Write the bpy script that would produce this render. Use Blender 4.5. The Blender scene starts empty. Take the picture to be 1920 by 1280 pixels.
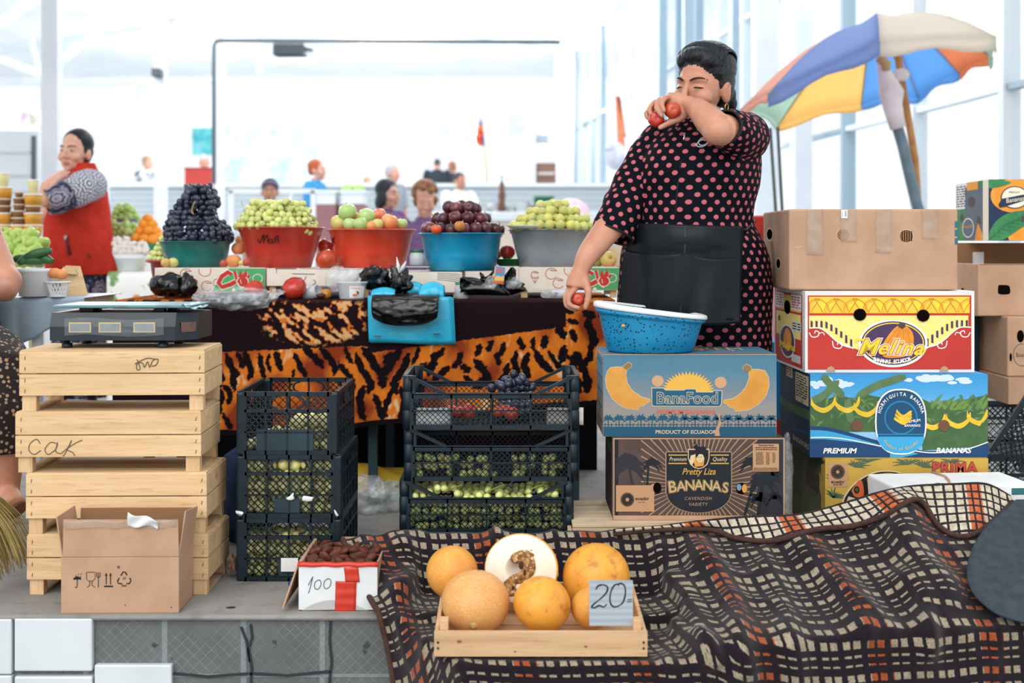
import bpy,bmesh,math,random
import numpy as np
from mathutils import Vector,Matrix,noise,Euler
from mathutils.geometry import tessellate_polygon
random.seed(7)
sc = bpy.context.scene
col = sc.collection
# ---------------------------------------------------------------- camera
F,CX,HZ,CZ = 2300.0,960.0,460.0,0.95      # focal length in pixels, vanishing point, eye height
cd = bpy.data.cameras.new('camera')
cam = bpy.data.objects.new('camera',cd); col.objects.link(cam); sc.camera = cam
cam.location = (0,0,CZ); cam.rotation_euler = (math.pi/2,0,0)
cd.sensor_width = 36; cd.lens = F*36/1920; cd.shift_y = -(640-HZ)/1920
cd.clip_end = 200
cd.dof.use_dof = True; cd.dof.focus_distance = 3.6; cd.dof.aperture_fstop = 2.6
# ---------------------------------------------------------------- light
w = bpy.data.worlds.new('world'); sc.world = w; w.use_nodes = True
bg = w.node_tree.nodes['Background']
bg.inputs[0].default_value = (0.955,0.98,1.0,1); bg.inputs[1].default_value = 1.05
def sun(name,energy,angle,d,color):
    l = bpy.data.lights.new(name,'SUN'); l.energy = energy; l.angle = math.radians(angle); l.color = color
    o = bpy.data.objects.new(name,l); col.objects.link(o)
    o.rotation_euler = Vector(d).to_track_quat('-Z','Y').to_euler(); return o
sun('daylight_sun',1.5,50,(0.25,0.75,-0.68),(1.0,0.955,0.90))
vs = sc.view_settings
vs.view_transform = 'Standard'; vs.look = 'None'; vs.gamma = 1.0; vs.exposure = 0.25; vs.use_curve_mapping = False
sc.cycles.max_bounces = 8; sc.cycles.transparent_max_bounces = 12
try: sc.cycles.use_denoising = True
except Exception: pass
# ---------------------------------------------------------------- helpers
def P(px,py,Y): return Vector(((px-CX)*Y/F,Y,CZ-(py-HZ)*Y/F))
def lin(h):
    h = h.lstrip('#'); c = [int(h[i:i+2],16)/255 for i in (0,2,4)]
    return tuple((v/12.92 if v <= .04045 else ((v+.055)/1.055)**2.4) for v in c)+(1,)
MATS = {}
class N:                                                    # small node-tree writer
    def __init__(s,name):
        s.m = bpy.data.materials.new(name); s.m.use_nodes = True; s.t = s.m.node_tree
        s.b = s.t.nodes['Principled BSDF']; s.out = s.t.nodes['Material Output']
    def n(s,typ,**kw):
        nd = s.t.nodes.new('ShaderNode'+typ)
        for k,v in kw.items():
            if k.startswith('i_'):
                k = k[2:]; k = int(k) if k.isdigit() else k
                if isinstance(v,bpy.types.NodeSocket): s.t.links.new(v,nd.inputs[k])
                else: nd.inputs[k].default_value = v
            else: setattr(nd,k,v)
        return nd
    def link(s,a,b): s.t.links.new(a,b)
    def math(s,op,a,b=0.0,c=0.0):
        nd = s.t.nodes.new('ShaderNodeMath'); nd.operation = op
        for i,v in enumerate((a,b,c)):
            if isinstance(v,bpy.types.NodeSocket): s.t.links.new(v,nd.inputs[i])
            else: nd.inputs[i].default_value = v
        return nd.outputs[0]
    def mix(s,f,a,b):
        nd = s.t.nodes.new('ShaderNodeMix'); nd.data_type = 'RGBA'
        for i,v in ((0,f),(6,a),(7,b)):
            if isinstance(v,bpy.types.NodeSocket): s.t.links.new(v,nd.inputs[i])
            else: nd.inputs[i].default_value = v
        return nd.outputs[2]
    def noise(s,vec,scale,detail=4,rough=.55):
        nd = s.n('TexNoise'); nd.inputs['Scale'].default_value = scale; nd.inputs['Detail'].default_value = detail
        nd.inputs['Roughness'].default_value = rough
        if vec is not None: s.link(vec,nd.inputs['Vector'])
        return nd.outputs['Fac']
    def coord(s,kind='Object',scale=None,rot=None):
        tc = s.n('TexCoord'); v = tc.outputs[kind]
        if scale or rot:
            mp = s.n('Mapping'); s.link(v,mp.inputs[0])
            if scale: mp.inputs['Scale'].default_value = scale
            if rot: mp.inputs['Rotation'].default_value = rot
            v = mp.outputs[0]
        return v
    def bump(s,h,strength=.3,dist=.002):
        b = s.n('Bump'); b.inputs['Strength'].default_value = strength; b.inputs['Distance'].default_value = dist
        s.link(h,b.inputs['Height']); s.link(b.outputs[0],s.b.inputs['Normal'])
    def step(s,v,lo,hi):
        nd = s.n('MapRange'); nd.inputs[1].default_value = lo; nd.inputs[2].default_value = hi; s.link(v,nd.inputs[0]); return nd.outputs[0]
def mat(name,c,c2=None,rough=.6,scale=12,lo=.35,hi=.65,bump=0,bscale=60,metal=0,spec=.4,sss=0,trans=0,alpha=1,stretch=None,coat=0,dist=.002,rand=0,c3=None,s3=40):
    if name in MATS: return MATS[name]
    k = N(name); b = k.b
    v = k.coord('Object',stretch)
    if rand:
        oi = k.n('ObjectInfo'); va = k.n('VectorMath',operation='ADD'); k.link(v,va.inputs[0])
        cb = k.n('CombineXYZ'); m = k.math('MULTIPLY',oi.outputs['Random'],37.0); k.link(m,cb.inputs[0]); k.link(m,cb.inputs[1]); k.link(cb.outputs[0],va.inputs[1]); v = va.outputs[0]
    cc = lin(c)
    if c2 or rand:
        f = k.step(k.noise(v,scale),lo,hi)
        o = k.mix(f,cc,lin(c2 or c))
        if c3: o = k.mix(k.step(k.noise(v,s3),.56,.66),o,lin(c3))
        if rand:
            hs = k.n('HueSaturation'); k.link(o,hs.inputs['Color'])
            k.link(k.math('ADD',k.math('MULTIPLY',oi.outputs['Random'],rand*2),1-rand),hs.inputs['Value'])
            k.link(k.math('ADD',k.math('MULTIPLY',k.math('FRACT',k.math('MULTIPLY',oi.outputs['Random'],7.13)),rand*.10),.5-rand*.03),hs.inputs['Hue'])
            o = hs.outputs[0]
        k.link(o,b.inputs['Base Color'])
    else: b.inputs['Base Color'].default_value = cc
    b.inputs['Roughness'].default_value = rough; b.inputs['Metallic'].default_value = metal
    b.inputs['Specular IOR Level'].default_value = spec
    if sss:
        b.inputs['Subsurface Weight'].default_value = sss; b.inputs['Subsurface Radius'].default_value = (.012,.005,.003); b.inputs['Subsurface Scale'].default_value = 1
    if trans: b.inputs['Transmission Weight'].default_value = trans; b.inputs['IOR'].default_value = 1.2
    if alpha < 1: b.inputs['Alpha'].default_value = alpha
    if coat: b.inputs['Coat Weight'].default_value = coat; b.inputs['Coat Roughness'].default_value = .15
    if bump: k.bump(k.noise(v,bscale,6),bump,dist)
    MATS[name] = k.m; return k.m
def tag(o,label,cat=None,group=None,kind=None):
    if label: o['label'] = label
    if cat: o['category'] = cat
    if group: o['group'] = group
    if kind: o['kind'] = kind
    return o
def thing(name,label,cat,loc=(0,0,0),rot=(0,0,0),group=None):
    o = bpy.data.objects.new(name,None); col.objects.link(o); o.empty_display_size = .05
    o.location = loc; o.rotation_euler = rot
    return tag(o,label,cat,group)
def link_mesh(name,me,parent=None,loc=None):
    o = bpy.data.objects.new(name,me); col.objects.link(o)
    if parent: o.parent = parent
    if loc is not None: o.location = loc
    return o
def copy_tree(o,parent=None):
    c = o.copy(); col.objects.link(c)
    if parent: c.parent = parent
    for ch in list(o.children): copy_tree(ch,c)
    return c
class MB:
    def __init__(s): s.v,s.f,s.m,s.s,s.uv = [],[],[],[],[]
    def add(s,vs,fs,mi=0,smooth=False,uv=None):
        n = len(s.v); s.v.extend([tuple(v) for v in vs])
        for f in fs:
            s.f.append([i+n for i in f]); s.m.append(mi); s.s.append(smooth)
            s.uv.append([uv[i] for i in f] if uv is not None else None)
        return s
    def box(s,x0,x1,y0,y1,z0,z1,mi=0,M=None):
        v = [Vector(p) for p in ((x0,y0,z0),(x1,y0,z0),(x1,y1,z0),(x0,y1,z0),(x0,y0,z1),(x1,y0,z1),(x1,y1,z1),(x0,y1,z1))]
        if M: v = [M @ p for p in v]
        return s.add(v,[(0,3,2,1),(4,5,6,7),(0,1,5,4),(1,2,6,5),(2,3,7,6),(3,0,4,7)],mi)
    def bar(s,a,b,wd,th,up=(0,0,1),mi=0):              # square bar from a to b
        a,b = Vector(a),Vector(b); d = (b-a).normalized(); u = Vector(up)
        if abs(d.dot(u)) > .99: u = Vector((0,1,0))
        x = d.cross(u).normalized()*wd/2; z = x.cross(d).normalized()*th/2
        v = [a-x-z,a+x-z,a+x+z,a-x+z,b-x-z,b+x-z,b+x+z,b-x+z]
        return s.add(v,[(0,1,2,3),(7,6,5,4),(0,4,5,1),(1,5,6,2),(2,6,7,3),(3,7,4,0)],mi)
    def rings(s,R,mi=0,smooth=True,caps=True,uv=None):
        n,k = len(R),len(R[0]); vs = [p for r in R for p in r]
        fs = [(i*k+j,i*k+(j+1) % k,(i+1)*k+(j+1) % k,(i+1)*k+j) for i in range(n-1) for j in range(k)]
        base = len(s.v); s.add(vs,[],mi)
        for i in range(n-1):
            for j in range(k):
                s.f.append([base+q for q in (i*k+j,i*k+(j+1) % k,(i+1)*k+(j+1) % k,(i+1)*k+j)]); s.m.append(mi); s.s.append(smooth)
                s.uv.append([uv(i,j),uv(i,j+1),uv(i+1,j+1),uv(i+1,j)] if uv else None)
        if caps:
            s.f.append([base+j for j in reversed(range(k))]); s.f.append([base+(n-1)*k+j for j in range(k)])
            s.m += [mi]*2; s.s += [False]*2; s.uv += [None]*2
        return s
    def tube(s,pts,rad,k=10,mi=0,caps=True,flat=1.0,uvs=None,smooth=True,side=None,closed=False):
        pts = [Vector(p) for p in pts]; n = len(pts)
        if not hasattr(rad,'__len__'): rad = [rad]*n
        R = []; px = Vector(side) if side else None
        L = [0]
        for i in range(1,n): L.append(L[-1]+(pts[i]-pts[i-1]).length)
        for i in range(n):
            d = (pts[min(i+1,n-1)]-pts[max(i-1,0)])
            d = d.normalized() if d.length > 1e-9 else Vector((0,0,1))
            if px is None: px = d.orthogonal()
            px = (px-d*px.dot(d)); px = px.normalized() if px.length > 1e-6 else d.orthogonal().normalized()
            q = d.cross(px)
            R.append([pts[i]+px*math.cos(t)*rad[i]+q*math.sin(t)*rad[i]*flat for t in (2*math.pi*j/k for j in range(k))])
        uv = None
        if uvs:
            rm = sum(rad)/n; uv = lambda i,j: (uvs*2*math.pi*rm*j/k,uvs*L[i])
        return s.rings(R,mi,smooth,caps,uv)
    def lathe(s,prof,k=24,mi=0,c=(0,0,0),sx=1,sy=1,M=None,smooth=True,caps=True,mod=None):
        R = []
        for r,z in prof:
            ring = []
            for j in range(k):
                t = 2*math.pi*j/k; rr = r*(mod(t) if mod else 1)
                p = Vector((rr*math.cos(t)*sx,rr*math.sin(t)*sy,z))
                ring.append((M @ p if M else p)+Vector(c))
            R.append(ring)
        return s.rings(R,mi,smooth,caps)
    def ball(s,c,r,k=14,n=9,mi=0,M=None,dent=0.0):
        if not hasattr(r,'__len__'): r = (r,r,r)
        R = []
        for i in range(n+1):
            t = math.pi*(i+.04)/(n+.08); rr = math.sin(t); z = -math.cos(t)*(1-dent*max(0,1-rr*2.2))
            ring = []
            for j in range(k):
                a = 2*math.pi*j/k; p = Vector((rr*math.cos(a)*r[0],rr*math.sin(a)*r[1],z*r[2]))
                ring.append((M @ p if M else p)+Vector(c))
            R.append(ring)
        return s.rings(R,mi,True,True)
    def grid(s,nu,nv,fn,mi=0,smooth=True,uv=None):
        base = len(s.v)
        for i in range(nu):
            for j in range(nv): s.v.append(tuple(fn(i/(nu-1),j/(nv-1))))
        for i in range(nu-1):
            for j in range(nv-1):
                s.f.append([base+q for q in (i*nv+j,(i+1)*nv+j,(i+1)*nv+j+1,i*nv+j+1)]); s.m.append(mi); s.s.append(smooth)
                s.uv.append([uv(a/(nu-1),b/(nv-1)) for a,b in ((i,j),(i+1,j),(i+1,j+1),(i,j+1))] if uv else None)
        return s
    def mesh(s,name,mats):
        me = bpy.data.meshes.new(name); me.from_pydata(s.v,[],s.f)
        for m in mats: me.materials.append(m)
        me.polygons.foreach_set('material_index',s.m); me.polygons.foreach_set('use_smooth',s.s)
        if any(u is not None for u in s.uv):
            ul = me.uv_layers.new(name='UVMap'); d = []
            for f,u in zip(s.f,s.uv):
                for i in range(len(f)): d += list(u[i]) if u else [0,0]
            ul.data.foreach_set('uv',d)
        me.update(); return me
    def build(s,name,mats,parent=None,bevel=0,sub=0,solid=0,loc=None,seg=2):
        if not isinstance(mats,(list,tuple)): mats = [mats]
        o = link_mesh(name,s.mesh(name,mats),parent,loc)
        if solid: m = o.modifiers.new('so','SOLIDIFY'); m.thickness = solid; m.offset = 0
        if bevel: m = o.modifiers.new('be','BEVEL'); m.width = bevel; m.segments = seg; m.limit_method = 'ANGLE'; m.angle_limit = .6
        if sub: m = o.modifiers.new('su','SUBSURF'); m.levels = m.render_levels = sub
        return o
def bake(o):
    dg = bpy.context.evaluated_depsgraph_get(); dg.update()
    me = bpy.data.meshes.new_from_object(o.evaluated_get(dg)); old = o.data; o.modifiers.clear(); o.data = me; me.name = old.name
    if old.users == 0: bpy.data.meshes.remove(old)
    return o
def blob(mb,name,m,parent=None,voxel=.008,smooth=6,loc=None,fac=.5,disp=None):   # one continuous skin over overlapping shapes
    o = mb.build(name,m,parent,loc=loc)
    r = o.modifiers.new('re','REMESH'); r.mode = 'VOXEL'; r.voxel_size = voxel; r.use_smooth_shade = True
    if smooth: k = o.modifiers.new('sm','SMOOTH'); k.iterations = smooth; k.factor = fac
    bake(o)
    if disp:
        for v in o.data.vertices: v.co = disp(v.co.copy())
    for p in o.data.polygons: p.use_smooth = True
    return o
_tc = {}
def text2d(s,size=1,shear=0,offset=0,space=1,bold=0):
    key = (s,shear,round(offset,4),space)
    if key not in _tc:
        cu = bpy.data.curves.new('t','FONT'); cu.body = s; cu.size = 1; cu.shear = shear; cu.offset = offset; cu.space_character = space
        cu.align_x = 'CENTER'; cu.resolution_u = 3; cu.fill_mode = 'FRONT'
        o = bpy.data.objects.new('t',cu); col.objects.link(o)
        dg = bpy.context.evaluated_depsgraph_get(); me = bpy.data.meshes.new_from_object(o.evaluated_get(dg))
        _tc[key] = ([(v.co.x,v.co.y) for v in me.vertices],[tuple(p.vertices) for p in me.polygons])
        bpy.data.objects.remove(o); bpy.data.curves.remove(cu); bpy.data.meshes.remove(me)
    v,f = _tc[key]
    return [(x*size,y*size) for x,y in v],f
class Print:
    """Flat printing on one face of a box: everything is given in a picture frame (x right, y down) spanning the face."""
    def __init__(s,mb,frame,origin,ux,uz,nrm,clip=True):
        s.mb,s.fr,s.o,s.k = mb,frame,Vector(origin),{}; s.ux,s.uz,s.n = Vector(ux),Vector(uz),Vector(nrm)
    def pt(s,x,y,layer):
        x0,y0,x1,y1 = s.fr; u = min(1,max(0,(x-x0)/(x1-x0))); v = min(1,max(0,(y1-y)/(y1-y0)))
        return s.o+s.ux*u+s.uz*v+s.n*(layer*.0004)
    def up(s,layer):
        s.k[layer] = s.k.get(layer,0)+1; return layer+min(s.k[layer],62)*.015
    def poly(s,pts,mi,layer=1,raw=False):
        if not raw: layer = s.up(layer)
        tri = tessellate_polygon([[Vector((p[0],p[1],0)) for p in pts]])
        vs = [s.pt(p[0],p[1],layer) for p in pts]; fs = []
        for t in tri:
            a,b,c = (vs[i] for i in t)
            fs.append(tuple(t) if (b-a).cross(c-a).dot(s.n) > 0 else tuple(reversed(t)))
        s.mb.add(vs,fs,mi)
    def rect(s,x0,y0,x1,y1,mi,layer=1): s.poly([(x0,y0),(x1,y0),(x1,y1),(x0,y1)],mi,layer)
    def ell(s,x,y,rx,ry,mi,layer=1,n=28,a0=0,a1=360):
        s.poly([(x+rx*math.cos(math.radians(a0+(a1-a0)*i/n)),y+ry*math.sin(math.radians(a0+(a1-a0)*i/n))) for i in range(n+(a1-a0 < 360))],mi,layer)
    def stroke(s,pts,wd,mi,layer=1):
        L,R = [],[]; n = len(pts); layer = s.up(layer)
        for i in range(n):
            ax,ay = pts[max(i-1,0)]; bx,by = pts[min(i+1,n-1)]; dx,dy = bx-ax,by-ay; l = math.hypot(dx,dy) or 1
            ww = wd[i] if hasattr(wd,'__len__') else wd
            L.append((pts[i][0]-dy/l*ww/2,pts[i][1]+dx/l*ww/2)); R.append((pts[i][0]+dy/l*ww/2,pts[i][1]-dx/l*ww/2))
        for i in range(n-1): s.poly([L[i],L[i+1],R[i+1],R[i]],mi,layer+i*1e-4,True)
    def curve(s,pts,wd,mi,layer=1,n=6): s.stroke(spl(pts,n),wd,mi,layer)
    def text(s,t,x,y,h,mi,layer=2,shear=0,off=0,sx=1,space=1,arc=None,rot=0):
        layer = s.up(layer); v,f = text2d(t,h*1.37,shear,off,space); o = []
        for a,b in v:
            a *= sx
            if arc:
                r = arc; th = a/r; o.append((x+(r+b)*math.sin(th) if r > 0 else x+(r+b)*math.sin(th),y+r-(r+b)*math.cos(th)))
            else:
                c,sn = math.cos(rot),math.sin(rot); o.append((x+a*c+b*sn,y+a*sn-b*c))
        vs = [s.pt(p[0],p[1],layer) for p in o]; fs = []
        for q in f:
            aa,bb,cc = vs[q[0]],vs[q[1]],vs[q[2]]
            fs.append(q if (bb-aa).cross(cc-aa).dot(s.n) > 0 else tuple(reversed(q)))
        s.mb.add(vs,fs,mi)
def spl(pts,n=6):                                             # Catmull-Rom through the points
    P_ = [Vector((*p,0)) if len(p) == 2 else Vector(p) for p in pts]; o = []
    for i in range(len(P_)-1):
        a,b,c,d = P_[max(i-1,0)],P_[i],P_[i+1],P_[min(i+2,len(P_)-1)]
        for j in range(n):
            t = j/n; o.append(.5*((2*b)+(c-a)*t+(2*a-5*b+4*c-d)*t*t+(3*b-a-3*c+d)*t**3))
    o.append(P_[-1])
    return [(v.x,v.y) for v in o] if len(pts[0]) == 2 else o
def nz(p,s,o=0.0): return noise.noise(Vector((p[0]*s+o,p[1]*s+o*.7,p[2]*s-o)))
def struct(o,label,cat='building'): return tag(o,label,cat,kind='structure')
# ---------------------------------------------------------------- common materials
WHITE = mat('white_paint','#f4f6f8','#e9edf2',rough=.55,scale=3)
CARD = mat('brown_cardboard','#bd9a7f','#b08c71',rough=.85,scale=9,bump=.15,bscale=120)
CARD_IN = mat('cardboard_inside','#8a6749',rough=.9)
BLACK = mat('black_ink','#0e141a',rough=.7)
DARKHOLE = mat('hole_dark','#120c0a',rough=1,spec=0)
PAPER = mat('white_paper','#e9eaea','#dcdfe2',rough=.7)
def wood_mat(name,a,b,c,horiz=(1.2,14,22),rand=.10):
    k = N(name); v = k.coord('Object',horiz); oi = k.n('ObjectInfo')
    cb = k.n('CombineXYZ'); k.link(k.math('MULTIPLY',oi.outputs['Random'],51.0),cb.inputs[1]); k.link(k.math('MULTIPLY',oi.outputs['Random'],23.0),cb.inputs[0])
    va = k.n('VectorMath',operation='ADD'); k.link(v,va.inputs[0]); k.link(cb.outputs[0],va.inputs[1]); v = va.outputs[0]
    n1 = k.noise(v,2.2,5,.6); n2 = k.noise(v,9,5,.6); n3 = k.noise(v,.8,3,.5)
    o = k.mix(k.step(n1,.35,.65),lin(a),lin(b)); o = k.mix(k.step(n2,.55,.75),o,lin(c)); o = k.mix(k.step(n3,.62,.75),o,lin(c))
    hs = k.n('HueSaturation'); k.link(o,hs.inputs['Color']); k.link(k.math('ADD',k.math('MULTIPLY',oi.outputs['Random'],rand*2),1-rand),hs.inputs['Value'])
    k.link(hs.outputs[0],k.b.inputs['Base Color']); k.b.inputs['Roughness'].default_value = .75; k.bump(n2,.25,.0015)
    MATS[name] = k.m; return k.m
PINE = wood_mat('pine_wood','#dfbf94','#d0ad80','#b68c60')
PINE_V = wood_mat('pine_wood_upright','#dfbf94','#d0ad80','#b68c60',(14,14,1.5))
GREYWOOD = wood_mat('weathered_wood','#d5c1a5','#c0a888','#9f8668')
# ================================================================ the hall
def concrete(name,a,b,c):
    k = N(name); v = k.coord('Object')
    n1 = k.noise(v,2.2,6,.65); n2 = k.noise(v,14,5,.6); n3 = k.noise(v,60,3)
    o = k.mix(k.step(n1,.38,.62),lin(a),lin(b)); o = k.mix(k.step(n2,.55,.8),o,lin(c))
    k.link(o,k.b.inputs['Base Color']); k.b.inputs['Roughness'].default_value = .9
    k.bump(k.math('ADD',n2,k.math('MULTIPLY',n3,.5)),.35,.004); return k.m
CONC = concrete('concrete','#979591','#7f7e7c','#686663')
HALLFLOOR = mat('hall_floor','#cfd2d4','#bfc4c8',rough=.5,scale=1)
m = MB(); m.box(-7,4.5,3.15,10,-.014,0); struct(m.build('floor',CONC,bevel=.012),'grey concrete stall floor with a worn front edge','floor')
m = MB(); m.box(-9,4.5,10,18,-.1,.36); struct(m.build('floor_1',HALLFLOOR),'pale raised hall floor beyond the stalls','floor')
m = MB(); m.box(-12,4.5,18.1,30.5,1.0,1.25); struct(m.build('floor_2',HALLFLOOR),'pale upper hall floor behind the grey barrier','floor')
m = MB(); m.box(-7,4.5,-2,3.3,-.85,-.75); struct(m.build('floor_3',CONC),'lower concrete floor in front of the tiled ledge','floor')
# ledge face: mortar bed with the print of lost tiles, a few white tiles left
k = N('tile_mortar'); tc = k.n('TexCoord'); sx = k.n('SeparateXYZ'); k.link(tc.outputs['Object'],sx.inputs[0]); X,Z = sx.outputs[0],sx.outputs[2]
def tri(a,per): return k.math('ABSOLUTE',k.math('SUBTRACT',k.math('FRACT',k.math('DIVIDE',a,per)),.5))
wob = k.math('MULTIPLY',k.math('SUBTRACT',k.noise(tc.outputs['Object'],14,3),.5),.006)
d1 = k.step(tri(k.math('ADD',k.math('ADD',X,Z),wob),.031),.44,.475); d2 = k.step(tri(k.math('ADD',k.math('SUBTRACT',X,Z),wob),.031),.44,.475)
dm = k.math('MULTIPLY',k.math('MAXIMUM',d1,d2),k.step(k.noise(tc.outputs['Object'],9,3),.35,.6))
fx = k.step(tri(k.math('ADD',X,.082),.2035),.455,.47); fz = k.step(tri(k.math('ADD',Z,.008),.152),.462,.475); fr = k.math('MAXIMUM',fx,fz)
o = k.mix(k.step(k.noise(tc.outputs['Object'],5,6,.65),.35,.65),lin('#686d6c'),lin('#595e5d')); o = k.mix(k.math('MULTIPLY',dm,.75),o,lin('#84898c')); o = k.mix(fr,o,lin('#7f878a'))
o = k.mix(k.step(k.noise(tc.outputs['Object'],22,3),.70,.73),o,lin('#39424a'))
k.link(o,k.b.inputs['Base Color']); k.b.inputs['Roughness'].default_value = .9
k.bump(k.math('ADD',k.math('MULTIPLY',dm,.8),k.math('ADD',k.math('MULTIPLY',fr,1.2),k.math('MULTIPLY',k.noise(tc.outputs['Object'],30,5),.8))),.5,.006)
MORTAR = k.m
m = MB(); m.box(-7,4.5,3.165,3.4,-.8,-.004)
lw = struct(m.build('wall_front',MORTAR),'grey mortar ledge face printed with the diamond backs of lost tiles','wall')
TILE = mat('white_glazed_tile','#d5dce1','#c9d1d7',rough=.25,scale=4)
def tile(x0,x1,y0,y1):
    a,b = P(x0,y0,3.15),P(x1,y1,3.15); m = MB(); m.box(a.x,b.x,3.148,3.168,b.z,a.z)
    tag(m.build('tile',TILE,lw,bevel=.004),'white glazed tile still fixed to the mortar')
tile(-130,22,1160,1264); tile(27,173,1159,1258); tile(27,173,1268,1372); tile(177,322,1246,1350); tile(-130,22,1266,1370)
m = MB()                                                      # cracks in the mortar
for pts in ([(470,1170),(473,1195),(466,1215),(472,1250),(470,1290)],[(325,1262),(390,1268),(470,1262),(540,1266),(620,1258)],[(620,1165),(618,1200),(622,1240),(617,1285)],[(452,1175),(462,1200),(468,1240)]):
    q = [P(x,y,3.163) for x,y in pts]
    for a,b in zip(q,q[1:]): m.bar(a,b,.006,.006,(0,1,0))
m.build('crack',mat('crack_dark','#2f363b',rough=1),lw)
# back wall with tall window openings, ceiling
YB = 30.0
def bx(px,Y=YB): return (px-CX)*Y/F
def bz(py,Y=YB): return CZ-(py-HZ)*Y/F
m = MB(); m.box(bx(-200),bx(1075),YB,YB+.3,bz(157),bz(40)); m.box(bx(-200),bx(1075),YB,YB+.3,.9,bz(352))
for x0,x1 in ((216,258),(360,418),(-210,-60)): m.box(bx(x0),bx(x1),YB,YB+.3,bz(353),bz(156))
struct(m.build('wall_back',WHITE),'white back wall of the hall above tall windows','wall')
GLASS = None
k = N('window_glass'); t1 = k.n('BsdfTransparent'); t1.inputs[0].default_value = (.97,.99,1,1); g1 = k.n('BsdfGlossy'); g1.inputs['Roughness'].default_value = .05
mx = k.n('MixShader'); mx.inputs[0].default_value = .05; k.link(t1.outputs[0],mx.inputs[1]); k.link(g1.outputs[0],mx.inputs[2]); k.link(mx.outputs[0],k.out.inputs[0]); GLASS = k.m
FRAME = mat('pale_window_frame','#dfe7ee',rough=.5); FRAME_B = mat('blue_grey_frame','#9db4c4',rough=.5)
def window(n,x0,x1,bars,rows,y0=157,y1=352):
    w_ = thing('window_%d' % n,None,None,(bx((x0+x1)/2),YB+.12,bz(y1))); struct(w_,'overexposed tall hall window number %d along the back wall' % n,'window')
    c = w_.location; m = MB()
    for x in [x0]+bars+[x1]: m.box(bx(x)-.035-c.x,bx(x)+.035-c.x,-.05,.05,0,bz(y0)-c.z)
    for y in [y0]+rows+[y1]: m.box(bx(x0)-c.x,bx(x1)-c.x,-.04,.04,bz(y)-.035-c.z,bz(y)+.035-c.z)
    m.build('window_frame',FRAME,w_)
    m = MB(); m.box(bx(x0)-c.x,bx(x1)-c.x,-.005,.005,0,bz(y0)-c.z); m.build('pane',GLASS,w_)
window(1,-60,216,[75],[255]); window(2,258,360,[310],[197,255]); window(3,418,1060,[487,600],[241])
def zc(Y): return 4.95+(YB-Y)*.055
CEIL = mat('white_roof_sheet','#eef2f5','#e3e8ed',rough=.6,scale=.6)
m = MB(); m.add([(-13,1.8,zc(12)),(5,1.8,zc(12)),(5,12,zc(12)),(-13,12,zc(12)),(-13,1.8,zc(12)+.12),(5,1.8,zc(12)+.12),(5,12,zc(12)+.12),(-13,12,zc(12)+.12)],[(0,1,2,3),(7,6,5,4),(0,4,5,1),(0,3,7,4),(1,5,6,2)])
m.add([(-13,12,zc(12)),(5,12,zc(12)),(5,YB+.3,zc(YB)+.1),(-13,YB+.3,zc(YB)+.1),(-13,12,zc(12)+.12),(5,12,zc(12)+.12),(5,YB+.3,zc(YB)+.22),(-13,YB+.3,zc(YB)+.22)],[(0,3,2,1)[::-1],(4,5,6,7),(0,1,5,4),(1,2,6,5),(2,3,7,6),(3,0,4,7)])
struct(m.build('ceiling',CEIL),'white sloping sheet roof of the market hall','ceiling')
m = MB(); m.box(-13,bx(-200,YB),12,YB+.3,0,7); struct(m.build('wall_left',WHITE),'white wall at the far end of the hall','wall')
BEAM = mat('pale_steel_beam','#ccd6df',rough=.5); BEAMW = mat('white_steel_beam','#f2f5f8',rough=.5)
tr = tag(thing('roof_truss',None,None,(0,20,5)),'white steel truss tubes below the sloping roof','beam',kind='structure')
for a,b,Y,wd in (((380,-5),(1100,90),22,.16),((640,25),(1100,85),24,.10),((100,125),(190,60),20,.1),((0,45),(70,-10),20,.12),((0,92),(330,45),24,.14),((108,122),(185,70),21,.1),((0,110),(75,138),21,.12),((1015,-10),(1115,75),20,.22),((505,120),(590,60),26,.1),((150,-5),(250,40),25,.1),((240,40),(420,-5),25,.12),((55,65),(76,140),22,.07)):
    m = MB(); m.bar(P(*a,Y)-tr.location,P(*b,Y)-tr.location,wd,wd); m.build('truss_tube',BEAM if wd < .2 else BEAMW,tr)
def pillar(px0,px1,y_top,y_bot,Y,label,m_=None,base=None):
    a,b = P(px0,y_top,Y),P(px1,y_bot,Y); m = MB(); z0 = base if base is not None else b.z
    wd = b.x-a.x; m.box(a.x,b.x,Y,Y+wd,z0,a.z); o = m.build('pillar',m_ or BEAMW,bevel=.01); struct(o,label,'pillar'); return o
PILL = mat('grey_white_pillar','#e3e7ee','#d7dde6',rough=.5,scale=2)
pillar(76,107,-40,600,9.2,'white square pillar behind the woman in the red vest',PILL,0)
pillar(288,309,-40,400,15,'slim white pillar carrying a small dark speaker',PILL,.36)
pillar(402,418,-40,345,16.5,'slim pillar at the end of the dark pipe frame',PILL,.36)
pillar(482,490,60,345,24,'thin far pillar before the turquoise posters',PILL,1.25)
pillar(1042,1076,60,345,26,'white pillar in the far corner of the hall',PILL,1.25)
DARKPIPE = mat('dark_pipe','#5e666d',rough=.5)
o = thing('pipe_frame','thin dark pipe running up the pillar and across the hall','pipe',P(402,345,16.3)); c = o.location
m = MB(); m.tube([P(401,345,16.3)-c,P(401,85,16.3)-c,P(404,78,16.3)-c,P(412,76,16.3)-c,P(1050,79,16.3)-c],.028,8); m.build('pipe',DARKPIPE,o)
o = thing('heater','dark rectangular heater hanging from the pipe across the hall','heater',P(542,94,16.3)); c = o.location
m = MB(); a,b = P(512,82,16.2)-c,P(571,104,16.2)-c; m.box(a.x,b.x,-.15,.15,b.z,a.z); m.build('heater_body',mat('dark_grey_metal','#3f484e',rough=.5),o,bevel=.02)
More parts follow.
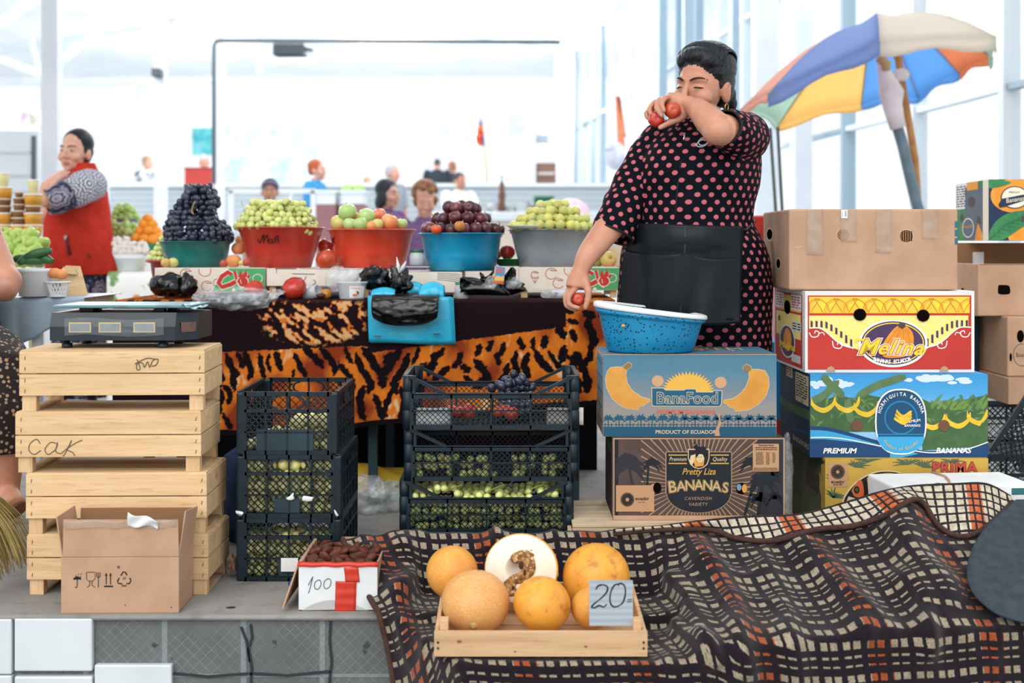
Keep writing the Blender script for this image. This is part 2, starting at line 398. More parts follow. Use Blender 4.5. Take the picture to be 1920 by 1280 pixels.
m = MB(); m.tube([P(571,92,16.2)-c,P(587,94,16.2)-c],.03,8); m.build('heater_pipe',DARKPIPE,o)
m = MB(); m.box(a.x-.03,b.x+.1,-.12,.12,b.z-.10,b.z-.03); m.build('reflector',BEAMW,o)
o = thing('loudspeaker','small grey loudspeaker fixed high on the slim pillar','speaker',P(295,137,14.9)); m = MB(); m.box(-.05,.05,-.09,.09,-.05,.05); m.build('speaker_body',mat('dark_grey_metal','#3f484e'),o,bevel=.01)
m = MB(); m.box(-.04,.04,-.1,-.088,-.04,.04); m.build('grille',DARKPIPE,o)
LAMPW = mat('lamp_white','#f6f8fa',rough=.4)
k = N('lamp_glow'); k.b.inputs['Emission Color'].default_value = (1,.99,.97,1); k.b.inputs['Emission Strength'].default_value = 2.0; GLOW = k.m
for i,(px,py,Y,lb) in enumerate(((257,46,19,'white pendant lamp above the slim speaker pillar'),(645,30,19,'white pendant lamp nearest the roof edge over the hall'),(676,103,25,'smaller far pendant lamp below the dark pipe'))):
    o = thing('pendant_lamp',lb,'lamp',P(px,py,Y),group='hall pendant lamps')
    m = MB(); m.lathe([(.015,.26),(.05,.24),(.06,.12),(.14,.02),(.145,0),(.12,.0)],20); m.build('lamp_shade',LAMPW,o)
    m = MB(); m.lathe([(.001,-.012),(.09,-.01),(.13,.0),(.001,.0)],20); m.build('bulb',GLOW,o)
    zt = zc(Y)-o.location.z+.02; m = MB(); m.tube([(0,0,.25),(0,0,zt)],.008,6); m.build('cord',LAMPW,o)
def hall_fill_light(x,y,z,e,r):  # point lights without fixtures, added to brighten the hall, parasol and red vest
    l = bpy.data.lights.new('hall_fill_light','POINT'); l.energy = e; l.shadow_soft_size = r; l.color = (1,.985,.96)
    o = bpy.data.objects.new('hall_fill_light',l); col.objects.link(o); o.location = (x,y,z)
for x,y in ((-6,13.5),(-1.5,13.5),(-6.5,19),(-2.5,19),(0.4,19),(-7,25),(-2.5,25),(1,25),(1.6,9.2)): hall_fill_light(x,y,zc(y)-.75,190,.3)
# right-hand glazed wall
A_,B_ = Vector((3.6,5,0)),Vector((1.3,30,0)); WD = (B_-A_).normalized(); WL = (B_-A_).length
def wp(s): return A_+WD*s
def wall_s(px):                                              # distance along the wall seen at a given column
    t = (px-CX)/F; s = (A_.x-t*A_.y)/(t*WD.y-WD.x); return s
cols = [2280,1893,1722,1590,1500,1400,1310,1240,1180,1130,1095,1072]
ang = math.atan2(WD.y,WD.x)
for i in range(len(cols)-1):
    s0,s1 = wall_s(cols[i]),min(wall_s(cols[i+1]),WL)
    if s1 <= s0: continue
    w_ = thing('window_%d' % (i+4),None,None,wp(s0),(0,0,ang)); struct(w_,'bright glazed bay of the window wall, bay %d from the camera' % (i+1),'window')
    L = s1-s0; H = 7.0; m = MB(); t = .035
    for z in (0,.9,2.0,3.6,5.4,7): m.box(0,L,-.04,.04,z-t*.6,z+t*.6)
    m.box(-t,t,-.06,.06,0,H); m.box(L-.02,L,-.05,.05,0,H)
    if L > 1.6: m.box(L*.5-.02,L*.5+.02,-.05,.05,0,H)
    m.build('window_frame',FRAME if i % 3 else FRAME_B,w_)
    m = MB(); m.box(0,L,-.004,.004,0,H); m.build('pane',GLASS,w_)
for p0,p1,mm,lb in ((1240,1272,BEAMW,'broad white column beside the window wall'),(1274,1290,FRAME_B,'blue-grey column edge next to the broad white column'),(1326,1345,FRAME_B,'blue-grey column behind the laughing woman'),(1418,1432,FRAME_B,'narrow blue-grey column beyond the parasol'),(1480,1524,PILL,'wide pale column under the parasol'),(1552,1584,PILL,'pale column just beside the wide one'),(1098,1106,FRAME_B,'far thin blue-grey column in the hall corner')):
    s0 = wall_s(p0); c = wp(s0)+Vector((-.25,0,0)); wd = abs(p1-p0)*c.y/F; m = MB(); m.box(-wd/2,wd/2,-.1,.1,0,7); struct(m.build('pillar',mm,loc=c),lb,'pillar')
# stage barrier with grey horizontal boarding and railing
k = N('grey_boarding'); tc = k.n('TexCoord'); sx = k.n('SeparateXYZ'); k.link(tc.outputs['Object'],sx.inputs[0]); f = k.math('FRACT',k.math('DIVIDE',sx.outputs[2],.085))
k.link(k.mix(k.step(f,.78,.9),lin('#bcc6cc'),lin('#8d9aa3')),k.b.inputs['Base Color']); k.b.inputs['Roughness'].default_value = .6; k.bump(f,.3,.01); BOARD = k.m
m = MB(); m.box(bx(205,18),bx(1180,18),18,18.1,.3,bz(347,18)); o = m.build('barrier_panel',BOARD); struct(o,'grey boarded barrier wall in front of the upper hall floor','barrier')
m = MB(); m.box(bx(205,18),bx(1180,18),17.93,18.14,bz(350,18),bz(344,18)); m.build('trim_1',BEAMW,o)
o = thing('railing','white tubular railing in front of the grey barrier','railing',P(520,400,13.5)); c = o.location; m = MB()
RAILM = mat('white_steel_beam','#f2f5f8')
m.bar(P(430,358,13.5)-c,P(592,358,13.5)-c,.05,.05); m.build('rail',RAILM,o)
for x in (433,587):
    m = MB(); b = P(x,358,13.5)-c; b2 = Vector((b.x,0,.36-c.z)); m.bar(b2,b,.05,.05,(0,1,0)); m.build('post',RAILM,o)
m = MB(); m.bar(P(548,358,13.5)-c,P(540,395,13.5)-c,.03,.03); m.build('brace',RAILM,o)
# posters, signs, flag and furniture of the far hall
k = N('turquoise_poster'); v = k.coord('Object'); o1 = k.mix(k.step(k.noise(v,2.2,5),.42,.6),lin('#e9fbfb'),lin('#b4e2e6')); o1 = k.mix(k.step(k.noise(v,5,4),.62,.7),o1,lin('#dccbc6'))
k.link(o1,k.b.inputs['Base Color']); POST = k.m
k = N('teal_poster'); v = k.coord('Object'); o1 = k.mix(k.step(k.noise(v,3,5),.42,.6),lin('#1f9bab'),lin('#6fc6cb')); o1 = k.mix(k.step(k.noise(v,6,4),.6,.66),o1,lin('#b86a6a'))
k.link(o1,k.b.inputs['Base Color']); POST2 = k.m
def panel(name,x0,y0,x1,y1,Y,m_,label,cat,th=.03,parts=None):
    a,b = P(x0,y0,Y),P(x1,y1,Y); c = (a+b)/2; m = MB(); m.box(a.x-c.x,b.x-c.x,-th/2,th/2,b.z-c.z,a.z-c.z); o = m.build(name,m_,loc=c,bevel=.004); tag(o,label,cat); return o
panel('poster',421,241,487,345,29.96,POST,'pale turquoise window poster beside the dark pipe','poster')
panel('poster',494,241,594,345,30.02,POST,'wider pale turquoise poster behind the red-haired person','poster')
panel('poster',361,240,398,291,29.98,POST2,'dark teal poster above the red board','poster')
panel('window_sticker',806,237,844,254,30.04,mat('pale_cyan','#c8edf2'),'larger pale cyan sticker on the bright window','sticker')
panel('window_sticker',866,237,883,268,30.04,mat('pale_cyan','#c8edf2'),'narrow pale cyan sticker on the bright window','sticker')
o = panel('red_board',347,316,397,353,17.87,mat('brick_red_board','#c4453f',rough=.6),'brick red board standing on the barrier','board',.06)
m = MB(); m.box(-.2,.21,-.04,.04,.13,.16); m.build('board_rim',mat('dull_red_trim','#a33a38'),o)
sg = panel('hanging_sign',40,209,118,233,26,mat('white_lamp_sign','#eef1f5'),'white sign with coloured letters behind the near pillar','sign',.05)
m = MB(); pr = Print(m,(40,209,118,233),(-.44,-.026,-.136),(.88,0,0),(0,0,.271),(0,-1,0))
pr.text('P',47,230,20,0,off=.02); pr.text('b',63,231,20,1,off=.02); pr.text('A',109,231,20,2)
m.build('lettering',[mat('sign_mauve','#c59bbf'),mat('sign_olive','#a9a468'),mat('pale_cyan','#c8edf2')],sg)
# flag on a slanted pole
o = thing('flag','hanging red, blue and orange flag on a slanted pole','flag',P(905,300,20)); c = o.location
m = MB(); m.tube([P(902,218,20)-c,P(912,313,20)-c,P(916,425,20)-c],.018,8); m.build('flag_pole',mat('pale_wood_pole','#b9a68a'),o)
m = MB(); fl = [((901,219),(902,222)),((897,235),(905,236)),((893,250),(907,252)),((891,263),(908,266)),((896,272),(908,274))]
R = []
for i,(a,b) in enumerate(fl):
    r = []
    for j in range(5): q = P(a[0]+(b[0]-a[0])*j/4,a[1]+(b[1]-a[1])*j/4,19.9)-c; q.y += .04*math.sin(j*2+i); r.append(q)
    R.append(r)
vs = [p for r in R for p in r]
for i in range(4):
    for j in range(4): m.add([R[i][j],R[i][j+1],R[i+1][j+1],R[i+1][j]],[(0,1,2,3)],0 if i == 0 else (2 if j > 2 and i > 1 else 1),True)
m.build('flag_cloth',[mat('flag_blue','#2c6fa8'),mat('flag_red','#e0582f'),mat('flag_navy','#3a4a86')],o,solid=.01)
o = thing('streamer','orange streamer strips hanging by the window wall','streamer',P(1160,240,12)); c = o.location
for a,b,w0 in (((1158,180),(1162,250),.05),((1160,182),(1172,258),.03),((1163,250),(1168,290),.07)):
    m = MB(); m.bar(P(*a,12)-c,P(*b,12)-c,w0,.01,(0,1,0)); m.build('strip',mat('orange_streamer','#f0906a'),o,bevel=.002)
o = thing('hanging_parcel','pale blue and white parcel hanging near the window wall','parcel',P(1155,293,12)); m = MB(); m.ball((0,0,0),(.11,.1,.14),14,9); m.ball((-.05,-.03,.08),(.06,.06,.05)); m.build('parcel_wrap',mat('pale_blue_wrap','#c3c9de','#e9ecf2',scale=9),o)
# far kitchen corner: cupboard, shelf, boxes and counter clutter
cb_ = panel('cupboard',952,262,1002,432,25,mat('pale_grey_cupboard','#cfd5e2'),'pale grey cupboard in the far corner','cupboard',.5)
m = MB(); m.box(-.27,.0,-.27,-.24,-.9,.9); m.build('door',mat('pale_grey_cupboard','#cfd5e2'),cb_,bevel=.01)
panel('carton',954,218,986,262,25,mat('grey_blue_carton','#aebccd','#c9d2e0',scale=8),'grey-blue carton standing on the far cupboard','box',.3)
panel('wall_shelf',1004,253,1027,268,25.6,mat('dark_shelf','#7d8a93'),'dark grey wall shelf in the far corner','shelf',.2)
o = panel('shelf_unit',1005,306,1042,432,25.2,mat('brown_shelf','#7c5a4c'),'brown shelf unit in the far corner','shelf',.3)
m = MB(); m.box(-.17,.17,-.19,-.14,.45,.49); m.build('shelf_board',mat('pale_shelf_edge','#d5d2cf'),o)
panel('freezer',922,318,970,428,22,mat('pale_blue_freezer','#d5e7ef'),'pale blue chest freezer on the upper floor','freezer',.6)
o = thing('counter','white cluttered counter below the barrier','counter',(bx(960,15.5),15.5,.36)); m = MB(); m.box(-1.1,1.1,-.3,.3,bz(398,15.5)-.36-.12,bz(398,15.5)-.36); m.build('counter_top',mat('grey_counter','#cfd6da'),o,bevel=.02)
m = MB(); m.box(-1.05,1.05,-.26,.26,0,bz(398,15.5)-.48); m.build('counter_front',mat('pale_brown_front','#cbbcae'),o)
zt = bz(398,15.5)
o = thing('pepper_mill','tall brown turned bottle on the cluttered counter','bottle',(bx(941,15.4),15.4,zt)); m = MB(); m.lathe([(.04,0),(.05,.05),(.035,.14),(.05,.2),(.03,.28),(.035,.34),(.012,.40),(.01,.43)],14); m.build('bottle_body',mat('brown_bottle','#6d4a3a',rough=.3),o)
m = MB(); m.ball((0,0,.445),.02); m.build('cap',mat('brown_bottle','#6d4a3a'),o)
o = thing('green_tub','dark green tub on the counter behind the pale plums','tub',(bx(1020,15.3),15.3,zt)); m = MB(); m.lathe([(.11,0),(.13,.18),(.135,.19),(.12,.19),(.1,.02)],18); m.build('tub_body',mat('dark_green_plastic','#1f6a4a'),o)
for i,(px,r,h,cc,lb) in enumerate(((905,.10,.06,'#eceff2','low white bowl near the counter end'),(925,.08,.12,'#f4f6f8','white pot behind the brown bottle'),(957,.12,.08,'#f0f3f5','wide white bowl beside the brown bottle'),(980,.10,.13,'#eef1f3','tall white bucket on the counter'),(1000,.09,.09,'#d9cfc2','beige pot next to the green tub'),(1042,.10,.14,'#e7f0ee','pale mint bucket at the counter end'),(893,.07,.1,'#b8a48c','tan basket at the very end of the counter'))):
    o = thing('pot',lb,'pot',(bx(px,15.5),15.5+.06*(i % 3-1),zt),group='crockery on the far counter'); m = MB(); m.lathe([(r*.7,0),(r,h),(r*1.05,h),(r*.9,h-.01),(r*.65,.02)],16); m.build('pot_body',mat('pot_'+cc[1:],cc),o)
o = thing('pink_bundle','soft pink bundle behind the pale plums','bundle',(bx(1072,14),14,.36)); m = MB(); zz = bz(392,14)-.36; m.box(-.2,.2,-.2,.2,0,zz-.1); m.build('stool',PILL,o); m = MB(); m.ball((0,0,zz),(.17,.15,.12)); m.ball((.08,-.05,zz-.02),(.12,.1,.1)); m.build('bundle_cloth',mat('pink_cloth','#f0b9c6','#f8dfe4',scale=8),o)
TRAYW = mat('white_tray','#e8edf1')
for px0,px1,lb in ((595,636,'pale plastic crate by the blue-shirted person'),(641,688,'pale plastic crate with green vegetables at the barrier')):
    o = thing('pale_crate',lb,'crate',(bx((px0+px1)/2,14.6),14.6,.36)); hw = (px1-px0)/2*14.6/F; z0,z1 = bz(384,14.6)-.36,bz(358,14.6)-.36
    m = MB(); m.box(-hw*.9,hw*.9,-.2,.2,0,z0); m.build('stand',mat('dull_maroon_front','#96696c'),o)
    m = MB(); m.box(-hw*.85,hw*.85,-.2,.2,z0,z1-.02); m.box(-hw,hw,-.22,.22,z1-.03,z1); m.build('crate_body',TRAYW,o,bevel=.01)
for px in (651,672):
    o = thing('cabbage','green vegetable in the pale crate, head %s' % ('nearer the blue shirt' if px == 651 else 'farther from the blue shirt'),'vegetable',P(px,353,14.6)); m = MB(); m.ball((0,0,0),(.07,.07,.05)); m.ball((.03,0,.01),(.05,.05,.04)); m.build('cabbage_leaves',mat('light_green_leaf','#a9cf7a'),o)
# ================================================================ printed fruit cartons
def ink(n,c,c2=None,**kw): return mat('print_'+n,c,c2,rough=kw.pop('rough',.75),**kw)
def gradient(name,stops,axis=2,size=1.0,corr=0):           # a printed colour run across the carton face
    k = N(name); tc = k.n('TexCoord'); sx = k.n('SeparateXYZ'); k.link(tc.outputs['Object'],sx.inputs[0])
    r = k.n('ValToRGB'); e = r.color_ramp.elements
    while len(e) < len(stops): e.new(.5)
    for i,(p,c) in enumerate(stops): e[i].position = p; e[i].color = lin(c)
    k.link(k.math('DIVIDE',sx.outputs[axis],size),r.inputs[0]); o = r.outputs[0]
    k.link(o,k.b.inputs['Base Color']); k.b.inputs['Roughness'].default_value = .75
    if corr: k.bump(k.math('SINE',k.math('MULTIPLY',sx.outputs[0],corr)),.25,.002)
    return k.m
def carton(name,label,cat,px0,px1,py1,Y,frame,H,D,mats,face,yaw=0,side=None,py_bot=None,z0=None,group=None,lidw=.006,open_top=False,bevel=.005):
    """px0..px1: where the front face stands in the picture plane at depth Y; frame: the print's own drawing frame."""
    W = (px1-px0)*Y/F; x = ((px0+px1)/2-CX)*Y/F
    t = thing(name,label,cat,(x,Y+D/2,z0),(0,0,yaw),group)
    m = MB()
    if not open_top: m.box(-W/2,W/2,-D/2,D/2,0,H,0)
    else:
        th = .006; m.box(-W/2,W/2,-D/2,-D/2+th,0,H,0); m.box(-W/2,W/2,D/2-th,D/2,0,H,0)
        m.box(-W/2,-W/2+th,-D/2+th,D/2-th,0,H,0); m.box(W/2-th,W/2,-D/2+th,D/2-th,0,H,0); m.box(-W/2+th,W/2-th,-D/2+th,D/2-th,0,th,0)
    pr = Print(m,frame,(-W/2,-D/2,0),(W,0,0),(0,0,H),(0,-1,0)); face(pr)
    if side: sf,fn = side; ps = Print(m,sf,(-W/2,D/2,0),(0,-D,0),(0,0,H),(-1,0,0)); fn(ps)
    m.build('carton_body',mats,t,bevel=bevel)
    t['_'] = 0; del t['_']
    return t,W,H,D
def burst(pr,x,y,r0,r1,mi,layer,n=24,tw=.5):
    for i in range(n):
        a = 2*math.pi*i/n; pts = []
        for j in range(5):
            r = r0+(r1-r0)*j/4; th = a+tw*j/4; pts.append((x+r*math.cos(th),y+r*math.sin(th)))
        pr.stroke(pts,[r1*.05,r1*.09,r1*.13,r1*.15,r1*.10],mi,layer)
def textblock(pr,x0,y0,x1,y1,rows,mi,layer=3,seed=1):  # lines of tiny printed type, unreadable in the photo too
    rnd = random.Random(seed)
    for i in range(rows):
        y = y0+(y1-y0)*(i+.5)/rows; x = x0
        while x < x1-4:
            l = min(x1-x,rnd.uniform(4,16)); pr.rect(x,y-(y1-y0)/rows*.22,x+l,y+(y1-y0)/rows*.22,mi,layer); x += l+3
    return
# ---- blue-grey carton with two bananas and a sun
BF = [gradient('print_bluegrey',[(0,'#8a8580'),(.35,'#8d8a88'),(.55,'#71828d'),(.8,'#4f7c93'),(1,'#46768f')],2,.236,700),ink('gold','#d39a47','#c98a38',scale=20),ink('cream','#c9b79c'),ink('teal','#1d5873'),ink('salmon','#c4654c'),ink('tan_hole','#c79b74'),ink('stem','#8a7046'),ink('sunyellow','#dfae4a'),CARD,ink('deep_teal','#17506b')]
def bana(pr):
    L = [(340,148),(365,160),(360,185),(330,205),(325,240),(335,290),(370,340),(430,380),(485,395),(488,410),(455,430),(440,445),(415,445),(410,470),(370,465),(330,460),(280,440),(225,390),(190,320),(182,260),(195,210),(215,185),(260,178),(300,180),(320,160)]
    Rr = [(1130,160),(1165,175),(1170,195),(1215,195),(1260,205),(1285,250),(1288,310),(1270,370),(1220,430),(1150,470),(1060,480),(1050,460),(1015,450),(1000,430),(975,420),(980,400),(1040,390),(1090,360),(1130,310),(1150,250),(1145,215),(1110,205),(1105,185)]
    for q,stem in ((L,[(342,152),(362,162),(356,184),(326,202),(302,184),(322,160)]),(Rr,[(1130,163),(1160,177),(1166,198),(1146,216),(1112,204),(1108,186)])):
        cx,cy = sum(p[0] for p in q)/len(q),sum(p[1] for p in q)/len(q)
        pr.poly(q,2,1)
        n = len(q); o = []
        for i in range(n):
            a,b,c = q[i-1],q[i],q[(i+1) % n]; dx,dy = c[0]-a[0],c[1]-a[1]; l = math.hypot(dx,dy); sgn = 1
            o.append((b[0]-dy/l*4.5*sgn,b[1]+dx/l*4.5*sgn))
        pr.poly(o,1,2); pr.poly(stem,6,3)
    sp = []
    for i in range(45):
        a = math.pi*(1+i/44); r = 1 if i % 2 else .80; sp.append((740+186*r*math.cos(a),352+144*r*math.sin(a)))
    pr.poly(sp,7,1)
    pr.ell(537,275,40,38,5,1); pr.ell(960,285,40,38,5,1)
    pr.poly([(493,318),(575,318),(590,332),(712,332),(720,325),(795,325),(800,345),(905,345),(910,335),(972,337),(968,430),(955,448),(510,446),(495,440)],2,2)
    pr.poly([(499,324),(572,324),(588,338),(715,338),(723,331),(790,331),(795,351),(908,351),(913,341),(966,342),(962,427),(950,442),(512,440),(500,434)],3,3)
    pr.text('BanaFood',735,424,78,2,4,off=.035,sx=.98); pr.text('BanaFood',735,424,78,3,5,off=-.004,sx=.98)
    pr.text('PREMIUM BANANAS',728,495,30,4,2,off=.03,sx=1.06)
    pr.rect(172,580,1334,643,9,1)
    rnd = random.Random(3)
    for i in range(16):
        x = 205+i*73; pr.stroke([(x,582),(x+rnd.uniform(-4,4),530)],7,9,1)
        for a in (-2.9,-2.4,-1.9,-1.2,-.7,-.25,.2,2.9):
            l = rnd.uniform(34,48); pr.stroke([(x,530),(x+l*.5*math.cos(a),530+l*.5*math.sin(a)-3),(x+l*math.cos(a),530+l*math.sin(a)+7)],[6,11,2],9,2)
        pr.stroke([(x-34,566),(x+34,566)],5,9,1); pr.stroke([(x+20,582),(x+22,556)],6,9,1); pr.stroke([(x-22,582),(x-20,552)],5,9,1)
    pr.text('PRODUCT OF ECUADOR',725,626,25,2,3,off=.02,sx=1.06)
    pr.poly([(958,482),(940,500),(950,540),(928,590),(918,640),(955,640),(948,600),(965,560),(955,520)],8,4)
    pr.rect(170,97,1336,102,8,2)
def bana_side(pr):
    pr.rect(0,0,100,5,8,1); pr.rect(94,0,100,100,8,1)
    for y in (12,30,48,66,84): pr.rect(10,y,88,y+2,3,1)
bf,W,H,D = carton('banana_carton','blue-grey banana carton with two printed bananas and a sun, under the speckled bowl','box',1131,1456,822,3.52,(170,97,1336,645),.236,.265,BF,bana,yaw=.0,side=((0,0,100,100),bana_side),z0=.402)
m = MB(); pr = Print(m,(0,0,100,100),(-W/2,-D/2,H),(W,0,0),(0,D,0),(0,0,1))
pr.rect(42,5,62,50,1,1); pr.rect(60,10,80,60,2,1); pr.rect(61,13,79,57,3,2); pr.text('PREM',70,50,30,2,3,sx=.35); pr.poly([(62,88),(99,70),(99,74),(66,92)],4,1)
m.build('top_flap',[BF[0],BF[1],BF[2],BF[3],CARD_IN],bf)
# ---- dark brown carton with rays and a shield
PL = [mat('print_brown','#564540','#4a3b38',rough=.75,scale=15),ink('ray_tan','#a9896b'),ink('navy_black','#161d26'),ink('gold_line','#c59a45'),ink('tan_label','#b98f6a'),BLACK,ink('shade_navy','#2a2a33'),ink('cream2','#d6c09a'),DARKHOLE,CARD,ink('bluebit','#6f8ea5'),ink('gold','#d39a47'),ink('deep_green','#1f5c3c')]
def liza(pr):
    cx,cy = 815,960
    for i in range(64):
        a = 2*math.pi*(i+.5)/64; rx = 1400; x1,y1 = cx+rx*math.cos(a),cy+rx*math.sin(a)
        t = 1.0
        for lim,dlt in ((430,x1-cx),(1205,x1-cx)):
            if (lim-cx)*dlt > 0: t = min(t,(lim-cx)/dlt)
        for lim,dlt in ((668,y1-cy),(1158,y1-cy)):
            if (lim-cy)*dlt > 0: t = min(t,(lim-cy)/dlt)
        pr.stroke([(cx+150*math.cos(a),cy+120*math.sin(a)),(cx+(x1-cx)*t,cy+(y1-cy)*t)],[2,8],1,1)
    pr.rect(250,668,278,1160,2,1); pr.rect(1205,668,1376,1160,6,1)
    rnd = random.Random(5)
    def palm(x,y,r,mi,n=11):
        for i in range(n):
            a = -math.pi*1.15+i*(math.pi*1.3/(n-1)); l = r*rnd.uniform(.8,1.15)
            pr.stroke([(x,y),(x+l*.55*math.cos(a),y+l*.55*math.sin(a)-r*.1),(x+l*math.cos(a),y+l*math.sin(a)+r*.35)],[8,r*.26,4],mi,2)
    palm(345,850,115,6); palm(340,800,70,6); pr.stroke([(350,850),(372,960)],16,6,2); palm(500,830,66,2); pr.stroke([(478,840),(470,965)],14,2,2)
    palm(1150,830,62,2); palm(1240,950,110,2); palm(1300,900,70,2); pr.stroke([(1190,900),(1165,1000),(1120,1158)],18,2,2); pr.stroke([(1240,940),(1210,1158)],22,2,2); palm(1210,1060,70,2); palm(1320,1050,60,2)
    pr.poly([(598,752),(1030,752),(1030,1022),(598,1022)],2,3)
    pr.ell(814,1022,210,120,2,3,a0=0,a1=180); pr.ell(814,1022,214,124,1,2,a0=0,a1=180)
    pr.rect(592,747,1035,1022,1,2)
    for y in (766,820):
        pr.rect(612,y,735,y+8,3,4); pr.rect(892,y,1014,y+8,3,4)
    pr.text('Premium',674,808,27,7,4,shear=.25,sx=.86); pr.text('Quality',953,808,27,7,4,shear=.25,sx=.9)
    # small bust emblem in a shield
    pr.poly([(741,730),(885,730),(885,790),(872,830),(845,852),(814,860),(783,852),(756,830),(741,790)],7,5)
    pr.poly([(747,736),(879,736),(879,790),(866,826),(842,847),(814,854),(787,847),(762,826),(747,790)],2,6)
    pr.poly([(770,790),(795,750),(830,752),(852,790),(845,840),(790,845)],11,7); pr.ell(822,786,24,31,7,8); pr.poly([(795,720),(850,712),(868,740),(866,775),(845,765),(815,762),(796,790),(788,750)],5,9)
    pr.poly([(780,690),(796,684),(812,700),(815,730),(795,735),(776,722)],5,9); pr.stroke([(778,710),(800,690),(812,712)],5,1,10); pr.ell(830,781,3,3,5,9); pr.ell(813,783,3,3,5,9); pr.stroke([(814,801),(829,800)],4,4,9)
    pr.poly([(760,772),(790,765),(786,800),(768,838),(752,810)],7,7)
    pr.text('Pretty Liza',812,895,42,2,5,shear=.35,off=.05,sx=.9); pr.text('Pretty Liza',812,895,42,3,6,shear=.35,off=.012,sx=.9)
    for i,ch in enumerate('BANANAS'):
        x = 640+i*58; y = 1002+((i-3)/3)**2*16-8; s = 66 if i else 76
        pr.text(ch,x,y,s,3,5,off=.05,rot=(i-3)*.035); pr.text(ch,x,y,s,2,6,off=.018,rot=(i-3)*.035); pr.text(ch,x,y,s,7,7,off=-.012,rot=(i-3)*.035)
    pr.text('CAVENDISH',808,1060,22,1,4,shear=.2,sx=1.0,space=1.15); pr.text('VARIETY',808,1098,22,1,4,shear=.2,space=1.12)
    pr.rect(262,965,517,1135,4,4); burst(pr,338,1057,12,46,5,5,26); pr.text('ecuador',436,1060,22,5,5,off=.02,sx=.92); pr.text('love life',432,1078,10,5,5)
    pr.poly([(1180,697),(1342,697),(1348,703),(1348,870),(1342,876),(1180,876),(1174,870),(1174,703)],4,4)
    pr.text('Nutrition Facts',1262,712,12,5,5,off=.02); textblock(pr,1190,716,1335,740,2,5,5,2); textblock(pr,1195,748,1245,832,9,5,5,4); textblock(pr,1262,752,1285,832,9,5,5,6); textblock(pr,1305,752,1325,820,8,5,5,7); textblock(pr,1180,850,1342,872,3,5,5,8)
    pr.ell(515,985,28,30,9,4); pr.ell(537,982,27,36,8,5); pr.ell(1098,985,37,37,8,5); pr.ell(1118,985,17,28,11,6); pr.ell(1082,978,16,22,10,6)
    pr.rect(245,1160,1386,1190,9,3); pr.rect(245,660,1386,668,9,3); pr.rect(245,660,252,1190,9,4); pr.rect(1377,660,1386,1190,9,4)
def liza_side(pr):
    pr.rect(0,0,86,100,2,1); pr.rect(30,12,75,24,12,2); pr.rect(90,0,100,100,9,2); pr.stroke([(40,40),(60,70),(55,90)],6,6,2)
carton('banana_carton','dark brown banana carton with sun rays and a shield, on the low wooden crate','box',1150,1471,975,3.5,(245,660,1386,1190),.234,.29,PL,liza,side=((0,0,100,100),liza_side),z0=.167)
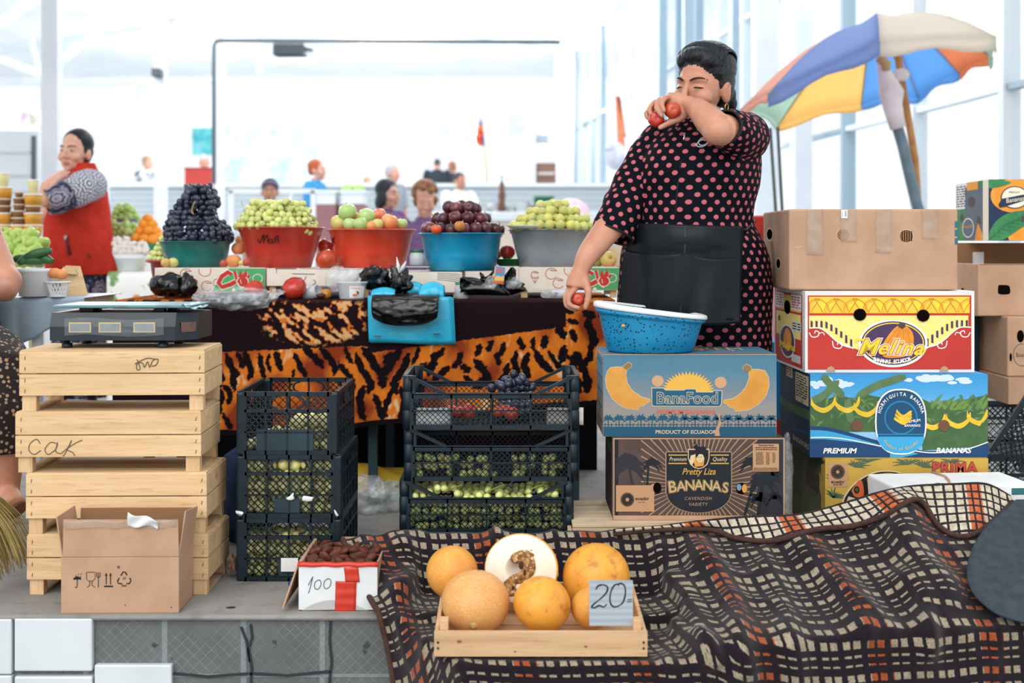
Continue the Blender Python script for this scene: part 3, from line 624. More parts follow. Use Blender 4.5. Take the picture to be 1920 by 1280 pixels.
# ---- red and yellow carton
ME = [mat('print_white','#e6e4e2','#d9d8d6',rough=.6,scale=8),ink('red','#c43a30','#ba342c',scale=6),ink('yellow','#f1cb45','#eabd3c',scale=10),ink('paleyellow','#f2df7e'),ink('purple','#4a3558'),ink('orange','#e89a35','#d98428',scale=30),ink('brightyellow','#f7d23c'),ink('banana_line','#d07c2c'),DARKHOLE,CARD,ink('white2','#f3efe9'),ink('brown','#8a4527'),BLACK]
def melina(pr):
    pr.rect(306,764,1284,1206,1,1); pr.rect(314,772,1274,870,2,2); pr.rect(314,884,1266,1205,3,2)
    rnd = random.Random(11)
    for i in range(17):                                        # banana band
        x = 330+i*57; q = spl([(x-40,862),(x-25,815),(x+8,790),(x+45,782)],5); q2 = spl([(x+45,782),(x+25,815),(x+5,845),(x-5,866)],5)
        if i % 2: q = [(2*x-a+4,b) for a,b in q]; q2 = [(2*x-a+4,b) for a,b in q2]
        cl = lambda s: [(min(1272,max(316,a)),min(868,b)) for a,b in s]
        pr.poly(cl(q)+cl(q2)[1:-1],6 if i % 3 else 2,3); pr.stroke(cl(q),4,7,4); pr.stroke(cl(q2),4,7,4); pr.stroke(cl([(a+9,b+6) for a,b in q]),2.5,7,4)
    for i in range(9):
        x = 360+i*105; pr.curve([(x-40,925),(x-10,900),(x+20,915),(x+10,940),(x-8,930)],3,10,3)
    Lc = spl([(314,958),(375,958),(420,985),(470,1030),(520,1062),(580,1078)],6)
    pr.poly(Lc+[(640,1100),(700,1205),(314,1205)],1,3); pr.stroke(Lc,7,10,5)
    Rc = [(1590-a*.995+2,b-4) for a,b in Lc]; pr.poly([(1272,954)]+Rc+[(960,1100),(900,1205),(1272,1205)],1,3); pr.stroke(Rc,7,10,5)
    pr.rect(600,1090,1010,1205,1,3)
    for i in range(9):
        x = 322+i*29.5; y = 930+max(0,i-2.5)**1.25*13; hgt = 34+(i > 6)*8
        for xx in (x,1590-x-18): pr.poly([(xx,y-17),(xx+13,y-17+5*(1 if xx == x else -.3)),(xx+13,y+hgt-8),(xx,y+hgt-12)],4,4)
    for s in (1,-1):
        f = lambda a: a if s > 0 else 1590-a
        pr.curve([(f(314),985),(f(330),1010),(f(362),1008),(f(372),985),(f(352),975),(f(346),990)],6,10,5); pr.curve([(f(372),990),(f(395),985),(f(405),1000)],5,10,5)
        pr.curve([(f(452),1035),(f(462),1072),(f(500),1078),(f(510),1050),(f(488),1042),(f(482),1058)],6,10,5); pr.curve([(f(510),1060),(f(545),1062),(f(575),1080)],6,10,5)
    pr.ell(815,1050,206,142,10,6,40); pr.ell(815,1048,192,130,4,7,40); pr.ell(815,1048,184,122,6,8,40); pr.ell(815,1048,177,116,4,9,40)
    pr.poly(spl([(848,940),(810,970),(760,1040),(745,1090),(760,1130),(830,1135),(900,1120),(935,1060),(930,985),(890,942)],4),5,10)
    for q in ([(850,955),(790,1030),(765,1100)],[(862,950),(830,1030),(815,1110)],[(875,950),(875,1030),(870,1110)],[(885,950),(912,1020),(905,1100)]): pr.curve(q,4,7,11)
    pr.poly([(842,950),(850,930),(880,925),(890,948),(868,965)],11,11)
    for i,(ch,x,s,y) in enumerate((('M',655,92,1112),('e',745,84,1112),('l',798,88,1110),('i',836,84,1112),('n',892,84,1114),('a',960,84,1116))):
        pr.text(ch,x,y,s,10,12,shear=.4,off=.085,sx=1.1); pr.text(ch,x,y,s,1,13,shear=.4,off=.05,sx=1.1); pr.text(ch,x,y,s,6,14,shear=.4,off=.02,sx=1.1)
    pr.curve([(590,1040),(600,1025),(640,1030)],12,6,14); pr.curve([(985,1112),(1000,1100),(1006,1085)],10,6,14)
    for i,ch in enumerate('BANANAS ECUADOR'):
        a = (i-7)/7; x = 807+a*107; y = 1168-a*a*16+2
        if ch != ' ': pr.text(ch,x,y,24,10,12,off=.03,sx=.8,rot=-a*.25)
    pr.ell(615,878,38,36,8,12); pr.ell(993,884,38,36,8,12)
    for x in (444,1122): pr.poly([(x-30,1218),(x-22,1196),(x,1184),(x+20,1196),(x+24,1218)],9,6)
def melina_side(pr):
    pr.rect(4,5,92,97,1,1); pr.rect(8,8,88,28,2,2); pr.rect(8,31,88,62,3,2); pr.rect(6,6,34,26,0,3); pr.rect(58,6,90,26,0,3); textblock(pr,8,8,32,24,5,1,4,3); textblock(pr,60,8,88,24,5,1,4,4)
    pr.ell(46,24,10,9,8,4); pr.ell(46,68,26,22,0,4); pr.ell(46,68,23,19.5,4,5); pr.ell(48,66,13,15,5,6); pr.text('Melina',46,78,9,6,7,shear=.3,off=.03,sx=1.6); pr.rect(60,82,88,92,0,4); pr.rect(62,40,90,52,0,4); textblock(pr,63,41,88,51,3,12,5,5); pr.rect(16,37,22,44,12,4)
carton('banana_carton','red and yellow banana carton with an oval emblem, third from the floor in its stack','box',1507,1826,697,3.66,(290,738,1303,1224),.243,.40,ME,melina,yaw=.015,side=((0,0,100,100),melina_side),z0=.571)
# ---- blue carton with a plantation
HO = [gradient('print_sky',[(0,'#7cb7dc'),(.45,'#8fc4e4'),(.75,'#4ba0d4'),(1,'#3390cb')],2,.243),ink('cloud','#c9dcea'),ink('leaf','#5f7d54','#54724a',scale=25),ink('plant','#52723f','#6b8a45',scale=30,lo=.45,hi=.55),ink('darkplant','#3a5a3a','#47683c',scale=30),ink('bananayellow','#e5c23c','#d3ad30',scale=30),ink('wavelight','#3b9fd0'),ink('navy','#16406f'),ink('white2','#f3efe9'),ink('ovalblue','#15496f'),ink('hole_brown','#6a4a36'),ink('ovalring','#1f7fae'),ink('sideblue','#16304c'),ink('cream','#c9b79c'),BLACK]
def plantation(pr):
    rnd = random.Random(8)
    for x,y,r in ((370,230,55),(440,215,70),(540,225,60),(1130,190,60),(1230,185,75),(1340,200,60),(1000,200,30)):
        for _ in range(5): pr.ell(x+rnd.uniform(-r,r),y+rnd.uniform(-r*.3,r*.3),r*rnd.uniform(.4,.8),r*rnd.uniform(.18,.35),1,1,14)
    pr.poly([(297,330),(360,310),(420,330),(500,300),(600,330),(700,300),(800,320),(800,560),(297,560)],4,2)
    pr.poly([(1090,330),(1180,370),(1300,350),(1420,330),(1553,300),(1553,660),(1090,690)],4,2)
    for i in range(46):
        x = rnd.uniform(297,790) if i % 2 else rnd.uniform(1100,1553); y = rnd.uniform(340,530); a = rnd.uniform(-2.9,-.2); l = rnd.uniform(40,110)
        q = [(x,y),(x+l*.5*math.cos(a),y+l*.5*math.sin(a)),(x+l*math.cos(a),y+l*math.sin(a)+l*.25)]
        pr.stroke([(min(1552,max(298,px)),max(300,py)) for px,py in q],[6,20,2],3 if i % 3 else 2,3)
    for i in range(9):
        x = 1180+i*45; pr.stroke([(x-30,400),(x,360),(min(1552,x+50),290+rnd.uniform(0,50))],[20,34,3],3,3)
    for q in ([(385,165),(440,230),(490,270),(530,320)],[(970,165),(880,200),(760,240),(620,320)],[(300,350),(400,300),(500,200)],[(560,330),(570,420),(590,500)]):
        pr.stroke(spl(q,5),[10]+[52]*(len(spl(q,5))-3)+[36,6],2,3)
    for x,y in ((385,350),(555,350),(690,380),(1160,470),(1340,460),(1490,440)):
        x0,x1 = max(300,x-88),min(1551,x+92)
        pr.poly(spl([(x0,y+20),(x0+6,y-30),(x0+22,y+10),(x,y+42),(x1-30,y+12),(x1-8,y-35),(x1,y-28),(x1-4,y+18),(x1-45,y+62),(x,y+78),(x0+30,y+56)],4),5,4)
    w0 = spl([(297,520),(420,528),(560,560),(700,600),(800,625),(940,655),(1090,690),(1250,690),(1400,675),(1553,640)],6)
    pr.poly(w0+[(1553,738),(297,738)],7,4)
    w1 = [(a,b+26) for a,b in w0]; pr.poly(w1[:36]+[(940,738),(297,738)],6,5); w2 = [(a,min(736,b+80)) for a,b in w0]; pr.poly([(297,610)]+[(a,min(737,600+(a-297)*.1)) for a in (400,500,620,740,860)]+[(860,738),(297,738)],7,6)
    pr.stroke(spl([(297,600),(420,598),(560,612),(700,640),(800,660)],5),7,8,7); pr.stroke(spl([(1020,690),(1150,705),(1300,695),(1430,672),(1553,630)],5),7,8,7)
    def sup(x,y,rx,ry,mi,layer,e=2.5):
        pr.poly([(x+rx*abs(math.cos(a))**(2/e)*(1 if math.cos(a) > 0 else -1),y+ry*abs(math.sin(a))**(2/e)*(1 if math.sin(a) > 0 else -1)) for a in (2*math.pi*i/44 for i in range(44))],mi,layer)
    sup(936,488,182,230,8,8); sup(936,488,172,220,9,9)
    pr.poly([(768,592),(1104,592),(1092,640),(1050,685),(985,706),(890,706),(825,685),(782,640)],6,10); pr.rect(772,572,1100,580,11,10)
    pr.ell(936,460,118,118,11,10,40); pr.ell(936,460,108,108,9,11,40)
    t = 'HORMIGUITA BANANA'
    for i,ch in enumerate(t):
        a = (i-8)/8*1.32; pr.text(ch,936+146*math.sin(a)*1.0,450-146*math.cos(a)*.98+(a*a)*4,25,8,12,off=.015,rot=a*.9,sx=.9)
    for s in (0,1,2):                                        # hand of bananas on the emblem
        pr.poly(spl([(905-s*8,400+s*26),(950,440+s*22),(1000,410+s*20),(1010,424+s*20),(955,466+s*22),(900-s*8,420+s*26)],4),5,13+s)
    pr.text('PREMIUM',1018,492,20,8,14,off=.01,rot=-.12); pr.text('BANANAS',1016,522,18,8,14,off=.01)
    for i,ch in enumerate('Product of Ecuador'):
        a = (i-8.5)/8.5*.92; pr.text(ch,936+150*math.sin(a),545+142*math.cos(a),22,5,12,off=.01,rot=-a*.85,sx=.85)
    pr.text('PREMIUM',502,708,37,8,9,shear=.22,off=.03,sx=1.12); pr.text('BANANAS',1306,706,37,8,9,shear=.22,off=.03,sx=1.06)
    pr.ell(627,515,40,39,10,9); pr.ell(1240,515,40,39,10,9)
def plantation_side(pr):
    pr.rect(0,0,100,100,12,1); pr.rect(54,4,96,40,13,2); textblock(pr,57,6,93,34,9,14,3,3); pr.rect(22,2,44,15,13,2); textblock(pr,24,4,42,13,3,14,3,4); pr.text('22',76,39,5,14,3); pr.text('BANANAS',70,92,7,13,2,shear=.2,sx=1.2); pr.stroke([(0,76),(50,78),(100,72)],3,9,2); pr.poly([(0,45),(30,48),(100,44),(100,56),(40,58),(0,56)],4,2)
carton('banana_carton','blue banana carton showing a plantation and a tall oval emblem, second from the floor','box',1519,1852,855,3.62,(297,158,1553,738),.245,.40,HO,plantation,side=((0,0,100,100),plantation_side),z0=.325)
# ---- yellow carton with a bird
PM = [mat('print_mustard','#c4a246','#b4933e',rough=.75,scale=6),ink('fern','#4d5f4a'),ink('tan_label','#b98f6a'),BLACK,ink('letter_red','#b8453c'),ink('peach','#c9946c'),ink('bill_orange','#c95f36'),ink('cream2','#d6c09a'),ink('olive_dark','#3b4526'),ink('olive','#565f2e','#474f28',scale=18),ink('brown_line','#3a2620')]
def bird(pr):
    rnd = random.Random(4)
    for x,y,s in ((620,800,1),(720,760,-1),(480,900,1),(1000,780,-1),(1100,800,1),(1290,770,1),(460,1010,1)):
        for i in range(10):
            a = -2.6+i*.3; l = rnd.uniform(60,130); x1 = min(1558,max(408,x+s*l*math.cos(a))); y1 = max(741,y+l*math.sin(a)*.7)
            pr.stroke([(x,y),((x+x1)/2,(y+y1)/2-6),(x1,y1)],[4,12,2],1,1)
    pr.poly(spl([(520,1060),(545,990),(620,900),(740,835),(860,822),(960,845),(1040,930),(1060,1060)],5),7,2); pr.poly(spl([(530,1060),(556,992),(630,905),(745,842),(860,829),(955,852),(1030,935),(1050,1060)],5),3,3)
    pr.poly(spl([(700,870),(780,845),(870,838),(950,862),(1020,940),(1040,1060),(720,1060)],4),5,4); pr.poly(spl([(590,960),(640,890),(668,900),(680,980),(660,1010),(610,1000)],4),6,4)
    pr.ell(628,955,20,26,3,5); pr.ell(628,955,11,14,9,6); pr.poly([(545,1060),(570,1000),(640,1020),(720,1060)],7,4)
    pr.poly([(900,860),(940,838),(990,850),(950,880)],1,5)
    pr.rect(428,768,563,935,2,3); burst(pr,494,830,12,52,3,4,24); pr.text('ecuador',494,908,22,3,4,off=.02,sx=.95); pr.text('love life',494,924,15,3,4,off=.01)
    pr.text('PRIMA',1322,836,76,10,3,off=.06,sx=1.02,space=1.1); pr.text('PRIMA',1322,836,76,4,4,off=.028,sx=1.02,space=1.1)
def bird_side(pr):
    pr.rect(0,0,100,100,9,1); pr.rect(45,26,84,48,10,2); pr.rect(90,0,100,100,0,2); pr.rect(4,20,30,70,8,2)
    for i in range(7): pr.stroke([(50+i*3,24),(56+i*5,10),(70+i*5,4)],3,8,2); pr.stroke([(86,20+i*3),(96,36+i*3)],2.5,0,3)
    for i in range(8): pr.rect(20,1+i*1.6,80,1.6+i*1.6,8,2)
carton('banana_carton','mustard yellow banana carton printed with a large bird, lowest of its stack','box',1547,1853,1010,3.6,(405,738,1562,1330),.25,.42,PM,bird,side=((0,0,100,100),bird_side),z0=.075)
o = thing('wooden_pallet','low wooden pallet under the mustard banana carton','pallet',(1.16,3.84,0)); m = MB()
for x in (-.22,0,.22): m.box(x-.03,x+.03,-.22,.22,0,.055)
m.build('runner',GREYWOOD,o); m = MB()
for y in (-.18,-.06,.06,.18): m.box(-.26,.26,y-.045,y+.045,.055,.0745)
m.build('deck_board',GREYWOOD,o)
# ---- plain brown carton on top, taped
TAPE = mat('clear_packing_tape','#c7ab92','#d9c7b6',rough=.18,scale=30,bump=.5,bscale=25,spec=.8,alpha=.28)
BR = [CARD,DARKHOLE,ink('teal_mark','#2f6b73'),mat('cardboard_edge','#d3b391'),CARD_IN]
def plain(pr):
    for x,y in ((518,390),(898,397)): pr.ell(x,y,43,42,3,1); pr.ell(x,y,39,38,1 if x > 600 else 4,2); 
    pr.ell(898,397,36,35,4,3)
    for x in range(870,930,14): pr.rect(x,366,x+5,428,1,4)
    for y in (305,358,410): pr.rect(1190,y,1209,y+40,2,1)
    pr.stroke([(215,470),(275,462)],3,3,1)
def plain_side(pr):
    pr.ell(28,30,14,9,3,1); pr.ell(28,30,11,7,1,2); pr.ell(62,68,10,8,3,1); pr.ell(62,68,7,6,1,2); pr.poly([(30,40),(42,40),(52,97),(44,97)],4,1)
pb,W,H,D = carton('taped_carton','plain brown taped carton on top of the banana carton stack','box',1481,1797,548,3.68,(190,228,1210,735),.243,.40,BR,plain,yaw=-.01,side=((0,0,100,100),plain_side),z0=.816,bevel=.006)
for x0,x1,y1 in ((295,395,512),(501,598,430),(712,808,500),(990,1088,410)):
    m = MB(); a = -W/2+(x0-190)/1020*W; b = -W/2+(x1-190)/1020*W; zb = H*(735-y1)/507
    m.grid(6,12,lambda u,v: (a+(b-a)*u+.0006*math.sin(v*19),-D/2-.0016-.0006*math.sin(v*23+u*5),H-.002+(zb-H)*v)); m.build('packing_tape',TAPE,pb,solid=.0006)
m = MB(); pr = Print(m,(0,0,100,100),(-W/2+(503-190)/1020*W,-D/2-.003,H*(735-285)/507),(.0192,0,0),(0,0,H*52/507),(0,-1,0)); pr.rect(0,0,100,100,0,0); textblock(pr,12,20,25,90,9,1,1,3); textblock(pr,60,10,85,80,12,1,1,4); m.build('sticker',[PAPER,BLACK],pb)
# ---- far right: brown open cartons and a colourful one on black crates
o1,W,H,D = carton('open_carton','brown open carton with an oblong hand hole, below the leaf-printed carton','box',1833,2080,590,4.35,(1320,550,2100,865),.185,.36,[CARD,DARKHOLE,CARD_IN],lambda pr: (pr.poly(spl([(1442,682),(1450,678),(1500,680),(1512,700),(1508,732),(1450,734),(1440,715),(1442,682)],3),1,1),pr.rect(1330,552,2090,557,2,1)),side=((0,0,100,100),lambda pr: (pr.ell(25,28,8,12,1,1),pr.ell(60,58,6,9,1,1))),z0=.70,open_top=True)
m = MB(); m.box(-W/2+.02,W/2-.02,D/2-.03,D/2-.022,.02,H+.075); m.box(-W/2+.02,-W/2+.13,D/2-.036,D/2-.031,.05,H+.07); m.build('back_flap',CARD_IN,o1)
m = MB(); m.box(-.13,-.09,D/2-.045,D/2-.036,H-.02,H+.04); m.build('sticker',PAPER,o1)
TF = [ink('white_gloss','#e8e8e4'),ink('navy_field','#1f3350'),ink('fruit_orange','#eea13d','#e68f2f',scale=20),ink('leaf_green','#3f8a57','#35784a',scale=20),ink('cream3','#ece3cc'),ink('side_grey','#5b6672'),ink('brown','#8a4527'),ink('leaf_dark','#235a3a')]
def tropical(pr):
    pr.rect(1400,70,2180,448,1,1); pr.ell(1540,170,130,105,2,2); pr.ell(1720,120,160,80,2,2); pr.ell(1580,420,70,60,2,2); pr.ell(1800,380,120,70,2,2)
    pr.poly(spl([(1400,70),(1460,72),(1530,88),(1490,110),(1420,125),(1400,122)],4),3,3)
    leaf = spl([(1402,448),(1378+24,400),(1440,330),(1510,280),(1600,262),(1680,268),(1640,330),(1560,390),(1490,440),(1460,447)],4); pr.poly(leaf,3,4); pr.stroke([(1405,440),(1500,350),(1660,275)],4,7,5)
    for t in range(8): x = 1425+t*28; y = 420-t*19; pr.stroke([(x,y),(x+6,y-40+t*2)],2.5,7,5); pr.stroke([(x,y),(x+42,y+4)],2.5,7,5)
    pr.poly(spl([(1700,440),(1760,330),(1900,270),(2050,300),(1960,400),(1840,446)],4),3,4)
    pr.ell(1548,182,80,70,1,6); pr.ell(1548,182,74,64,4,7)
    pr.poly([(1455,225),(1475,190),(1620,160),(1640,190),(1490,240),(1462,245)],1,8); pr.text('Bananas',1550,208,30,4,9,shear=.2,rot=-.17,sx=.8); pr.text('PREMIUM',1545,155,11,1,9); pr.ell(1595,315,10,20,6,6)
def trop_side(pr):
    pr.rect(0,0,100,100,3,1); pr.rect(0,0,36,45,0,2); textblock(pr,3,4,33,42,9,1,3,3); pr.rect(30,8,84,100,5,2); pr.rect(84,0,100,100,4,2); pr.ell(50,34,11,9,6,3); pr.rect(36,0,70,14,2,3); pr.ell(20,60,6,6,6,3); pr.ell(72,66,6,7,6,3)
    pr.ell(40,78,18,17,4,3); pr.ell(40,78,16,15,5,4); pr.text('ecuador',40,78,6,2,5,sx=1.2); pr.poly([(60,100),(70,70),(84,90),(84,100)],2,3)
carton('banana_carton','colourful banana carton printed with green leaves, standing on the brown open carton','box',1858,2110,460,4.45,(1400,70,2180,448),.222,.36,TF,tropical,yaw=-.03,side=((0,0,100,100),trop_side),z0=.968)
bb,W,H,D = carton('banana_carton','narrow brown banana carton standing between the black crates','box',1889,2090,695,4.3,(1500,850,2160,1220),.21,.30,[CARD,DARKHOLE,BLACK,ink('yellow','#f1cb45')],lambda pr: (pr.ell(1580,970,22,38,1,1),pr.ell(1520,1100,8,26,1,1),pr.ell(1590,1085,56,70,2,1),pr.ell(1590,1085,53,67,0,2),pr.text('Bananas',1590,1098,28,2,3,sx=.62)),z0=.49)
# ---- white parcel box lying behind the blanket
wb = thing('white_carton','white carton lying half under the plaid blanket','box',(1.235,3.475,.085),(0,0,.09)); m = MB(); m.box(-.20,.20,-.10,.09,0,.205)
pr = Print(m,(0,0,100,100),(-.20,-.10,0),(.40,0,0),(0,0,.205),(0,-1,0)); pr.rect(1,8,22,11,1,1); pr.rect(1,4,22,6,1,1); pr.rect(84,5,98,14,1,1); pr.rect(2,18,3,24,1,1)
m.build('carton_body',[PAPER,ink('teal_mark','#2f6b73')],wb,bevel=.006)
m = MB(); m.tube([(-.035,-.09,.2075),(-.02,-.05,.209),(-.0,.02,.208),(-.01,.085,.208)],.004,6,flat=.5); m.build('torn_strip',CARD,wb)
# ================================================================ crates, carton, broom
def write(pr,strokes,wd,mi,layer=3):
    for q in strokes: pr.curve(q,wd,mi,layer,5)
def wooden_crate(label,px0,px1,ytop,ybot,Y,yaw,D=.25,hand=None,z0=None,backhand=None):
    W = (px1-px0)*Y/F; H = (ybot-ytop)*Y/F; x = ((px0+px1)/2-CX)*Y/F
    t = thing('wooden_crate',label,'crate',(x,Y+D/2,z0),(0,0,yaw),'upturned slatted crates in the tall stack')
    leg = .26*H; th = .007; sh = (H-leg-.008)/2; n = 0
    for i,(zz,nm) in enumerate(((leg,'front_slat'),(leg+sh+.003,'front_slat'))):
        m = MB(); m.box(-W/2,W/2,-D/2,-D/2+th,zz,zz+sh)
        if hand:
            fr,st,wd,row = hand
            if row == i: pr = Print(m,fr,(-W/2,-D/2,zz),(W,0,0),(0,0,sh),(0,-1,0)); write(pr,st,wd,1)
        for q in (-1,1): 
            for k_ in (.25,.75): m.bar((q*W*.47,-D/2-.001,zz+sh*(k_-.12)),(q*W*.472+.002,-D/2-.001,zz+sh*(k_+.06)),.0016,.0016,(0,1,0),1)
        m.build(nm,[PINE,mat('staple','#5b5348',rough=.4)],t,bevel=.0015)
        m = MB(); m.box(-W/2,W/2,D/2-th,D/2,zz,zz+sh)
        if backhand and i == 0: pr = Print(m,(0,0,100,100),(-W/2,D/2-th,zz),(W,0,0),(0,0,sh),(0,-1,0)); write(pr,backhand,1.0,1)
        m.build('back_slat',[PINE,mat('staple','#5b5348')],t,bevel=.0015)
        for q in (-1,1):
            m = MB(); m.box(q*W/2-(th if q > 0 else 0),q*W/2+(0 if q > 0 else th),-D/2+th,D/2-th,zz,zz+sh); m.build('side_slat',PINE,t,bevel=.0015)
    for qx in (-1,1):
        for qy in (-1,1):
            m = MB(); cx,cy = qx*(W/2-.024),qy*(D/2-.022); m.box(cx-.019,cx+.019,cy-.014,cy+.014,0,H-.006); m.build('corner_post',PINE_V,t,bevel=.001)
        m = MB(); cx = qx*(W/2-.024); m.box(cx-.016,cx+.016,-D/2+.036,D/2-.036,0.0,.006); m.build('foot_batten',PINE,t)
    nb = 4; bw = (D-.006)/nb
    for i in range(nb):
        m = MB(); y0 = -D/2+i*bw+.0015; m.box(-W/2+.002,W/2-.002,y0,y0+bw-.004,H-.0055,H); m.build('base_board',PINE,t,bevel=.001)
    return t
cakh = [(0,0,350,38),[[(47,14),(40,6),(28,14),(26,26),(36,33),(48,26)],[(78,14),(66,12),(56,24),(62,33),(76,24),(80,12),(76,28),(86,32)],[(86,32),(100,20),(106,8),(96,28),(90,37)],[(126,8),(112,14),(98,24),(108,30),(112,36)]],1.6,0]
scr = [(0,0,350,38),[[(222,14),(228,30),(222,32),(222,22),(232,20),(236,28),(242,18),(246,28),(252,16),(262,14),(258,24),(250,26)],[(218,22),(240,12),(258,14)]],1.8,1]
mot = [[(66,80),(68,30),(70,70),(73,30),(75,80)],[(80,50),(77,60),(79,80),(82,70),(82,50),(80,50)],[(88,40),(86,70),(88,85)],[(85,48),(92,44)],[(94,40),(90,60),(96,82)]]
wooden_crate('pale slatted wooden crate at the bottom, mostly behind the plain cardboard box',50,390,1005,1120,3.33,.0,z0=0)
wooden_crate('pale slatted wooden crate second from the bottom, standing on the lowest',48,385,888,1003,3.33,.02,z0=.1667)
wooden_crate('pale slatted wooden crate with a handwritten word, second from the top',28,373,773,888,3.33,.03,hand=cakh,z0=.3334)
wooden_crate('topmost slatted wooden crate with a dark knot, carrying the scale',35,378,653,768,3.33,.045,hand=scr,z0=.5001,backhand=mot)

# ---- plain cardboard box with care symbols
cb = thing('cardboard_box','plain open cardboard box with printed care symbols, in front of the slatted crates','box',P(225,1150,3.17),(0,0,.02)); cb.location.z = 0
W,H,D = .303,.1445,.15; th = .004
def quad(mb,a,b,c,d,t=.004,mi=0):                       # a thin board through four corners
    a,b,c,d = map(Vector,(a,b,c,d)); n = (b-a).cross(d-a).normalized()*t/2
    return mb.add([a-n,b-n,c-n,d-n,a+n,b+n,c+n,d+n],[(3,2,1,0),(4,5,6,7),(0,1,5,4),(1,2,6,5),(2,3,7,6),(3,0,4,7)],mi)
m = MB(); m.box(-W/2,W/2,0,th,0,H); m.box(-W/2,W/2,D-th,D,0,H); m.box(-W/2,-W/2+th,th,D-th,0,H); m.box(W/2-th,W/2,th,D-th,0,H); m.box(-W/2,W/2,th,D-th,0,th)
pr = Print(m,(369,520,1078,862),(-W/2,0,0),(W,0,0),(0,0,H),(0,-1,0))
pr.ell(467,655,25,20,1,1,16,180,360); pr.stroke([(467,655),(467,696),(461,704),(452,700)],5,1,2)
for x,y in ((462,625),(478,618),(490,632),(494,616),(474,634)): pr.stroke([(x,y),(x-5,y+9)],3,1,2)
pr.stroke([(523,610),(523,650),(534,664),(562,664),(574,650),(574,610),(523,610)],4,1,1); pr.stroke([(542,664),(542,690),(526,702)],4,1,2); pr.stroke([(556,664),(556,690),(574,702)],4,1,2)
pr.stroke([(594,610),(594,702)],4,1,2); pr.curve([(584,610),(584,634),(594,642),(604,634),(604,610)],4,1,3)
for x in (641,667): pr.rect(x-3,625,x+3,686,1,1); pr.poly([(x-8,632),(x,612),(x+8,632)],1,2)
pr.rect(628,692,682,702,1,1)
for q in ([(728,632),(744,608),(756,612),(766,630)],[(782,646),(790,664),(778,682),(762,680)],[(738,682),(714,680),(709,664),(720,646)]): pr.stroke(q,8,1,1)
pr.text('20',748,655,16,1,2,shear=.2); pr.text('PAP',747,700,13,1,2,shear=.2,off=.02); pr.ell(715,580,10,9,2,1,10); pr.ell(755,813,4,4,1,1,8); pr.ell(1032,828,4,5,1,1,8)
m.build('box_body',[CARD,BLACK,mat('print_brown_mark','#7d4a36')],cb,bevel=.0015)
m = MB(); quad(m,(-W/2+.004,.002,H+.001),(W/2,.002,H+.001),(W/2-.001,-.003,H+.097),(-W/2+.006,.001,H+.098)); ff_ = m.build('front_flap',CARD,cb,bevel=.001)
m = MB(); quad(m,(W/2-.002,.004,H),(W/2-.002,D,H),(W/2+.012,D,H+.10),(W/2+.012,.02,H+.115)); m.build('side_flap',CARD,cb,bevel=.001)
m = MB(); quad(m,(-W/2+.002,.004,H),(-W/2+.002,D,H),(-W/2-.012,D-.01,H+.105),(-W/2-.019,.02,H+.10)); m.build('side_flap',CARD,cb,bevel=.001)
m = MB(); quad(m,(-W/2,D-.002,H),(W/2,D-.002,H),(W/2,D+.006,H+.095),(-W/2,D+.006,H+.095)); m.build('back_flap',CARD_IN,cb,bevel=.001)
m = MB(); m.grid(16,4,lambda u,v: (-W/2+.008+u*(W-.012),-.0058-.001*math.sin(u*31),H+.097-v*.02-.002*math.sin(u*17)),0); m.build('packing_tape',TAPE,ff_,solid=.0006)
m = MB(); m.grid(12,8,lambda u,v: (.025+u*.078-v*.004,-.009-.004*math.sin(u*9+v*4)-.006*(1-v),H+.113-.004*math.sin(u*7)-v*(.030+.006*u)+.012*(1-v)*(.3-u)*2)); m.build('paper_scrap',PAPER,ff_,solid=.001)
# ---- plastic crates
PLAST = mat('dark_teal_plastic','#0a1922','#0f242e',rough=.42,scale=18,bump=.08,bscale=90,spec=.35)
DUST = mat('dusty_plastic','#182c36','#243a44',rough=.6,scale=7)
def lattice(mb,u0,u1,v0,v1,s,mapf,wd=.0026,th=.004,slope=1.0):
    def clip(p,d):
        t0,t1 = -9,9
        for a,lo,hi in ((0,u0,u1),(1,v0,v1)):
            if abs(d[a]) < 1e-9: continue
            q,r = (lo-p[a])/d[a],(hi-p[a])/d[a]
            if q > r: q,r = r,q
            t0,t1 = max(t0,q),min(t1,r)
        return (t0,t1) if t1-t0 > .004 else None
    n = int((u1-u0+(v1-v0)/slope)/s)+2
    for sg in (1,-1):
        for i in range(n):
            p = (u0-(v1-v0)/slope+i*s,v0) if sg > 0 else (u0+i*s,v0); d = (1,slope*sg if sg > 0 else slope) if sg > 0 else (-1,slope)
            l = math.hypot(*d); d = (d[0]/l,d[1]/l); r = clip(p,d)
            if r: mb.bar(mapf(p[0]+d[0]*r[0],p[1]+d[1]*r[0]),mapf(p[0]+d[0]*r[1],p[1]+d[1]*r[1]),wd,th,mapf.up)
def side_map(o,ux,uz,up):
    o,ux,uz = Vector(o),Vector(ux),Vector(uz)
    f = lambda u,v: o+ux*u+uz*v
    f.up = up; return f
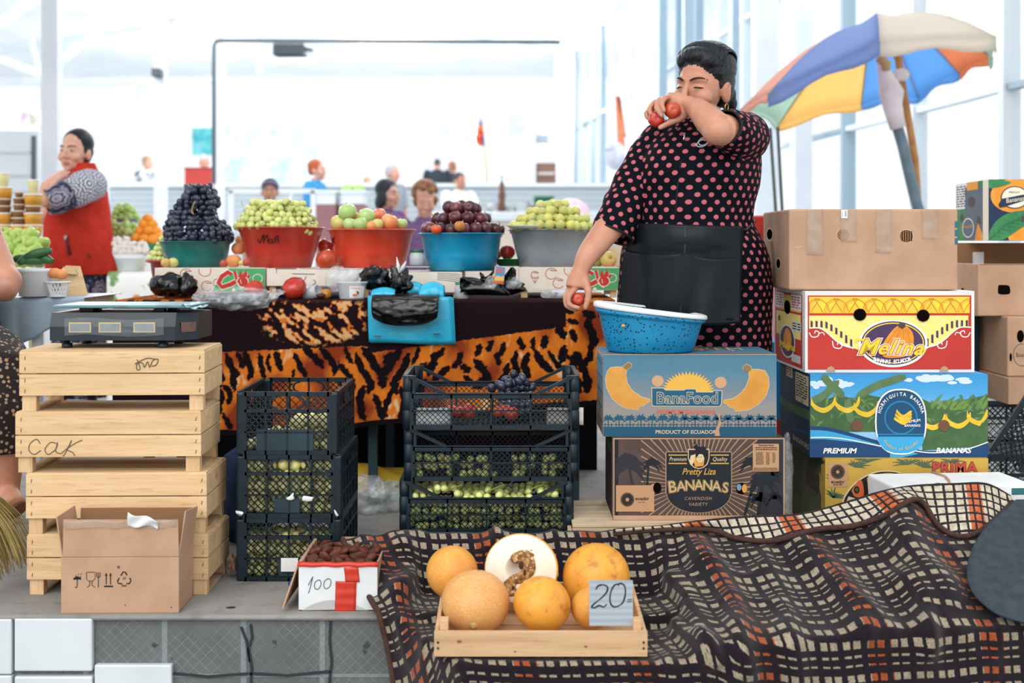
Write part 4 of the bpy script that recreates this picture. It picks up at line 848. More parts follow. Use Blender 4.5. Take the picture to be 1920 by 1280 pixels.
def long_crate(label,x,y,z0,W,D,H,group,yaw=0):
    """low crate with raised corners, sloping hand rails and lattice walls"""
    t = thing('plastic_crate',label,'crate',(x,y,z0),(0,0,yaw),group); R = H*.66; pw = .024
    for qx in (-1,1):
        for qy in (-1,1):
            m = MB(); cx,cy = qx*(W/2-pw/2),qy*(D/2-pw/2); m.lathe([(pw*.62,0),(pw*.62,H*.33),(pw*.56,H*.34),(pw*.56,H*.36),(pw*.62,H*.37),(pw*.62,H*.68),(pw*.56,H*.69),(pw*.56,H*.71),(pw*.62,H*.72),(pw*.62,H),(pw*.5,H)],12,c=(cx,cy,0)); m.build('corner_post',PLAST,t)
    for nm,o,ux,up,L in (('front_panel',(-W/2,-D/2+.003,0),(1,0,0),(0,1,0),W),('back_panel',(-W/2,D/2-.003,0),(1,0,0),(0,1,0),W),('side_panel',(-W/2+.003,-D/2,0),(0,1,0),(1,0,0),D),('side_panel',(W/2-.003,-D/2,0),(0,1,0),(1,0,0),D)):
        f = side_map(o,ux,(0,0,1),up); m = MB(); a,b = pw,L-pw
        B = lambda u0,v0,u1,v1,wd,th: m.bar(f(u0,v0),f(u1,v1),wd,th,up)
        long_ = L == W
        tb = R if long_ else H*.86
        for v,wd in ((.005,.012),(tb*.52,.004),(tb*.93,.012),(tb,.006)): B(a,v,b,v,wd,.009)
        nb = 5 if long_ else 4
        for i in range(nb): u = a+(b-a)*i/(nb-1); B(u,0,u,tb,.005 if 0 < i < nb-1 else .01,.009)
        lattice(m,a,b,.008,tb*.90,.0155,f,.0019,.0035)
        if long_:
            B(a-.004,H-.004,a+.095,tb,.009,.010); B(b+.004,H-.004,b-.095,tb,.009,.010); B(a+.006,tb,a+.006,H,.008,.008); B(b-.006,tb,b-.006,H,.008,.008)
            B(a-.01,H-.004,a+.012,H-.004,.009,.012); B(b-.012,H-.004,b+.01,H-.004,.009,.012)
        else: B(a,H-.005,b,H-.005,.012,.012); lattice(m,a,b,tb,H-.01,.02,f,.003,.004)
        m.build(nm,PLAST,t)
    m = MB(); f = side_map((-W/2,-D/2,.004),(1,0,0),(0,1,0),(0,0,1)); lattice(m,.01,W-.01,.01,D-.01,.03,f,.006,.004); m.build('bottom_panel',PLAST,t)
    return t
def tall_crate(label,x,y,z0,W,D,H,group,plate=None,hole=True,yaw=0):
    t = thing('plastic_crate',label,'crate',(x,y,z0),(0,0,yaw),group); pw = .026
    for qx in (-1,1):
        for qy in (-1,1):
            m = MB(); cx,cy = qx*(W/2-pw/2),qy*(D/2-pw/2); m.box(cx-pw/2,cx+pw/2,cy-pw/2,cy+pw/2,0,H-.003); m.build('corner_post',PLAST,t,bevel=.005)
    for nm,o,ux,up,L in (('front_panel',(-W/2,-D/2+.004,0),(1,0,0),(0,1,0),W),('back_panel',(-W/2,D/2-.004,0),(1,0,0),(0,1,0),W),('side_panel',(-W/2+.004,-D/2,0),(0,1,0),(1,0,0),D),('side_panel',(W/2-.004,-D/2,0),(0,1,0),(1,0,0),D)):
        f = side_map(o,ux,(0,0,1),up); m = MB(); a,b = pw*.9,L-pw*.9
        B = lambda u0,v0,u1,v1,wd,th: m.bar(f(u0,v0),f(u1,v1),wd,th,up)
        for v,wd in ((.006,.013),(H-.006,.013),(H*.70,.009),(H*.36,.004)): B(a,v,b,v,wd,.010)
        nb = 5 if L == W else 6
        for i in range(nb): u = a+(b-a)*i/(nb-1); B(u,0,u,H,.005 if 0 < i < nb-1 else .012,.010)
        if hole:                                              # hand hole with rounded ends under the rim
            c_,hw,z1,z2 = L/2,L*.17,H*.74,H*.93
            for s in (-1,1):
                q = [(c_+s*hw*.55,z1),(c_+s*hw*.9,z1+.006),(c_+s*hw,(z1+z2)/2),(c_+s*hw*.9,z2-.006),(c_+s*hw*.55,z2)]
                for p0,p1 in zip(q,q[1:]): B(*p0,*p1,.005,.010)
            lattice(m,a,c_-hw,H*.72,H-.012,.019,f,.003,.004); lattice(m,c_+hw,b,H*.72,H-.012,.019,f,.003,.004)
        else: lattice(m,a,b,H*.72,H-.012,.019,f,.003,.004)
        if plate and nm == 'front_panel':
            u0,u1,v0,v1 = (plate[0]*L,plate[1]*L,plate[2]*H,plate[3]*H); p0,p1 = f(u0,v0),f(u1,v1); m.box(p0.x,p1.x,p0.y-.003,p0.y+.003,p0.z,p1.z,1)
            if v1 < H*.6: lattice(m,a,b,v1,H*.69,.019,f,.003,.004)
            lattice(m,a,u0,.012,v1,.019,f,.003,.004); lattice(m,u1,b,.012,v1,.019,f,.003,.004); lattice(m,u0,u1,.012,max(.013,v0),.019,f,.003,.004)
        else: lattice(m,a,b,.012,H*.69,.027,f,.0021,.0035)
        m.build(nm,[PLAST,DUST],t)
    m = MB(); m.box(-W/2+.006,W/2-.006,-D/2+.006,D/2-.006,.001,.006); m.build('bottom_panel',PLAST,t)
    return t
GL = 'tall dark crates of plums stacked beside the wooden crates'
lc = [tall_crate('dark plastic crate of pale plums standing on the concrete, lowest of its stack',-.632,3.66,0,.297,.38,.178,GL,(.40,.72,.08,.36)),
      tall_crate('dark plastic crate full of pale plums, middle of the narrow stack',-.632,3.665,.1785,.297,.38,.178,GL,(.36,.60,.08,.30),True),
      tall_crate('half-empty dark plastic crate with a solid plate, top of the narrow stack',-.638,3.665,.357,.287,.38,.178,GL,(.20,.76,.06,.40))]
m = MB(); m.box(-.02,.028,-.1985,-.1955,.03,.068); m.build('paper_label',PAPER,lc[0])
m = MB(); m.ball((.05,-.194,.055),(.02,.002,.007),8,5); m.ball((.005,-.194,.06),(.012,.002,.01),8,5); m.ball((-.137,-.193,.012),(.012,.006,.008),8,5); m.ball((.138,-.193,.012),(.009,.004,.004),8,5); m.v = [tuple(Vector(v)+Vector((.012*nz(v,70),0,.012*nz(v,80,3)))) for v in m.v]; m.build('paper_remnant',PAPER,lc[1])
GC = 'low dark crates stacked behind the melons'
mc = [long_crate('low dark plastic crate with green grapes in its opening, lowest of its stack',-.073,3.66,.128,.495,.30,.148,GC),
      long_crate('low dark plastic crate with a few hidden grapes, middle of its stack',-.060,3.66,.277,.495,.30,.148,GC),
      long_crate('low dark plastic crate with red and black fruit, top of its stack',-.060,3.655,.426,.50,.31,.152,GC)]
o = thing('crate_stand','low wooden stand under the low dark crates','stand',(-.07,3.66,0)); m = MB(); m.box(-.24,.24,-.14,.14,.10,.1275); m.build('stand_top',GREYWOOD,o); [MB().box(q*.2-.02,q*.2+.02,-.14,.14,0,.10).build('stand_leg',GREYWOOD,o) for q in (-1,1)]
# ---- fruit inside the crates
def fruit_mesh(name,r,m_,dent=.25,long_=1.0,stem=None):
    mb = MB(); mb.ball((0,0,0),(r,r,r*long_),14,9,0,None,dent)
    if stem: mb.tube([(0,0,r*long_*.72),(r*.06,0,r*long_*1.05),(r*.2,0,r*long_*1.25)],r*.06,5,1)
    return mb.mesh(name,[m_]+([stem] if stem else []))
def place(me,name,label,cat,p,group,s=1.0,rnd=random):
    o = link_mesh(name,me,None,p); o.rotation_euler = (rnd.uniform(-.9,.9),rnd.uniform(-.9,.9),rnd.uniform(0,6)); o.scale = (s*rnd.uniform(.93,1.07),)*3
    return tag(o,label,cat,group)
GPLUM = mat('pale_green_plum','#dcd88c','#f0e4a2',rough=.42,scale=30,rand=.16,c3='#bcc488',s3=26)
me_gp = fruit_mesh('pale_plum',.0165,GPLUM,.3,1.1)
rnd = random.Random(21)
def fill_layers(me,name,label,cat,group,x0,x1,y0,y1,z0,z1,r,rows=2,prof=None):
    """fruit packed against the front of a crate: the rows that can be seen through the lattice, and the top"""
    st = r*1.92; nz_ = int((z1-z0)/(r*1.75)); n = 0
    for kz in range(nz_):
        z = z0+r+kz*r*1.75; ny = rows if kz < nz_-1 else rows+2
        for ky in range(ny):
            y = y0+r+ky*st*.9
            if y > y1-r: break
            nx = int((x1-x0)/st)
            for i in range(nx):
                x = x0+r+(i+.5*((kz+ky) % 2)*.8)*((x1-x0-2*r)/max(1,nx-1))*.97
                if prof and z > prof((x-x0)/(x1-x0)): continue
                if x > x1-r*.9: continue
                place(me,name,label,cat,(x+rnd.uniform(-.001,.001),y,z+rnd.uniform(-.002,.002)),group,1,rnd); n += 1
    return n
fill_layers(me_gp,'pale_plum','pale green plum in the lowest crate of the narrow dark stack','plum','pale plums in the lowest narrow crate',-.770,-.494,3.482,3.84,.007,.155,.0172)
fill_layers(me_gp,'pale_plum','pale green plum in the middle crate of the narrow dark stack','plum','pale plums in the middle narrow crate',-.770,-.494,3.487,3.84,.186,.345,.0172)
fill_layers(me_gp,'pale_plum','pale green plum in the half-empty top crate of the narrow dark stack','plum','pale plums in the top narrow crate',-.770,-.506,3.49,3.84,.365,.47,.0172,prof=lambda t: .40+.07*min(1,max(0,t-.15)*1.7))
GGRAPE = mat('green_grape_skin','#bcc56e','#d5d78e',rough=.3,scale=25,rand=.16,sss=.0,spec=.5)
STEMG = mat('grape_stem','#8f9a4e',rough=.7)
me_gg = fruit_mesh('green_grape',.0105,GGRAPE,.05,1.12)
def bunch(name,label,pts,me,group=None,stems=(),sm=STEMG,s=1.0,rr=random,tilt=.5):
    c = Vector(pts[0]); t = thing(name,label,'grapes',c,group=group)
    for p in pts[:100]:
        o = link_mesh('grape',me,t,Vector(p)-c); o.rotation_euler = (rr.uniform(-tilt,tilt)*2,rr.uniform(-tilt,tilt)*2,rr.uniform(0,6)); o.scale = (s*rr.uniform(.86,1.1),)*3
    for q,r in stems:
        mb = MB(); mb.tube([Vector(p)-c for p in spl(q,4)],r,6); mb.build('stem',sm,t)
    return t
def heap(x0,x1,y0,y1,zf,step,rr,layers=1,dz=.014):
    o = []
    for l in range(layers):
        y = y0+(l % 2)*step*.4
        while y <= y1:
            x = x0+rr.uniform(0,step*.6)
            while x <= x1:
                z = zf(x,y)-l*dz
                if z is not None and zf(x,y) > -5: o.append((x+rr.uniform(-.2,.2)*step,y+rr.uniform(-.2,.2)*step,z+rr.uniform(-.2,.2)*step))
                x += step
            y += step*.9
    return o
zf = lambda x,y: .232+.018*math.sin((x+.3)*14)*math.cos(x*31)+.02*((y-3.53)/.2)+.012*nz((x,y,0),30)
for i,(a,b) in enumerate(((-.285,-.17),(-.16,-.05),(-.04,.06),(.07,.145))):
    p = heap(a,b,3.525,3.66,zf,.0215,rnd,1); 
    bunch('grape_bunch',('green grape bunch with leafy stem ends at the crate side toward the plums','green grape bunch under the left part of the sloping crate rail','green grape bunch behind the middle of the low crate front','yellowing green grape bunch by the crate side toward the cartons')[i],p,me_gg,'green grapes in the lowest low crate',[([(a+.03,3.58,.25),(a+.05,3.57,.275),(a+.045,3.56,.295)],.0016),([(b-.02,3.54,.24),(b+.01,3.53,.256),(b+.03,3.53,.262)],.0022)],rr=rnd)
for q,(zb_,zt_,lb) in enumerate(((.137,.225,'row of green grapes pressed to the front of the lowest low crate'),(.286,.34,'row of green grapes at the bottom of the middle low crate'))):
    pts = [(x+rnd.uniform(-.004,.004),3.53+rnd.uniform(0,.02),z+rnd.uniform(-.004,.004)) for z in np.arange(zb_+.008,zt_,.021) for x in np.arange(-.29,.145,.0215) if rnd.random() < (.95 if q == 0 else .62)]
    bunch('grape_bunch',lb,pts[:98],me_gg,'grapes pressed behind the lattice',rr=rnd)
BGRAPE = mat('black_grape_skin','#1b2233','#2b3046',rough=.3,scale=22,rand=.25,c3='#3f4258',s3=22,spec=.55)
me_bg = fruit_mesh('black_grape',.0125,BGRAPE,.05,1.3)
bunch('grape_bunch','small black grape bunch showing above the rail of the top low crate',[(.005,3.62,.545),(-.03,3.62,.535),(-.06,3.63,.528),(.02,3.61,.55),(.005,3.63,.568),(.03,3.62,.56),(-.01,3.60,.545),(.04,3.63,.545),(-.02,3.64,.552),(.06,3.64,.53),(.0,3.66,.54),(.03,3.66,.545),(-.04,3.66,.535)]+[(.12+.02*i,3.54+.01*(i % 3),.45+.012*(i % 2)) for i in range(4)]+[(-.03+.02*(i % 5),3.62+.02*(i//5),.455+.019*(i//10)) for i in range(36)],me_bg,rr=rnd)
TOM = mat('tomato_red','#c9432c','#b83724',rough=.25,scale=6,rand=.12,spec=.6)
TOMG = mat('green_calyx','#5b7a3a',rough=.7)
def tomato_mesh(nm,r,m_=None,sq=.86):
    mb = MB(); mb.lathe([(r*.02,-r*sq),(r*.45,-r*sq*.93),(r*.85,-r*sq*.5),(r,0),(r*.9,r*sq*.5),(r*.62,r*sq*.83),(r*.25,r*sq*.86),(r*.06,r*sq*.78),(r*.01,r*sq*.77)],24,mod=lambda t: 1+.03*math.cos(5*t)); return mb.mesh(nm,[m_ or TOM])
me_t = tomato_mesh('tomato',.033)
for i,(px,py) in enumerate(((838,795),(860,782),(880,785),(848,770),(876,768),(935,778),(960,785),(948,770),(826,800))):
    p = P(px,py,3.56+.03*(i % 2)); place(tomato_mesh('tomato',.02) if i > 4 else me_t,'tomato','red tomato behind the lattice of the top low crate, %s' % ('in the larger cluster' if px < 900 else 'in the smaller cluster'),'tomato',(p.x,p.y,max(p.z,.462)),'tomatoes in the top low crate',.62 if i < 5 else 1)
m = MB(); m.grid(8,4,lambda u,v: (-.275+.1*u,3.515+.004*math.sin(u*9),.435+v*.05)); o = m.build('paper_sheet',PAPER,solid=.002); tag(o,'white paper sheet standing behind the lattice of the top low crate','paper')
m = MB(); m.grid(8,4,lambda u,v: (.10+.105*u,3.52+.004*math.sin(u*9),.435+v*.05)); o = m.build('card_sheet',mat('grey_card','#c9c5bf'),solid=.002); tag(o,'pale grey card lying in the top low crate toward the cartons','card')
# ---- low wooden crate under the dark brown carton
lw_ = thing('wooden_crate','low weathered wooden crate under the dark brown carton','crate',(.43,3.615,0)); W,D,H = .52,.33,.166; m = MB(); m.box(-W/2,W/2,-D/2,-D/2+.01,.10,.155); m.build('front_slat',GREYWOOD,lw_,bevel=.002)
m = MB(); m.box(-W/2,W/2,-D/2,-D/2+.01,.02,.09); m.build('front_slat',GREYWOOD,lw_,bevel=.002)
for q in (-1,1):
    m = MB(); m.box(q*W/2-.012,q*W/2+.0,-D/2+.012,D/2,.06,.15); m.build('side_slat',GREYWOOD,lw_,bevel=.002)
    for r in (-1,1): m = MB(); m.box(q*(W/2-.035)-.018,q*(W/2-.035)+.018,r*(D/2-.04)-.018,r*(D/2-.04)+.018,0,.155); m.build('corner_post',GREYWOOD,lw_)
for i in range(4): m = MB(); m.box(-W/2,W/2,-D/2+i*.0825,-D/2+i*.0825+.079,.156,H); m.build('top_board',GREYWOOD,lw_,bevel=.002)
p = P(1290,983,3.43); o = thing('paper_slip','white paper slip with red squares tucked under the dark brown carton','paper',(p.x,p.y-.03,.170)); m = MB(); m.grid(8,3,lambda u,v: (-.05+.11*u,-.03+.05*v,.004*math.sin(u*5)+.004*v+.012*max(0,u-.7))); m.build('slip',PAPER,o,solid=.0006)
m = MB(); m.box(-.048,-.040,-.026,-.018,.006,.0075); m.box(-.046,-.038,-.010,-.002,.006,.0085); m.build('red_square',mat('print_red','#c43a30'),o)
# ---- dried fruit box with a handwritten price
db = thing('price_carton','white carton of dried fruit with red tape and a handwritten price','box',(-.4525,3.19,0),(0,0,.0)); W,H,D = .205,.122,.30
WCARD = mat('white_board','#dfe3e6','#cfd3d6',rough=.6,scale=6)
m = MB(); m.box(-W/2,W/2,0,.004,0,H); m.box(-W/2,W/2,D-.004,D,0,H,2); m.box(-W/2,-W/2+.004,.004,D-.004,0,H,2); m.box(W/2-.004,W/2,.004,D-.004,0,H,2); m.box(-W/2,W/2,0,D,0,.004,2)
pr = Print(m,(600,680,1100,982),(-W/2,0,0),(W,0,0),(0,0,H),(0,-1,0))
write(pr,[[(690,760),(682,800),(672,840),(662,868)],[(662,815),(690,762)],[(735,782),(712,790),(700,815),(708,840),(728,838),(742,812),(740,790),(728,780)],[(790,772),(765,790),(760,820),(772,838),(795,828),(806,800),(800,778),(784,774)]],4,3)
pr.poly(spl([(620,978),(700,935),(800,912),(900,922),(1000,960),(1040,978)],4)+[(830,974)],4,1)
m.build('carton_body',[WCARD,CARD,CARD,BLACK,mat('scuffed_grey','#b5b5b3')],db,bevel=.001)
RT = mat('red_tape','#cf3d2c','#c03526',rough=.3,scale=30,bump=.3,bscale=60)
m = MB(); x = lambda v: -W/2+(v-600)/500*W; z = lambda v: H*(982-v)/302
m.grid(6,18,lambda u,v: (x(836-6*v)+(x(972)-x(840))*u,-.0016-.0008*math.sin(v*19),z(790)+(z(984)-z(790))*v)); m.grid(6,8,lambda u,v: (x(888+10*v)+(x(975)-x(885))*u,-.0018-.001*math.sin(v*9),z(700)+(z(795)-z(700))*v)); m.build('red_tape',RT,db,solid=.0008)
m = MB(); m.grid(20,5,lambda u,v: (-W/2-.002+(W+.004)*u,-.0025-.001*math.sin(u*17)+v*.012,H+.003+.001*math.sin(u*23)-(v < .2)*.010)); m.build('red_tape',RT,db,solid=.0008)
m = MB(); quad(m,(-W/2-.002,.006,H),(-W/2-.002,.29,H),(-W/2-.035,.27,.012),(-W/2-.038,-.02,.012)); m.build('side_flap',CARD,db)
DRY = mat('dried_fruit','#6a3524','#4a231a',rough=.7,scale=60,bump=.8,bscale=70,rand=.25,dist=.004)
def dry_mesh(sd):
    mb = MB(); mb.ball((0,0,0),(.021,.017,.010),12,8); mb.v = [tuple(Vector(v)*(1+.35*nz(v,60,sd))) for v in mb.v]; return mb.mesh('dried_fruit',[DRY])
dm_ = [dry_mesh(i*3.1) for i in range(4)]; rnd = random.Random(5)
for i in range(8):
    for j in range(7):
        x_ = -.4525-.078+j*.026+rnd.uniform(-.006,.006); y_ = 3.215+i*.034; place(dm_[(i+j) % 4],'dried_fruit','wrinkled brown dried fruit in the white priced carton','dried fruit',(x_,y_,.098+.022*math.sin(i*.45)+rnd.uniform(-.004,.008)),'dried fruit in the priced carton',rnd.uniform(.85,1.1),rnd)
# ---- broom at the edge
o = thing('broom','straw broom leaning at the picture edge beside the wooden crates','broom',(-1.415,3.36,0)); m = MB(); rnd = random.Random(9)
for i in range(170):
    a = rnd.uniform(-1,1); b = rnd.uniform(-1,1); top = Vector((-.045+a*.03,b*.03,.27)); bot = Vector((.018+a*.085,b*.05,.035+rnd.uniform(0,.05)+.04*abs(a)))
    mid = (top+bot)/2+Vector((a*.02,b*.01,.0)); m.tube(spl([top,mid,bot],3),[.0016,.0015,.0014,.0013,.0012,.001,.0008][:7],4)
b_ = m.build('bristles',mat('broom_straw','#a8925c','#8a7a44',rough=.8,scale=20),o); b_['kind'] = 'stuff'
m = MB(); m.tube([(-.045,0,.24),(-.07,0,.34),(-.12,.02,.75)],[.03,.018,.014],10); m.build('handle',GREYWOOD,o)
m = MB(); m.lathe([(.034,.0),(.036,.01),(.034,.02)],14,c=(-.05,0,.25)); m.build('binding',mat('binding_wire','#8a5a3a'),o)
# ================================================================ plaid blanket over the ledge
def lerp_tab(tab,x):
    if x <= tab[0][0]: return tab[0][1]
    for (a,b),(c,d) in zip(tab,tab[1:]):
        if x <= c:
            t = (x-a)/(c-a); t = t*t*(3-2*t); return b+(d-b)*t
    return tab[-1][1]
YBK = 3.40
ZB = [((p-CX)*YBK/F,CZ-(q-HZ)*YBK/F) for p,q in ((640,1008),(700,1000),(745,992),(850,997),(950,1000),(1080,996),(1200,1000),(1290,992),(1400,985),(1500,970),(1600,950),(1700,918),(1780,906),(1890,930),(1960,950),(2100,960))]
YF = [(-.50,3.13),(-.33,3.11),(-.10,2.86),(.45,2.85),(.8,2.90),(1.5,2.95)]
ZF = [(-.5,.018),(-.3,.012),(-.15,-.018),(.36,-.018),(.6,.02),(.95,.04),(1.6,.04)]
NU,NV = 300,210
base = np.zeros((NU,NV,3)); UVb = np.zeros((NU,NV,2))
for i in range(NU):
    u = i/(NU-1)
    for_pts = []
    for vv,(fy,fz) in enumerate(((0,0),)): pass
    Xb = -.47+u*2.15
    def pt(s):                                               # s: 0 back edge .. 1 lip .. 2 bottom
        Xl = -.47+.135*min(s,1)*1.0+(.16*max(0,s-1))
        X = Xl+u*(1.68-Xl); yb,zb = YBK,lerp_tab(ZB,X); yf,zf = lerp_tab(YF,X),lerp_tab(ZF,X)
        if s <= 1:
            e = s; sag = .018*math.sin(math.pi*s)
            wt = max(0,min(1,(X+.34)/.12))*max(0,min(1,(.50-X)/.12)); wt = wt*wt*(3-2*wt); q = max(0,1-e/.34); z1 = zb+(zf-zb)*(e**1.05)-sag; return Vector((X,yb+(yf-yb)*e,z1*(1-wt)+(max(zf+(zb-zf)*q*q*(3-2*q),.013 if yb+(yf-yb)*e > 3.10 else -1))*wt))
        return Vector((X,yf-.012-.02*(s-1),zf-(s-1)*.50))
    raw = [pt(2*j/(NV*2-1)) for j in range(NV*2)]
    for _ in range(10): raw = [raw[0]]+[(raw[j-1]+raw[j]*2+raw[j+1])/4 for j in range(1,len(raw)-1)]+[raw[-1]]
    L = [0]
    for a,b in zip(raw,raw[1:]): L.append(L[-1]+(b-a).length)
    T = L[-1]; jj = 0
    for j in range(NV):
        t = T*j/(NV-1)
        while jj < len(L)-2 and L[jj+1] < t: jj += 1
        f = (t-L[jj])/max(1e-9,L[jj+1]-L[jj]); p = raw[jj].lerp(raw[jj+1],f); base[i,j] = p; UVb[i,j] = (-.47+u*2.15,t)
def normals(B):
    du = np.gradient(B,axis=0); dv = np.gradient(B,axis=1); n = np.cross(dv,du); n /= np.linalg.norm(n,axis=2,keepdims=True)+1e-9
    if n[NU//2,20,2] < 0: n = -n
    return n
nb = normals(base)
def proj(B): return np.stack([CX+F*B[...,0]/B[...,1],HZ-F*(B[...,2]-CZ)/B[...,1]],-1)
pp = proj(base)
def seg_dist(pp,q):
    d = np.full(pp.shape[:2],1e9); tt = np.zeros(pp.shape[:2]); n = len(q)-1
    for i in range(n):
        a = np.array(q[i],float); b = np.array(q[i+1],float); ab = b-a; t = np.clip(((pp-a)@ab)/(ab@ab),0,1)
        dd = np.linalg.norm(pp-(a+t[...,None]*ab),axis=-1); m_ = dd < d; d = np.where(m_,dd,d); tt = np.where(m_,(i+t)/n,tt)
    return d,tt
folds = [([(1700,925),(1692,990),(1715,1060),(1760,1110),(1800,1150)],.040,38),([(1480,1005),(1535,1050),(1600,1120),(1650,1170)],.022,26),([(1290,1000),(1330,1060),(1375,1140),(1390,1240),(1400,1290)],.024,24),
         ([(742,1000),(768,1040),(760,1090),(735,1140)],.028,22),([(940,1000),(925,1020),(905,1040)],.016,18),([(1660,1085),(1720,1130),(1740,1190),(1735,1240)],.022,22),([(1240,1090),(1290,1120),(1320,1190),(1330,1260)],.020,20),
         ([(1420,1030),(1460,1110),(1480,1200),(1500,1290)],.014,24),([(1560,1080),(1600,1160),(1640,1200)],.014,20),([(1230,1020),(1250,1060),(1290,1100)],.018,18),([(690,1010),(715,1070),(740,1140)],.010,16),([(855,1240),(870,1262),(880,1290)],.022,16),([(1270,1170),(1300,1210),(1360,1230)],.02,16),([(1800,1060),(1840,1110),(1900,1150)],.012,22)]
disp = np.zeros((NU,NV))
for q,a,sg in folds:
    d,t = seg_dist(pp,spl(q,5)); disp += 1.35*a*np.exp(-(d/sg)**2)*np.clip(np.minimum(t,1-t)*4+.25,0,1)
for i in range(NU):
    for j in range(NV):
        p = base[i,j]; w_ = nz(p,3.1)+.5*nz(p,8,3); 
        under = 1 if not (-.19 < p[0] < .34 and 2.8 < p[1] < 3.28) else .1
        r_ = 1-abs(nz((p[0]+.3*p[2],p[1]*.5,p[2]*.5),7,9))*2.2
        disp[i,j] = disp[i,j]*(1 if under == 1 else .3)+(.010*w_+.010*max(0,r_)**2)*under
bl = base+nb*disp[...,None]; ppb = proj(bl)
k = N('plaid_wool'); tc = k.n('TexCoord'); sx = k.n('SeparateXYZ'); k.link(tc.outputs['UV'],sx.inputs[0])
nw = k.noise(tc.outputs['UV'],60,3); U = k.math('ADD',sx.outputs[0],k.math('MULTIPLY',k.math('SUBTRACT',k.noise(tc.outputs['UV'],220,2),.5),.006)); V = k.math('ADD',sx.outputs[1],k.math('MULTIPLY',k.math('SUBTRACT',k.noise(tc.outputs['UV'],260,2),.5),.005))
PER = .295
def frac(a,per,off=0.0): return k.math('FRACT',k.math('ADD',k.math('DIVIDE',a,per),off))
cu = frac(U,PER/10); cp = frac(U,PER/5); band2 = lambda a,b: k.math('MULTIPLY',k.math('GREATER_THAN',cp,a),k.math('LESS_THAN',cp,b)); inu = k.math('MAXIMUM',band2(.10,.40),band2(.53,.83))
pairgap = frac(U,PER/5); 
big = frac(U,PER,.37); orange = k.math('LESS_THAN',big,.2)
rv = frac(V,.25)
rows = None
for c_,h_ in ((.08,.046),(.225,.036),(.335,.012),(.42,.009),(.54,.034),(.665,.012),(.75,.008),(.885,.024)):
    q = k.math('LESS_THAN',k.math('ABSOLUTE',k.math('SUBTRACT',rv,c_)),h_); rows = q if rows is None else k.math('MAXIMUM',rows,q)
cell = k.math('MULTIPLY',inu,rows); cell = k.math('MULTIPLY',cell,k.math('GREATER_THAN',k.noise(tc.outputs['UV'],340,1),.36))
dark = k.mix(nw,lin('#15141d'),lin('#241a1f')); lit = k.mix(orange,lin('#8d826f'),lin('#8f4526')); lit = k.mix(k.step(nw,.3,.7),lit,k.mix(orange,lin('#a99c87'),lin('#a9552f')))
k.link(k.mix(cell,dark,lit),k.b.inputs['Base Color']); k.b.inputs['Roughness'].default_value = .95; k.b.inputs['Specular IOR Level'].default_value = .1
k.b.inputs['Sheen Weight'].default_value = .15
k.bump(k.math('ADD',k.math('MULTIPLY',cell,.6),k.noise(tc.outputs['UV'],500,3)),.5,.003); PLAID = k.m
def grid_mesh(name,B,uvs,m_,parent=None,solid=0):
    nu,nv = B.shape[:2]; idx = np.arange(nu*nv).reshape(nu,nv); f = np.stack([idx[:-1,:-1],idx[1:,:-1],idx[1:,1:],idx[:-1,1:]],-1).reshape(-1,4)
    me = bpy.data.meshes.new(name); me.from_pydata(B.reshape(-1,3).tolist(),[],f.tolist()); me.materials.append(m_)
    if uvs is not None:
        ul = me.uv_layers.new(name='UVMap'); ul.data.foreach_set('uv',uvs.reshape(-1,2)[f.reshape(-1)].reshape(-1).astype(float))
    me.polygons.foreach_set('use_smooth',[True]*len(me.polygons)); o = link_mesh(name,me,parent)
    if solid: s_ = o.modifiers.new('so','SOLIDIFY'); s_.thickness = solid; s_.offset = -1
    return o
blk = thing('plaid_blanket','dark woollen blanket with cream and orange checks spread over the ledge under the melons','blanket',(0,0,0))
grid_mesh('blanket_cloth',bl[:,::-1],UVb[:,::-1],PLAID,blk,.006)
BIND = mat('brown_binding','#3b2723','#4a322c',rough=.95,scale=90,bump=.5,bscale=300)
m = MB(); m.tube([tuple(bl[0,j]) for j in range(0,NV,3)],.008,8); m.build('edge_binding',BIND,blk)
def surf(px,py):                                            # where a sight line meets the blanket
    d = (ppb[...,0]-px)**2+(ppb[...,1]-py)**2; c = np.argwhere(d < max(30,d.min()*3+4)); ys = [bl[a,b,1] for a,b in c]; return float(np.median(ys))
# turned-back edge showing the reverse of the weave
k = N('plaid_reverse'); tc = k.n('TexCoord'); sx = k.n('SeparateXYZ'); k.link(tc.outputs['UV'],sx.inputs[0]); nw = k.noise(tc.outputs['UV'],60,3)
U = k.math('ADD',sx.outputs[0],k.math('MULTIPLY',k.math('SUBTRACT',k.noise(tc.outputs['UV'],220,2),.5),.006)); V = k.math('ADD',sx.outputs[1],k.math('MULTIPLY',k.math('SUBTRACT',k.noise(tc.outputs['UV'],260,2),.5),.006))
cu = frac(U,.0265); cv = frac(V,.027); cell = k.math('MULTIPLY',k.math('GREATER_THAN',cu,.26),k.math('GREATER_THAN',cv,.26)); orange = k.math('LESS_THAN',frac(U,.0265*10,.25),.2)
lit = k.mix(k.step(nw,.3,.7),k.mix(orange,lin('#a79b87'),lin('#a9522c')),k.mix(orange,lin('#d3c8b4'),lin('#c96a3a')))
k.link(k.mix(cell,k.mix(nw,lin('#15141d'),lin('#241a1f')),lit),k.b.inputs['Base Color']); k.b.inputs['Roughness'].default_value = .95; k.bump(k.math('ADD',k.math('MULTIPLY',cell,.6),k.noise(tc.outputs['UV'],500,3)),.5,.003); PLAIDR = k.m
topc = spl([(1150,991),(1230,985),(1300,976),(1400,966),(1500,962),(1590,938),(1650,920),(1710,909),(1790,905),(1850,905),(1895,928)],8)
botc = spl([(1150,1000),(1230,993),(1330,992),(1380,1008),(1450,1013),(1530,992),(1600,985),(1660,965),(1720,935),(1760,985),(1800,1005),(1842,992),(1900,940)],8)
